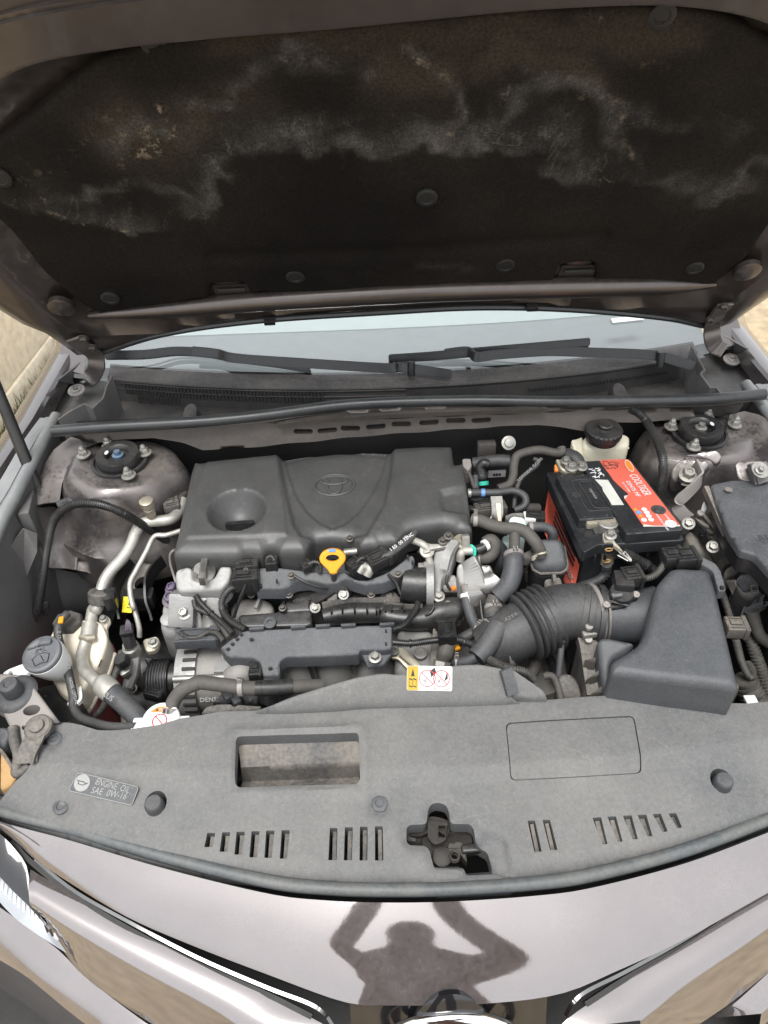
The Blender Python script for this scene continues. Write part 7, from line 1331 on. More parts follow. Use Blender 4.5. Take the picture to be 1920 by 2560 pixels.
# rim ribs on the front
for k in range(9):
    t = k/8; p = Vector((0.298,0.5895,0.862)).lerp(Vector((0.447,0.6038,0.862)), t); bm = BM(); box(bm, p+Vector((0, -.002, -.004)), (.003, .006, .012), .1); obj('case_rib', bm, 'battery_black', bt)
# terminals
t1_ = thing('battery_terminal', None, None, parent=bt)
bm = BM(); box(bm, (0.318,0.6398,0.893), (.058, .02, .014), .05, .004); obj('clamp_bar', bm, 'brass_zinc', t1_)
bm = BM(); lathe(bm, Vector((0.2985,0.641,0.893)), (-1, -.05, 0), [(.006, -.004), (.006, .004), (.004, .006), (.001, .006)], 6); obj('clamp_nut', bm, 'brass_zinc', t1_)
bm = BM(); lathe(bm, (0.3258,0.633,0.888), (0, -.05, 1), [(.018, -.01), (.018, .012), (.0155, .013), (.015, .009), (.001, .0095)], 24); obj('post', bm, 'zinc', t1_)
bm = BM(); box(bm, (0.3254,0.6292,0.884), (.052, .03, .014), .05, .005); obj('clamp_base', bm, 'rubber', t1_)
bm = BM(); lid(bm, [(0.3094,0.6056,0.899),(0.3294,0.6079,0.899),(0.3275,0.5973,0.893),(0.3384,0.5871,0.885),(0.3434,0.5818,0.875),(0.3396,0.583,0.872),(0.3269,0.5901,0.885),(0.326,0.5925,0.885),(0.3123,0.5933,0.885),(0.31,0.5984,0.893)], .005, .004, .002, .006); obj('clamp_plate', bm, 'brass_zinc', t1_)
bolt(t1_, (0.319,0.5946,0.902), (0, -.15, 1), 1.25)
bm = BM(); strap(bm, [(0.3189,0.594,0.884),(0.3219,0.5977,0.868),(0.3248,0.601,0.852),(0.3261,0.5997,0.838),(0.3262,0.598,0.832)], .022, .004, (1, .1, 0)); obj('fusible_strip', bm, 'brass_zinc', t1_)
for p in [(0.3208,0.5911,0.873),(0.3224,0.5925,0.845)]:
    bm = BM(); tube(bm, [Vector(p)+Vector((.006*cos(k*.45), -.0, .003*sin(k*.45))) for k in range(15)], .0012, 5, smooth=False, caps=False); obj('copper_weld', bm, 'rust', t1_)
bm = BM()
for k in range(22):
    a = random.uniform(0, 6.28); p = Vector((0.339,0.5808,0.872)); tube(bm, [p+Vector((.006*cos(a), .003*sin(a), .004*sin(a*3))), p+Vector((.004*cos(a)+.012, .003*sin(a)-.010, -.006))], .0012, 5, smooth=False)
obj('wire_strands', bm, 'zinc', t1_)
t2_ = thing('battery_terminal', None, None, parent=bt)
bm = BM(); lid(bm, [(0.2755,0.8211,0.9),(0.2956,0.8157,0.905),(0.3072,0.7949,0.9),(0.3301,0.7963,0.9),(0.3295,0.7898,0.893),(0.3066,0.7866,0.89),(0.2916,0.7891,0.89),(0.2813,0.8006,0.895)], .012, .006, .003, .006); obj('clamp_plate', bm, 'brass_zinc', t2_)
for p, s_ in (((0.291,0.8011,0.908), 1.2), ((0.2979,0.7841,0.905), 1.4), ((0.3177,0.7843,0.905), 1.3)): bolt(t2_, p, (0, -.1, 1), s_)
bm = BM(); lathe(bm, (0.3197,0.7936,0.895), (0, 0, 1), [(.011, -.004), (.011, .01), (.009, .012), (.001, .012)], 16); obj('post', bm, 'brass_zinc', t2_)
bm = BM(); tube(bm, [(0.2982,0.8318,0.9),(0.3128,0.8186,0.9),(0.317,0.81,0.893)], .016, 12); obj('terminal_boot', bm, 'rubber', t2_, 60)
bm = BM(); lid(bm, [(0.2748,0.8173,0.892),(0.2846,0.8136,0.892),(0.2815,0.8041,0.886),(0.2737,0.8046,0.886)], .006, .003, .002, .008); obj('fuse_tab', bm, 'orange_print', t2_)
hose('battery_cable', 'thick ribbed cable leaving the front terminal of the battery', 'cable', [(0.342,0.5861,0.868),(0.3552,0.586,0.86),(0.3718,0.5864,0.848),(0.389,0.5845,0.838)] + [(0.3883,0.5943,0.828),(0.4175,0.5874,0.815)], .0135, 'loom', (.005, .0022), k=.8)
hose('battery_cable', 'black taped cable dropping from the fusible strip of the battery', 'cable', [(0.3251,0.596,0.835),(0.3268,0.598,0.822)] + [(0.3262,0.5941,0.81),(0.3136,0.5901,0.8),(0.2941,0.5901,0.79),(0.2805,0.5933,0.78)], .0115, 'rubber', (.006, .0012), k=.8)

# ------------------------------------------------------------------ brake fluid reservoir
br = thing('brake_fluid_reservoir', 'cream brake fluid reservoir with a black cap behind the battery', 'reservoir')
bm = BM(); lid(bm, [(0.3335,0.8553,0.925),(0.35,0.8627,0.928),(0.3749,0.8594,0.93),(0.4125,0.8588,0.93),(0.4243,0.8515,0.925),(0.4199,0.8332,0.915),(0.3703,0.8309,0.912),(0.3327,0.836,0.912)], .075, .008, .006, .008, draft=-.01); obj('tank', bm, 'brake_plastic', br)
bm = BM(); lid(bm, [(0.3122,0.8581,0.92),(0.3379,0.8679,0.92),(0.3383,0.8515,0.91),(0.3306,0.8229,0.895),(0.3192,0.8237,0.895)], .06, .006, .004, .01); obj('side_tank', bm, 'brake_plastic', br)
bm = BM(); tube(bm, [(0.3346,0.8395,0.905),(0.3725,0.8349,0.905),(0.4213,0.8373,0.908)], .002, 6); obj('tank_seam', bm, 'brake_plastic', br)
bc = Vector((0.3681,0.8444,0.938))
bm = BM(); lathe(bm, bc, (0, -.1, 1), [(.03, -.012), (.03, -.002), (.0345, 0), (.0345, .012), (.032, .015), (.020, .016), (.014, .018), (.014, .024), (.012, .026), (.001, .026)], 32); obj('cap', bm, 'black_plastic', br)
for k in range(24):
    a = k*2*pi/24; bm = BM(); box(bm, bc+Vector((.0345*cos(a), .0345*sin(a), .006)), (.002, .003, .01), a); obj('cap_rib', bm, 'black_plastic', br, flat=True)

# ------------------------------------------------------------------ fuse box side
hose('wiring_loom', 'ribbed black loom dropping from the cowl in front of the strut tower', 'wiring loom', [(0.4227,0.8738,0.975),(0.4387,0.8727,0.965),(0.4553,0.8606,0.95),(0.4504,0.7964,0.955),(0.4491,0.7601,0.95),(0.4486,0.7415,0.94),(0.45,0.7324,0.92),(0.448,0.7276,0.9),(0.4497,0.7286,0.875)], [.013, .013, .0125, .012, .012, .012, .012, .012, .012], 'loom', (.0045, .002), 14)
tag(connector(None, (0.4758,0.7815,0.9), (.03, .012, .012), .2, 'black_plastic', 'loom_strap'), 'cable strap on the loom in front of the strut tower', 'cable clip')
fb_ = thing('fuse_box', 'large grey plastic fuse and relay box beside the strut tower', 'fuse box')
fo = [(0.515,0.6871,0.93),(0.558,0.6973,0.93),(0.5832,0.6943,0.93),(0.6217,0.6861,0.93)] + [(.705, .68, .93), (.70, .40, .928), (.62, .36, .925)] + [(0.5291,0.4437,0.925),(0.5172,0.5104,0.927)] + [(0.4985,0.5169,0.928),(0.4972,0.5611,0.93),(0.506,0.6259,0.93)]
bm = BM(); lid(bm, fo, .010, .008, .005, .012); fl_ = obj('fuse_box_lid', bm, 'fuse_plastic', fb_)
bm = BM(); lid(bm, [(p[0]+.003, p[1], .9205) for p in fo], .035, .008, .001, .03); obj('fuse_box_rim', bm, 'black_plastic', fb_)
bm = BM(); lid(bm, [(p[0]+.065, p[1]+.02, .886) for p in fo], .2, .008, .004, .03); obj('fuse_box_body', bm, 'black_plastic', fb_)
bm = BM(); strap(bm, [(0.5097,0.6884,0.92),(0.509,0.6526,0.915),(0.5052,0.5913,0.91),(0.5072,0.5765,0.908),(0.5158,0.5304,0.905)], .012, .008, (0, 0, 1)); obj('lid_flange', bm, 'dusty_plastic', fb_)
fq = Vector((0.5302,0.529,0.9365)); text('lid_lettering', 'RELAY', (fq, Vector((1, .05, 0)).normalized(), Vector((-.05, 1, 0)).normalized(), Vector((0, 0, 1))), .017, 'black_print', fl_, 0, .0012)
bm = BM(); lathe(bm, (0.535,0.6612,0.9363), (0, 0, 1), [(.0065, 0), (.0065, .0008), (.0003, .0008)], 16); obj('mould_mark', bm, 'dusty_plastic', fb_)
# tower-side brackets
tb2 = thing('bracket_strap', 'bent steel strap bracket running from the strut tower to the fuse box', 'bracket')
bm = BM(); strap(bm, [(0.5098,0.7472,0.932),(0.5116,0.7286,0.927),(0.5115,0.716,0.922),(0.501,0.7043,0.917),(0.4825,0.6918,0.907),(0.4676,0.6844,0.897),(0.4637,0.6778,0.89),(0.4727,0.6689,0.88),(0.4825,0.6603,0.874)], .022, .004, (0, .35, 1)); obj('strap_bar', bm, 'dusty_steel', tb2)
bm = BM(); lid(bm, [(0.4907,0.7701,0.927),(0.5385,0.7596,0.93),(0.5421,0.7505,0.922),(0.5249,0.7426,0.912),(0.5208,0.735,0.897),(0.4767,0.7436,0.897),(0.4746,0.7574,0.912)], .02, .01, .004, .008, holes=[loop((0.5,0.7651,0.927), .004, 10), loop((0.5175,0.7595,0.925), .004, 10)]); obj('strap_plate', bm, 'apron_paint', tb2)
bm = BM(); lid(bm, [(0.4846,0.7459,0.924),(0.5056,0.746,0.927),(0.5153,0.738,0.92),(0.5123,0.7278,0.907),(0.4925,0.7232,0.899),(0.4812,0.731,0.902)], .006, .012, .002, .008); obj('black_plate', bm, 'black_plastic', tb2)
bolt(tb2, (0.4921,0.7269,0.92), (-.05, -.35, 1), 1.9); bm = BM(); rail(bm, (0.483,0.7229,0.907), (0.4948,0.7166,0.907), .012, .003); obj('bolt_tab', bm, 'dusty_steel', tb2)
bm = BM(); strap(bm, [(0.4818,0.6591,0.875),(0.489,0.6446,0.87),(0.4991,0.6288,0.864)] + [(0.4989,0.6259,0.86),(0.508,0.6049,0.854)], .018, .006, (0, .3, 1)); obj('strap_arm', bm, 'black_plastic', tb2)
for p in [(0.4698,0.6367,0.884)]+[(0.5001,0.5936,0.867)]: bolt(tb2, p, (-.2, -.5, .8), 1.3)
bm = BM(); lid(bm, [(0.5009,0.7769,0.93),(0.5561,0.769,0.947),(0.5641,0.7579,0.932),(0.5545,0.7512,0.927),(0.54,0.7624,0.928)], .004, .01, .002, .01); obj('tower_gusset', bm, 'apron_paint', tb2)
bm = BM(); lid(bm, [(0.5685,0.7221,0.947),(0.5757,0.7258,0.95),(0.6087,0.7207,0.952),(0.6217,0.7102,0.947),(0.6139,0.6823,0.932),(0.5688,0.6973,0.927)], .004, .01, .002, .01); obj('fender_gusset', bm, 'apron_paint', tb2)
bm = BM(); strap(bm, [(0.5964,0.7034,0.957),(0.5979,0.6926,0.947),(0.6025,0.6831,0.934)], .03, .02, (1, 0, 0)); bmesh.ops.bevel(bm, geom=bm.edges[:], offset=.004, segments=2, affect='EDGES'); obj('rubber_block', bm, 'liner_plastic', tb2)
bm = BM(); lathe(bm, (0.589,0.6793,0.962), (.1, -.5, .9), [(.0155, 0), (.0155, .002), (.001, .002)], 24); obj('washer', bm, 'zinc', tb2); bolt(tb2, (0.5863,0.6754,0.965), (.1, -.5, .9), 1.0)
# relay carrier between battery and fuse box
rcar = thing('relay_carrier', 'dusty brown plastic carrier between the battery and the fuse box', 'carrier')
bm = BM(); lid(bm, [(0.4893,0.6651,0.872),(0.5155,0.6741,0.877),(0.5275,0.6686,0.874),(0.5521,0.616,0.852),(0.568,0.5899,0.84),(0.5586,0.5818,0.834),(0.5322,0.5952,0.837),(0.5221,0.6073,0.844),(0.504,0.6285,0.854)], .05, .008, .004, .01); obj('carrier_body', bm, 'carrier_brown', rcar)
bm = BM(); lid(bm, [(0.4735,0.6446,0.852),(0.4922,0.6504,0.86),(0.519,0.6044,0.822),(0.5128,0.5986,0.817),(0.4792,0.6316,0.842)], .03, .006, .003, .01); obj('carrier_side', bm, 'carrier_brown', rcar)
for L_ in ([(0.5033,0.6643,0.884),(0.519,0.6388,0.872),(0.5395,0.6016,0.857),(0.5626,0.5787,0.842)], [(0.489,0.6538,0.878),(0.5088,0.6394,0.872)], [(0.4933,0.6387,0.87),(0.516,0.6322,0.864)]):
    bm = BM(); tube(bm, L_, .0035, 8); obj('carrier_ridge', bm, 'carrier_brown', rcar)
for p in [(0.4996,0.6616,0.884),(0.5219,0.6151,0.87)]:
    bm = BM(); lathe(bm, p, (0, -.3, 1), [(.006, 0), (.006, .004), (.003, .005), (.001, .005)], 12); obj('carrier_stud', bm, 'dusty_steel', rcar)
bm = BM(); lid(bm, [(0.5195,0.5959,0.837),(0.527,0.585,0.822),(0.5323,0.5871,0.834),(0.5605,0.5919,0.842),(0.5676,0.5834,0.832),(0.563,0.5918,0.842),(0.5497,0.6013,0.848)], .05, .003, .002, .008); obj('carrier_foot', bm, 'carrier_brown', rcar)
bm = BM(); lid(bm, [(0.5079,0.6771,0.882),(0.5133,0.6866,0.894),(0.5186,0.6766,0.884),(0.5115,0.6701,0.877)], .003, .002, .001, .008); obj('paper_tag', bm, 'white_plastic', rcar)
# large sealed plug
pl_ = thing('sealed_plug', 'big dusty black multi-pin plug with a lever beside the air filter box', 'connector')
bm = BM(); lid(bm, [(0.5112,0.5555,0.86),(0.5379,0.5583,0.87),(0.5562,0.5397,0.855),(0.5543,0.5376,0.85),(0.5337,0.5498,0.85),(0.5265,0.5463,0.843),(0.5093,0.5467,0.84),(0.5091,0.5527,0.845)], .03, .006, .003, .006); obj('plug_frame', bm, 'dusty_plastic', pl_)
for p, q in (((0.5104,0.5438,0.873), (0.5301,0.5448,0.877)), ((0.5129,0.5385,0.87), (0.5358,0.5404,0.873))):
    bm = BM(); rail(bm, p, q, .010, .006, .001); obj('frame_window', bm, 'deep_black', pl_)
bm = BM(); lid(bm, [(0.5138,0.524,0.855),(0.5208,0.5296,0.865),(0.5356,0.529,0.87),(0.5466,0.5177,0.863),(0.5496,0.5137,0.858),(0.5314,0.5177,0.855),(0.5232,0.5256,0.86)], .05, .006, .004, .006); obj('plug_cap', bm, 'fuse_plastic', pl_)
bm = BM(); lid(bm, [(0.5273,0.5124,0.857),(0.5475,0.5125,0.861),(0.5552,0.5059,0.837),(0.5541,0.5057,0.83),(0.5385,0.5044,0.825),(0.5238,0.5103,0.827),(0.5155,0.5183,0.841),(0.5157,0.5242,0.853)], .05, .006, .004, .006); obj('plug_body', bm, 'black_plastic', pl_)
bm = BM(); tube(bm, [Vector(p)+Vector((0, 0, .002)) for p in [(0.53,0.507,0.857),(0.5394,0.5071,0.859),(0.5442,0.5038,0.847),(0.5357,0.5047,0.843),(0.53,0.507,0.857)]], .0012, 5, smooth=False); obj('cap_emboss', bm, 'dusty_plastic', pl_)
bm = BM(); strap(bm, [(0.5098,0.5293,0.85),(0.5169,0.5222,0.837),(0.5305,0.5179,0.815),(0.5402,0.5111,0.803),(0.5547,0.5096,0.8),(0.5694,0.5111,0.805),(0.5709,0.5156,0.815)], .014, .005, (0, 0, 1)); obj('lever', bm, 'dusty_plastic', pl_)
bm = BM(); lid(bm, [(0.5335,0.5031,0.823),(0.5599,0.5045,0.83),(0.5623,0.5021,0.815),(0.5567,0.502,0.808),(0.5354,0.5032,0.808),(0.5298,0.5039,0.815)], .02, .004, .002, .006, holes=[P2([(0.541,0.5038,0.82),(0.5477,0.5051,0.821),(0.5493,0.5046,0.815),(0.5436,0.5041,0.814)]), P2([(0.553,0.5057,0.821),(0.559,0.506,0.823),(0.5593,0.5047,0.818),(0.5547,0.5051,0.815)])]); obj('plug_skirt', bm, 'bracket_plastic', pl_)
bm = BM(); tube(bm, [(0.5455,0.5037,0.805),(0.549,0.4989,0.795),(0.5548,0.4898,0.78),(0.5631,0.4805,0.765),(0.582,0.4773,0.75)], [.012, .0115, .0105, .010, .010], 14); obj('cable_boot', bm, 'rubber_brown', pl_, 60)
# wiring beside the filter box
loom('ribbed dusty loom along the outer edge of the air filter box', [(0.4902,0.5119,0.84),(0.4955,0.504,0.828),(0.5006,0.4952,0.815),(0.5052,0.4855,0.803)], .0085, 'loom_dusty')
loom('pale dusty loom hooking back beside the air filter box', [(0.5073,0.4597,0.785),(0.5112,0.451,0.772),(0.515,0.4383,0.758),(0.5213,0.4232,0.745),(0.5267,0.4175,0.74),(0.5329,0.4219,0.738),(0.5389,0.4364,0.735),(0.5404,0.4515,0.73)], .0095, 'loom_dusty')
tag(connector(None, (0.5078,0.4713,0.8), (.036, .03, .022), -.1, 'dusty_plastic', 'sensor_plug'), 'dusty plug box clipped to the edge of the air filter box', 'connector')
hose('drain_pipe', 'long ribbed dark hose dropping beside the air filter box', 'hose', [(0.5492,0.5087,0.765),(0.5555,0.5008,0.75),(0.5625,0.4783,0.73),(0.5756,0.4572,0.7),(0.5863,0.4392,0.67),(0.5923,0.4297,0.65)], .0155, 'loom_dusty', (.0075, .0025))
hose('intake_duct', 'wide ribbed intake duct under the corner of the air filter box', 'hose', [(0.5247,0.4261,0.725),(0.5322,0.4184,0.71),(0.5393,0.407,0.7),(0.547,0.3971,0.69)], .031, 'loom_dusty', (.012, .003), 20)
bm = BM(); box(bm, (0.5056,0.3693,0.745), (.018, .018, .004), .0, .001); tag(obj('duct_tag', bm, 'white_plastic'), 'small white tag on the wide ribbed intake duct', 'tag')

# ------------------------------------------------------------------ air filter box and intake hose
ab = thing('air_filter_box', 'large dark L-shaped air filter box behind the front cover', 'air filter box')
abo = [(0.4127,0.5315,0.886),(0.4549,0.5257,0.888),(0.4621,0.5182,0.887),(0.4618,0.5004,0.884),(0.4581,0.467,0.879),(0.4359,0.3212,0.855),(0.432,0.3159,0.853),(0.4075,0.3218,0.853),(0.3354,0.3361,0.853),(0.264,0.3518,0.853),(0.2631,0.3624,0.855),(0.2683,0.373,0.857),(0.2854,0.3818,0.859),(0.3108,0.3946,0.862),(0.3271,0.414,0.866),(0.3419,0.4441,0.871),(0.3566,0.4776,0.877),(0.3724,0.5025,0.881),(0.3842,0.514,0.884),(0.4009,0.529,0.886)]
bm = BM(); lid(bm, abo, .085, .012, .013, .007, draft=.008); obj('filter_lid', bm, 'airbox_plastic', ab, 50)
bm = BM(); lid(bm, [(0.2585,0.4896,0.77),(0.2863,0.468,0.8),(0.346,0.4478,0.8),(0.4848,0.383,0.775),(0.4793,0.3679,0.765),(0.2719,0.3781,0.755),(0.2478,0.3804,0.75)], .12, .008, .006, .012); obj('filter_base', bm, 'dusty_plastic', ab)
bm = BM(); lid(bm, [(0.2704,0.4419,0.815),(0.278,0.4466,0.822),(0.2892,0.4446,0.822),(0.3292,0.4287,0.822),(0.3084,0.4182,0.815),(0.2875,0.4143,0.808),(0.2831,0.3947,0.79),(0.2818,0.373,0.775),(0.2698,0.3733,0.772),(0.2699,0.4085,0.79)], .06, .012, .008, .008); obj('lid_shoulder', bm, 'airbox_plastic', ab)
for L_ in ([(0.2511,0.4268,0.79),(0.2687,0.4272,0.795),(0.2685,0.4221,0.788)], [(0.2486,0.399,0.775),(0.2714,0.411,0.785),(0.2691,0.4032,0.78)], [(0.2488,0.377,0.765),(0.2711,0.3875,0.775),(0.2699,0.3788,0.768)]):
    bm = BM(); lid(bm, L_, .04, .001, .001, .01); obj('base_gusset', bm, 'rubber_brown', ab)
bm = BM(); strap(bm, [(0.2561,0.4799,0.778),(0.2562,0.4524,0.77),(0.2539,0.4195,0.76),(0.2522,0.3852,0.75)], .018, .006, (0, 0, 1)); obj('base_flange', bm, 'dusty_plastic', ab)
bm = BM(); tube(bm, [(0.2969,0.508,0.8),(0.3367,0.5049,0.8),(0.3633,0.5034,0.8),(0.3806,0.501,0.8)], [.044, .045, .047, .052], 28); obj('filter_neck', bm, 'airbox_plastic', ab, 60)
bm = BM(); tube(bm, [(0.2981,0.5079,0.8),(0.3018,0.5077,0.8)], .049, 28, smooth=False); obj('neck_flange', bm, 'dusty_plastic', ab)
bm = BM(); lid(bm, [(0.3463,0.5295,0.835),(0.3823,0.5245,0.838),(0.3769,0.5095,0.83),(0.355,0.5107,0.83)], .05, .006, .004, .01); obj('neck_tray', bm, 'rubber_brown', ab)
ms = thing('air_flow_sensor', 'black air flow sensor with an arrow on the neck of the air filter box', 'sensor')
bm = BM(); lid(bm, [(0.2881,0.4874,0.846),(0.299,0.4979,0.85),(0.3108,0.5125,0.856),(0.3263,0.5143,0.858),(0.3358,0.5081,0.856),(0.3466,0.5069,0.855),(0.3491,0.5021,0.852),(0.3445,0.4968,0.85),(0.3334,0.4948,0.848),(0.3249,0.4863,0.845),(0.2942,0.4845,0.844)], .02, .006, .003, .006); obj('sensor_flange', bm, 'black_plastic', ms)
bm = BM(); lathe(bm, (0.3181,0.5011,0.858), (0, -.25, 1), [(.019, 0), (.019, .006), (.018, .008), (.001, .008)], 26); obj('sensor_disc', bm, 'black_plastic', ms)
ar = [(0.2965,0.4887,0.872),(0.3015,0.491,0.874),(0.3011,0.489,0.873),(0.3137,0.4888,0.874),(0.3137,0.4852,0.871),(0.3007,0.4847,0.871),(0.3006,0.4831,0.869)]
bm = BM(); lid(bm, ar, .003, .0005, .0005, .01); obj('flow_arrow', bm, 'bracket_plastic', ms)
for L_ in ([(0.2924,0.4835,0.853),(0.3045,0.4914,0.858),(0.3225,0.4839,0.854)], [(0.2956,0.4894,0.856),(0.3243,0.4812,0.852)]):
    bm = BM(); tube(bm, L_, .002, 6, smooth=False); obj('sensor_web', bm, 'black_plastic', ms)
for p in [(0.2911,0.4846,0.852),(0.3402,0.4964,0.86)]:
    bm = BM(); lathe(bm, p, (0, -.2, 1), [(.006, 0), (.006, .003), (.004, .004), (.001, .003)], 14); obj('screw', bm, 'dusty_steel', ms)
bm = BM(); box(bm, (0.3241,0.5167,0.868), (.03, .036, .024), -.15, .004); obj('sensor_socket', bm, 'black_plastic', ms)
connector(ms, (0.3402,0.5257,0.872), (.034, .03, .022), .1)
loom('ribbed loom joining the air flow sensor to the cable channel behind the filter box', [(0.3538,0.5243,0.868),(0.3721,0.5264,0.868),(0.388,0.536,0.87),(0.3986,0.5477,0.875),(0.4072,0.5597,0.88)], .0085, 'loom_dusty')
ca = thing('cable_channel', 'black plastic cable channel hooked round the top of the air filter box', 'cable arm')
bm = BM(); lid(bm, [(0.4486,0.5601,0.885),(0.454,0.557,0.886),(0.4771,0.5357,0.885),(0.4816,0.5228,0.882),(0.4814,0.4951,0.87),(0.4805,0.4901,0.866),(0.4689,0.4908,0.866),(0.47,0.5225,0.88),(0.4646,0.5312,0.884),(0.4468,0.5471,0.882)], .015, .004, .002, .006); obj('arm_body', bm, 'bracket_plastic', ca)
connector(ca, (0.4141,0.5539,0.885), (.036, .03, .02), .05); connector(ca, (0.4337,0.5495,0.885), (.04, .032, .022), .05)
slots(ca, [(0.4748,0.4935,0.872)], (.005, .005, .004), 0)

ih = thing('intake_hose', 'wide black rubber intake hose with bellows joining the filter box to the throttle', 'intake hose')
pth = [(0.302,0.5098,0.8),(0.2831,0.5154,0.8),(0.2618,0.5212,0.8),(0.2322,0.52,0.798),(0.2042,0.5134,0.792)] + [(0.2024,0.5189,0.785)]
bm = BM(); tube(bm, pth, [.046, .047, .047, .048, .049, .047], 30, 8); obj('hose_body', bm, 'rubber', ih, 60)
bm = BM(); tube(bm, [(0.1824,0.5118,0.78),(0.1628,0.5061,0.775),(0.1432,0.4994,0.768),(0.1223,0.4952,0.755),(0.1053,0.4909,0.745)], [.047, .048, .047, .045, .042], 30, 8); obj('hose_outlet', bm, 'rubber', ih, 60)
B0, B1 = Vector((0.2139,0.5239,0.786)), Vector((0.1712,0.5083,0.779))
for k in range(5):
    p = B0.lerp(B1, k/4); d = (B1-B0).normalized(); bm = BM(); lathe(bm, p-d*.0055, d, [(.046, .001), (.058, .0018), (.0605, .0052), (.058, .0086), (.046, .0094)], 34); obj('bellows_ring', bm, 'rubber', ih, 60)
for p, q, r_ in (((0.2957,0.5117,0.8), (0.2892,0.5129,0.8), .0505), ((0.281,0.5161,0.8), (0.2767,0.5173,0.8), .0495), ((0.2725,0.5184,0.8), (0.2704,0.5191,0.8), .0485)):
    band(ih, 'hose_band', p, Vector(q)-Vector(p), r_, .010, 'rubber')
band(ih, 'steel_clamp', (0.2862,0.5143,0.8), (1, .1, 0), .0515, .007, 'dusty_steel')
bm = BM(); box(bm, (0.2682,0.4704,0.8), (.024, .012, .010), .1, .003); lathe(bm, (0.2659,0.473,0.812), (0, -.2, 1), [(.006, 0), (.006, .006), (.001, .006)], 12); lathe(bm, (0.2665,0.4662,0.79), (0, -.4, 1), [(.006, 0), (.006, .006), (.001, .006)], 12); obj('clamp_screw', bm, 'zinc', ih)
band(ih, 'steel_clamp', (0.1242,0.4948,0.757), Vector((-1, -.5, -.1)), .0475, .012, 'dusty_steel')
text('hose_mark', 'A25A', frame_of((0.1302,0.4854,0.822), (0.15,0.4952,0.825), (0.1277,0.4864,0.83)), .011, 'dusty_steel', ih, 0, .002)
bm = BM(); tube(bm, [(0.2282,0.4827,0.79),(0.2276,0.4757,0.778)], [.0115, .0095], 14, smooth=False); vh = obj('drain_boot', bm, 'rubber', ih)
hose('drain_stick', 'thin straight hose dropping from the boot under the intake hose', 'hose', [(0.2271,0.4739,0.775),(0.2233,0.4551,0.755),(0.2194,0.4379,0.735)], .0068, 'foam_rubber', k=.82)
bm = BM(); lid(bm, [(0.2123,0.4255,0.755),(0.2234,0.4291,0.76),(0.2361,0.4271,0.76),(0.245,0.4158,0.755),(0.2502,0.3937,0.735),(0.21,0.3931,0.735)], .06, .015, .01, .01); tag(obj('splash_box', bm, 'dusty_plastic'), 'dusty rounded plastic box at the foot of the thin drain hose', 'box')
hose('rim_loop', 'curved grey rubber strip looping beside the dusty splash box', 'strip', [(0.1915,0.4277,0.75),(0.198,0.4285,0.752),(0.2072,0.4242,0.75),(0.212,0.4114,0.742),(0.2132,0.3929,0.735)], .006, 'rubber_brown', k=1.)
hose('ground_loom', 'black ribbed hose dropping under the intake bellows', 'hose', [(0.2116,0.5172,0.72),(0.2205,0.5165,0.7),(0.2298,0.507,0.68),(0.2403,0.4967,0.65)], .013, 'loom', (.006, .002))

# ------------------------------------------------------------------ resonator and hoses, gearbox side
rs = thing('resonator_box', 'rounded dark plastic resonator box beside the red side of the battery', 'resonator')
ro = [(0.1957,0.6287,0.845),(0.2062,0.6391,0.852),(0.2186,0.6472,0.858),(0.2501,0.6447,0.86),(0.2591,0.6348,0.853),(0.2613,0.6088,0.835),(0.2583,0.6027,0.83),(0.249,0.5992,0.826),(0.213,0.6007,0.825),(0.2016,0.6081,0.828)]
bm = BM(); lid(bm, ro, .012, .012, .010, .006); obj('resonator_lid', bm, 'airbox_plastic', rs, 60)
bm = BM(); tube(bm, [Vector((p[0], p[1], p[2]-.012)) for p in ro+[ro[0]]], .003, 8, smooth=False); obj('resonator_seam', bm, 'dusty_plastic', rs)
bm = BM(); lid(bm, [(p[0], p[1], p[2]-.013) for p in ro], .06, .012, .002, .01, draft=-.06); obj('resonator_body', bm, 'black_plastic', rs)
bm = BM(); lid(bm, [(0.22,0.593,0.81),(0.2478,0.5946,0.81),(0.2508,0.5819,0.8),(0.2471,0.5776,0.795),(0.2184,0.5836,0.797)], .05, .008, .004, .008); obj('resonator_foot', bm, 'dusty_plastic', rs)
bm = BM(); rail(bm, (0.2316,0.5867,0.825), (0.232,0.5776,0.815), .006, .012, .001); obj('foot_rib', bm, 'dusty_plastic', rs)
h1 = hose('breather_hose', 'fat brown rubber hose running from the engine cover to the resonator box', 'hose', [(0.0971,0.6716,0.885),(0.1114,0.6664,0.885),(0.1284,0.6564,0.883),(0.1499,0.6471,0.882),(0.1721,0.6443,0.882),(0.1886,0.6342,0.88),(0.2004,0.6204,0.872),(0.2081,0.6132,0.86),(0.212,0.611,0.848)], [.0145, .0165, .0165, .0165, .0165, .0165, .0165, .0165, .0165], 'rubber_brown')
band(h1, 'wire_clip', (0.2114,0.6106,0.853), (.1, -.45, -.5), .0125, .004, 'brass_zinc')
bm = BM(); tube(bm, [(0.1968,0.5871,0.865),(0.1917,0.5862,0.86),(0.1925,0.5879,0.866),(0.199,0.5886,0.868)], .002, 6); obj('clip_ear', bm, 'brass_zinc', h1)
h2 = hose('insulated_hose', 'dark foam sleeved hose bending from the pale pump down to the intake hose', 'hose', [(0.163,0.6071,0.86),(0.16,0.5906,0.855),(0.157,0.5756,0.843),(0.1484,0.5611,0.828),(0.1309,0.551,0.812)], [.0225, .0255, .026, .026, .0245], 'foam_rubber')
bm = BM(); tube(bm, [(0.1693,0.6388,0.875),(0.1659,0.6185,0.867),(0.163,0.6056,0.86)], .0095, 14); obj('hose_neck', bm, 'rubber_brown', h2, 60)
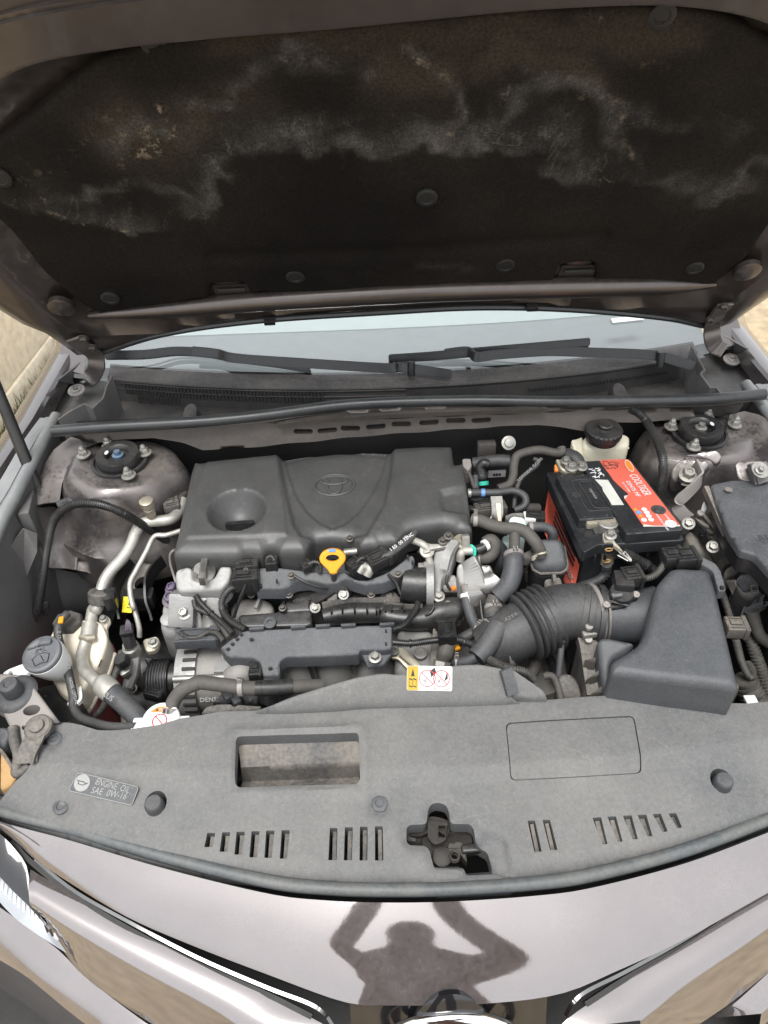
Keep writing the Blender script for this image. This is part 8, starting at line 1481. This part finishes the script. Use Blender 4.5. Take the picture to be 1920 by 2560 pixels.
bm = BM(); tube(bm, [(0.1282,0.5531,0.81),(0.1224,0.5424,0.8),(0.1202,0.5259,0.79),(0.126,0.5132,0.785)], [.0135, .0142, .0142, .0142], 18); obj('hose_elbow', bm, 'rubber_brown', h2, 60)
band(h2, 'hose_clamp', (0.1204,0.5245,0.79), (0, -.9, -.3), .0155, .010, 'rubber')
h3 = hose('insulated_hose', 'dark foam sleeved hose section lying across the mouth of the intake hose', 'hose', [(0.1251,0.4944,0.8),(0.1126,0.4778,0.795),(0.0985,0.4616,0.787),(0.0828,0.4475,0.78)], [.026, .0265, .0265, .0255], 'foam_rubber')
bm = BM(); tube(bm, [(0.0834,0.4512,0.777),(0.0674,0.4503,0.768),(0.0541,0.4561,0.76),(0.0464,0.4695,0.752)], [.0095, .0095, .0095, .011], 14); obj('hose_end', bm, 'foam_rubber', h3, 60)
h4 = hose('bypass_hose', 'short black hose hanging from the cast housing with a white clip', 'hose', [(0.0789,0.5637,0.805),(0.0803,0.5495,0.795),(0.0852,0.5323,0.782),(0.0918,0.521,0.772),(0.0971,0.5186,0.768)], .0145, 'foam_rubber')
band(h4, 'white_clip', (0.0788,0.5622,0.805), (.05, -.8, -.5), .0108, .007, 'white_plastic')
hose('bypass_hose', 'black hose elbow joining the bypass hose low beside the casing', 'hose', [(0.0996,0.5213,0.768),(0.0859,0.5134,0.765),(0.0707,0.5092,0.758),(0.0627,0.5109,0.75)], .0145, 'rubber')
band(None, 'hose_joint', (0.0998,0.5179,0.775), (1, .5, .2), .0105, .016, 'dusty_plastic')
bpy.data.objects['hose_joint']['label'] = 'small dusty ring joint between the two bypass hoses'; bpy.data.objects['hose_joint']['category'] = 'hose joint'
th_ = hose('heater_hose', 'black hose loop with a pale ring and green clip beside the casting', 'hose', [(0.1135,0.6271,0.868),(0.1258,0.6306,0.87),(0.132,0.6261,0.865),(0.1295,0.6178,0.852),(0.1184,0.6132,0.845),(0.106,0.6161,0.84)], [.0135, .0165, .0175, .0175, .017, .0165], 'rubber_brown')
bm = BM(); tube(bm, [(0.1002,0.6151,0.862),(0.1102,0.6171,0.864),(0.1182,0.6214,0.867)], .0085, 14); obj('quick_coupling', bm, 'black_plastic', th_, 60)
bm = BM(); lid(bm, [(0.0881,0.6215,0.87),(0.0928,0.6206,0.872),(0.0999,0.6144,0.867),(0.0983,0.6063,0.857),(0.0942,0.6071,0.855),(0.0934,0.6133,0.864)], .016, .002, .001, .006); obj('green_clip', bm, 'green_clip', th_)
band(th_, 'pale_ring', (0.1158,0.6204,0.868), (.8, .5, .1), .0102, .007, 'white_plastic')
hose('coolant_hose', 'dull black hose dropping behind the casting towards the gearbox', 'hose', [(0.1376,0.6309,0.86),(0.1472,0.6265,0.845),(0.1479,0.6211,0.825),(0.1439,0.6274,0.8)], .0165, 'rubber')
# hoses behind the engine
hose('heater_hose', 'thick dark heater hose looping up behind the engine towards the firewall', 'hose', [(0.2873,0.8307,0.92),(0.2869,0.8227,0.915),(0.2737,0.8266,0.912),(0.2496,0.8327,0.915),(0.225,0.8335,0.912),(0.2027,0.8255,0.908),(0.1958,0.812,0.895),(0.194,0.8004,0.882),(0.1853,0.7853,0.872),(0.1621,0.7778,0.868)], .0125, 'rubber_brown')
hp = hose('fuel_hose', 'thin printed black hose running down beside the thick heater hose', 'hose', [(0.2319,0.8148,0.908),(0.2404,0.8121,0.905),(0.2381,0.8043,0.9),(0.2192,0.7921,0.893),(0.2048,0.7832,0.885),(0.1957,0.7685,0.875),(0.1897,0.7499,0.865),(0.1855,0.7315,0.855)], .0065, 'rubber')
text('hose_print', 'TOYODA GOSEI', frame_of((0.1977,0.7661,0.889), (0.2265,0.7855,0.905), (0.1939,0.7724,0.889)), .009, 'grey_print', hp, 0, .002)
hb2 = hose('vacuum_hose', 'black vacuum hose looping out from behind the engine cover', 'hose', [(0.1017,0.7465,0.885),(0.1221,0.7459,0.885),(0.1532,0.7443,0.885),(0.1827,0.7475,0.885),(0.2008,0.7392,0.882),(0.2055,0.7284,0.875),(0.1987,0.7203,0.868),(0.1846,0.7191,0.862)], .0105, 'rubber')
bm = BM(); tube(bm, [(0.1245,0.7458,0.885),(0.1317,0.7453,0.885)], .0076, 14, smooth=False); obj('blue_mark', bm, 'blue_print', hb2)
band(hb2, 'hose_clamp', (0.1028,0.7456,0.885), (1, 0, 0), .0085, .006, 'zinc')
hose('evaporator_pipe', 'thick dusty pipe lying behind the engine against the firewall', 'pipe', [(0.1218,0.8375,0.885),(0.144,0.8355,0.89),(0.1689,0.834,0.893),(0.191,0.8303,0.893)], .0185, 'rubber')
gl = thing('quick_connector', 'black elbow quick connector with a teal lock behind the engine cover', 'connector')
bm = BM(); tube(bm, [(0.1347,0.8053,0.872),(0.1333,0.8114,0.88),(0.1324,0.8162,0.892),(0.1384,0.8175,0.9),(0.1469,0.8154,0.898)], [.0115, .011, .0095, .009, .009], 14); obj('elbow', bm, 'black_plastic', gl, 60)
band(gl, 'collar', (0.1327,0.8073,0.88), (0, -.2, 1), .0135, .007, 'black_plastic')
bm = BM(); tube(bm, [(0.1367,0.7976,0.862),(0.1362,0.8022,0.868)], .0115, 14, smooth=False); obj('teal_lock', bm, 'green_clip', gl)
vs1 = thing('vacuum_valve', 'black vacuum switching valve with stepped body at the engine cover end', 'valve')
bm = BM(); lathe(bm, (0.1163,0.7534,0.855), (0, -.1, 1), [(.018, -.02), (.018, 0), (.014, .002), (.014, .012), (.017, .014), (.017, .022), (.001, .022)], 16); obj('valve_body', bm, 'black_plastic', vs1)
connector(vs1, (0.1341,0.7435,0.862), (.03, .022, .02), .1); connector(vs1, (0.1407,0.7287,0.858), (.06, .026, .02), .12, 'rubber_brown')
bm = BM(); tube(bm, [(0.102,0.7301,0.862),(0.1108,0.7238,0.862),(0.125,0.7208,0.86)], .0065, 10, 6, (.004, .001)); obj('valve_loom', bm, 'loom', vs1)
bm = BM(); lid(bm, [(0.1003,0.8424,0.895),(0.1165,0.8406,0.897),(0.1173,0.8243,0.89),(0.1088,0.8147,0.885),(0.0998,0.8255,0.89)], .03, .004, .002, .008); obj('cover_hook', bm, 'dusty_steel', vs1)
hose('plug_lead', 'thin grey lead beside the end of the engine cover', 'lead', [(0.1072,0.8037,0.89),(0.113,0.796,0.88),(0.117,0.7843,0.87),(0.1201,0.7785,0.868)], .006, 'rubber_brown')
hose('plug_lead', 'grey round ended lead standing behind the engine cover', 'lead', [(0.1206,0.7999,0.886),(0.121,0.7925,0.876),(0.1212,0.7824,0.865)], .0085, 'foam_rubber')
tbk = thing('lifting_bracket', 'pale bent lifting bracket standing between the hoses', 'bracket')
bm = BM(); strap(bm, [(0.1502,0.7328,0.885),(0.1507,0.7204,0.875),(0.1491,0.7063,0.862),(0.1406,0.7022,0.855),(0.1256,0.7035,0.85)], .022, .004, (1, .3, 0)); obj('bracket_strip', bm, 'zinc', tbk)
bm = BM(); lid(bm, [(0.1475,0.7201,0.88),(0.1581,0.7194,0.88),(0.1574,0.6956,0.855),(0.1504,0.6961,0.855)], .006, .003, .001, .008); obj('bracket_web', bm, 'brass_zinc', tbk)
wp = thing('water_pump', 'pale blue-green plastic pump with hose stubs beside the battery', 'pump')
bm = BM(); lid(bm, [(0.1619,0.668,0.875),(0.1666,0.678,0.88),(0.1738,0.6806,0.882),(0.1907,0.6777,0.882),(0.1969,0.6706,0.877),(0.1946,0.66,0.868),(0.1767,0.6635,0.869)], .06, .008, .005, .008); obj('pump_body', bm, 'teal_plastic', wp)
bm = BM(); lid(bm, [(0.1531,0.6656,0.85),(0.1693,0.6646,0.85),(0.1929,0.6596,0.85),(0.1914,0.6512,0.842),(0.1814,0.6488,0.84),(0.1538,0.6505,0.84)], .04, .008, .004, .008); obj('pump_foot', bm, 'teal_plastic', wp)
bm = BM(); lid(bm, [(0.1588,0.6863,0.878),(0.1716,0.6886,0.883),(0.1924,0.6873,0.883),(0.1917,0.6806,0.878),(0.1724,0.6837,0.878),(0.1627,0.6775,0.87)], .02, .006, .003, .008); obj('pump_top', bm, 'dusty_plastic', wp)
connector(wp, (0.2144,0.6852,0.87), (.035, .02, .016), -.2); bm = BM(); box(bm, (0.2039,0.6858,0.87), (.02, .024, .014), 0, .003); obj('pump_tab', bm, 'white_plastic', wp)
hose('pump_hose', 'grey rubber hose looping from the pump against the battery', 'hose', [(0.1995,0.6614,0.868),(0.2137,0.663,0.868),(0.2303,0.663,0.865),(0.2406,0.6581,0.858),(0.2427,0.6552,0.845)], .0135, 'foam_rubber')
band(wp, 'hose_clamp', (0.202,0.662,0.868), (1, 0, 0), .0105, .007, 'dusty_steel')
hose('gearbox_hose', 'dark hose stub lying low between the pump and the battery', 'hose', [(0.2083,0.7446,0.84),(0.2216,0.7497,0.84),(0.238,0.7548,0.835)], .0135, 'rubber_brown')
bm = BM(); tube(bm, [(0.184,0.6209,0.845),(0.1859,0.6162,0.84),(0.1824,0.6104,0.83)], [.012, .015, .01], 14); tag(obj('hose_stub', bm, 'rubber_brown', None, 60), 'tan stub beside the foam sleeved hose', 'hose stub')
hose('gearbox_breather', 'ribbed dark hose hanging behind the resonator foot', 'hose', [(0.2001,0.6345,0.79),(0.2063,0.6309,0.77),(0.2111,0.6204,0.75)], .015, 'loom_dusty', (.008, .003))
# sensors near the casing
ox = thing('oxygen_sensor', 'dusty metal sensor with hexagon standing below the cable clip', 'sensor')
bm = BM(); tube(bm, [(0.0386,0.4743,0.785),(0.0338,0.4645,0.775),(0.0295,0.4599,0.765)], [.013, .0145, .012], 12); obj('sensor_sleeve', bm, 'rubber_brown', ox, 60)
bm = BM(); lathe(bm, (0.0281,0.456,0.765), (-.2, -.6, -.6), [(.0145, 0), (.0145, .008), (.010, .009), (.010, .02), (.006, .021)], 6); obj('sensor_hexagon', bm, 'zinc', ox)
bm = BM(); tube(bm, [(0.0612,0.4846,0.765),(0.0506,0.4813,0.76),(0.0443,0.4804,0.755)], .006, 10); obj('sensor_lead', bm, 'rubber', ox, 60); bm = BM(); box(bm, (0.054,0.4756,0.773), (.01, .008, .006), .3, .001); obj('yellow_band', bm, 'yellow_plastic', ox)
loom('ribbed loom bundle tucked behind the duct end of the front cover', [(0.1023,0.4333,0.79),(0.1146,0.4147,0.8),(0.1318,0.4026,0.805),(0.1528,0.3982,0.8),(0.1642,0.391,0.79)], .0105, 'loom_dusty')
hose('shift_cable', 'dusty grey cable bending low behind the front cover', 'cable', [(0.1856,0.5074,0.72),(0.1959,0.4984,0.71),(0.1937,0.4875,0.7),(0.1856,0.4795,0.69)], .017, 'rubber_brown')
# firewall details
bm = BM(); lathe(bm, (0.1933,0.8678,0.91), (0, -.6, .5), [(.010, 0), (.014, .003), (.009, .004), (.008, .009), (.001, .01)], 20); fn = tag(obj('firewall_nut', bm, 'zinc'), 'large round nut on the firewall behind the engine', 'nut')
bm = BM(); box(bm, (0.1532,0.882,0.89), (.036, .02, .03), 0, .003); tag(obj('firewall_pad', bm, 'rubber_brown'), 'dusty square pad on the firewall behind the engine', 'pad')
bm = BM(); box(bm, (0.172,0.8498,0.85), (.036, .006, .016), .02, .003); fp = tag(obj('white_socket', bm, 'white_plastic'), 'small white socket with three holes behind the engine', 'socket')
for p in [(0.1651,0.8441,0.8545),(0.1703,0.8442,0.8545),(0.176,0.8443,0.8545)]:
    bm = BM(); box(bm, Vector(p)+Vector((0, -.004, .0)), (.004, .003, .004)); obj('socket_hole', bm, 'deep_black', fp)
gb2 = thing('gearbox', 'dusty gearbox casing deep under the hoses and battery', 'gearbox')
bm = BM(); lathe(bm, (.22, .62, .50), (1, 0, 0), [(.12, -.16), (.15, -.12), (.16, 0), (.13, .1), (.08, .14)], 30); obj('gearbox_case', bm, 'engine_metal', gb2)
bm = BM(); box(bm, (.40, .68, .62), (.26, .3, .06), 0, .01); obj('battery_tray', bm, 'black_plastic', gb2)
bm = BM(); tube(bm, [(.05, .5, .62), (.15, .46, .60), (.3, .5, .58), (.42, .45, .56)], .02, 12); obj('lower_pipe', bm, 'dark_steel', gb2, 60)
bm = BM(); tube(bm, [(-.62, .55, .60), (-.45, .52, .58), (-.35, .5, .6)], .03, 12); obj('axle_boot', bm, 'rubber', gb2, 60)

# spring clamps, thin leads and tie wraps
def spring_clamp(p, d, r, parent=None):
    d = Vector(d).normalized(); bm = BM(); p = Vector(p)
    r *= .66; lathe(bm, p-d*.004, d, [(r-.001, 0), (r+.0012, .0004), (r+.0012, .0076), (r-.001, .008)], 18)
    s_ = Vector((0, 0, 1)); s_ = (s_-d*s_.dot(d)).normalized(); q = d.cross(s_)
    for k in (-1, 1): box(bm, p+s_*(r+.005)+q*k*.003, (.006, .0015, .009), (d, q, s_))
    obj('spring_clamp', bm, 'dusty_steel', parent)
spring_clamp((0.1036,0.6687,0.885), (1, -.1, 0), .0165, h1); spring_clamp((0.1228,0.5394,0.797), (0, -1, -.3), .0225, h2); spring_clamp((0.1616,0.5987,0.862), (0, -1, -.3), .0245, h2)
spring_clamp((0.0521,0.4575,0.76), (-1, 0, 0), .0155, h3); spring_clamp((0.0937,0.5184,0.771), (.8, -.6, -.2), .0155, h4); spring_clamp((0.1061,0.6168,0.84), (-1, -.1, 0), .0175, th_)
spring_clamp((-0.397,0.3718,0.778), (.1, .5, .4), .0195, rh); spring_clamp((-0.2872,0.39,0.805), (1, 0, 0), .0195, rh)
for i, (pts, r_) in enumerate((([(-0.0009,0.6256,0.855),(0.0078,0.6241,0.85),(0.0177,0.624,0.848),(0.0228,0.6179,0.84)], .003), ([(0.0474,0.5789,0.84),(0.0448,0.571,0.83),(0.0513,0.5675,0.815)], .0028), ([(-0.2143,0.5864,0.846),(-0.1911,0.5765,0.836),(-0.1661,0.5798,0.82),(-0.1541,0.5929,0.808)], .0026), ([(-0.2972,0.5836,0.835),(-0.3075,0.5779,0.815),(-0.3188,0.5731,0.79),(-0.3265,0.5665,0.77)], .003), ([(-0.3027,0.4713,0.77),(-0.3085,0.4647,0.755),(-0.3046,0.4563,0.745)], .003), ([(0.1023,0.5553,0.8),(0.1024,0.5355,0.79),(0.1039,0.5199,0.782)], .003), ([(0.1104,0.5467,0.79),(0.106,0.5284,0.785),(0.0944,0.5194,0.78)], .0025), ([(0.0217,0.5451,0.8),(0.0146,0.5357,0.795),(0.0061,0.5351,0.79)], .0025), ([(-0.0537,0.587,0.84),(-0.041,0.5789,0.825),(-0.0338,0.5673,0.81)], .003))):
    bm = BM(); tube(bm, pts, r_, 8); obj('lead', bm, 'black_plastic', en_t, 60)
for p, d, r_ in (((-0.3584,0.5489,0.802), (.7, -.6, 0), .006), ((-0.3388,0.5648,0.8), (.1, -1, -.3), .0072), ((-0.0233,0.4722,0.793), (1, 0, 0), .0072), ((0.0675,0.4751,0.787), (.8, -.5, 0), .0072)):
    band(en_t, 'tie_wrap', p, d, r_, .004, 'black_plastic')
for p in [(-0.2981,0.6036,0.845),(-0.2203,0.5908,0.842),(-0.0378,0.5861,0.84),(-0.1184,0.6466,0.872),(-0.3682,0.6429,0.83)] + [(-0.2972,0.6,0.79),(-0.2283,0.5864,0.8),(-0.085,0.5784,0.8),(-0.2401,0.5702,0.785)]:
    bolt(en_t, p, (0, -.3, 1), .8, DBOLT)

# ------------------------------------------------------------------ the photographer standing in front of the car (mirrored in the paint)
def person():
    me = bpy.data.meshes.new('person'); J = {}
    P_ = [(0, -.78, .92), (0, -.79, 1.15), (0, -.77, 1.38), (0, -.74, 1.50), (0, -.70, 1.60), (0, -.68, 1.70),
          (.19, -.77, 1.40), (.25, -.62, 1.36), (.075, -.42, 1.66), (.035, -.36, 1.73),
          (-.19, -.77, 1.40), (-.26, -.62, 1.36), (-.08, -.42, 1.66), (-.045, -.36, 1.73),
          (.10, -.78, .86), (.12, -.74, .46), (.12, -.80, .06), (.13, -.68, .03), (-.10, -.78, .86), (-.14, -.70, .46), (-.14, -.76, .06), (-.15, -.64, .03)]
    P_ = [(x-.0657, y, z) for x, y, z in P_]
    E_ = [(0, 1), (1, 2), (2, 3), (3, 4), (4, 5), (2, 6), (6, 7), (7, 8), (8, 9), (2, 10), (10, 11), (11, 12), (12, 13), (0, 14), (14, 15), (15, 16), (16, 17), (0, 18), (18, 19), (19, 20), (20, 21)]
    R_ = [.14, .12, .12, .055, .08, .085, .075, .06, .045, .045, .075, .06, .045, .045, .095, .065, .045, .045, .095, .065, .045, .045]
    me.from_pydata(P_, E_, []); o = bpy.data.objects.new('person', me); COL.objects.link(o)
    m = o.modifiers.new('skin', 'SKIN'); o.modifiers.new('sub', 'SUBSURF').levels = 2
    for i, v in enumerate(me.skin_vertices[0].data): v.radius = (R_[i], R_[i]); v.use_root = (i == 0)
    dg = bpy.context.evaluated_depsgraph_get(); m2 = bpy.data.meshes.new_from_object(o.evaluated_get(dg)); bpy.data.objects.remove(o)
    m2.name = 'person'
    for p in m2.polygons: p.use_smooth = True
    m2.materials.clear(); m2.materials.append(MATS['clothing']); c = Vector((-.0657, -.75, .9)); m2.transform(Matrix.Translation(-c))
    return link(bpy.data.objects.new('person', m2), None, c)
tag(person(), 'person in a brown top holding up a phone, mirrored in the nose panel', 'person')

finalize()
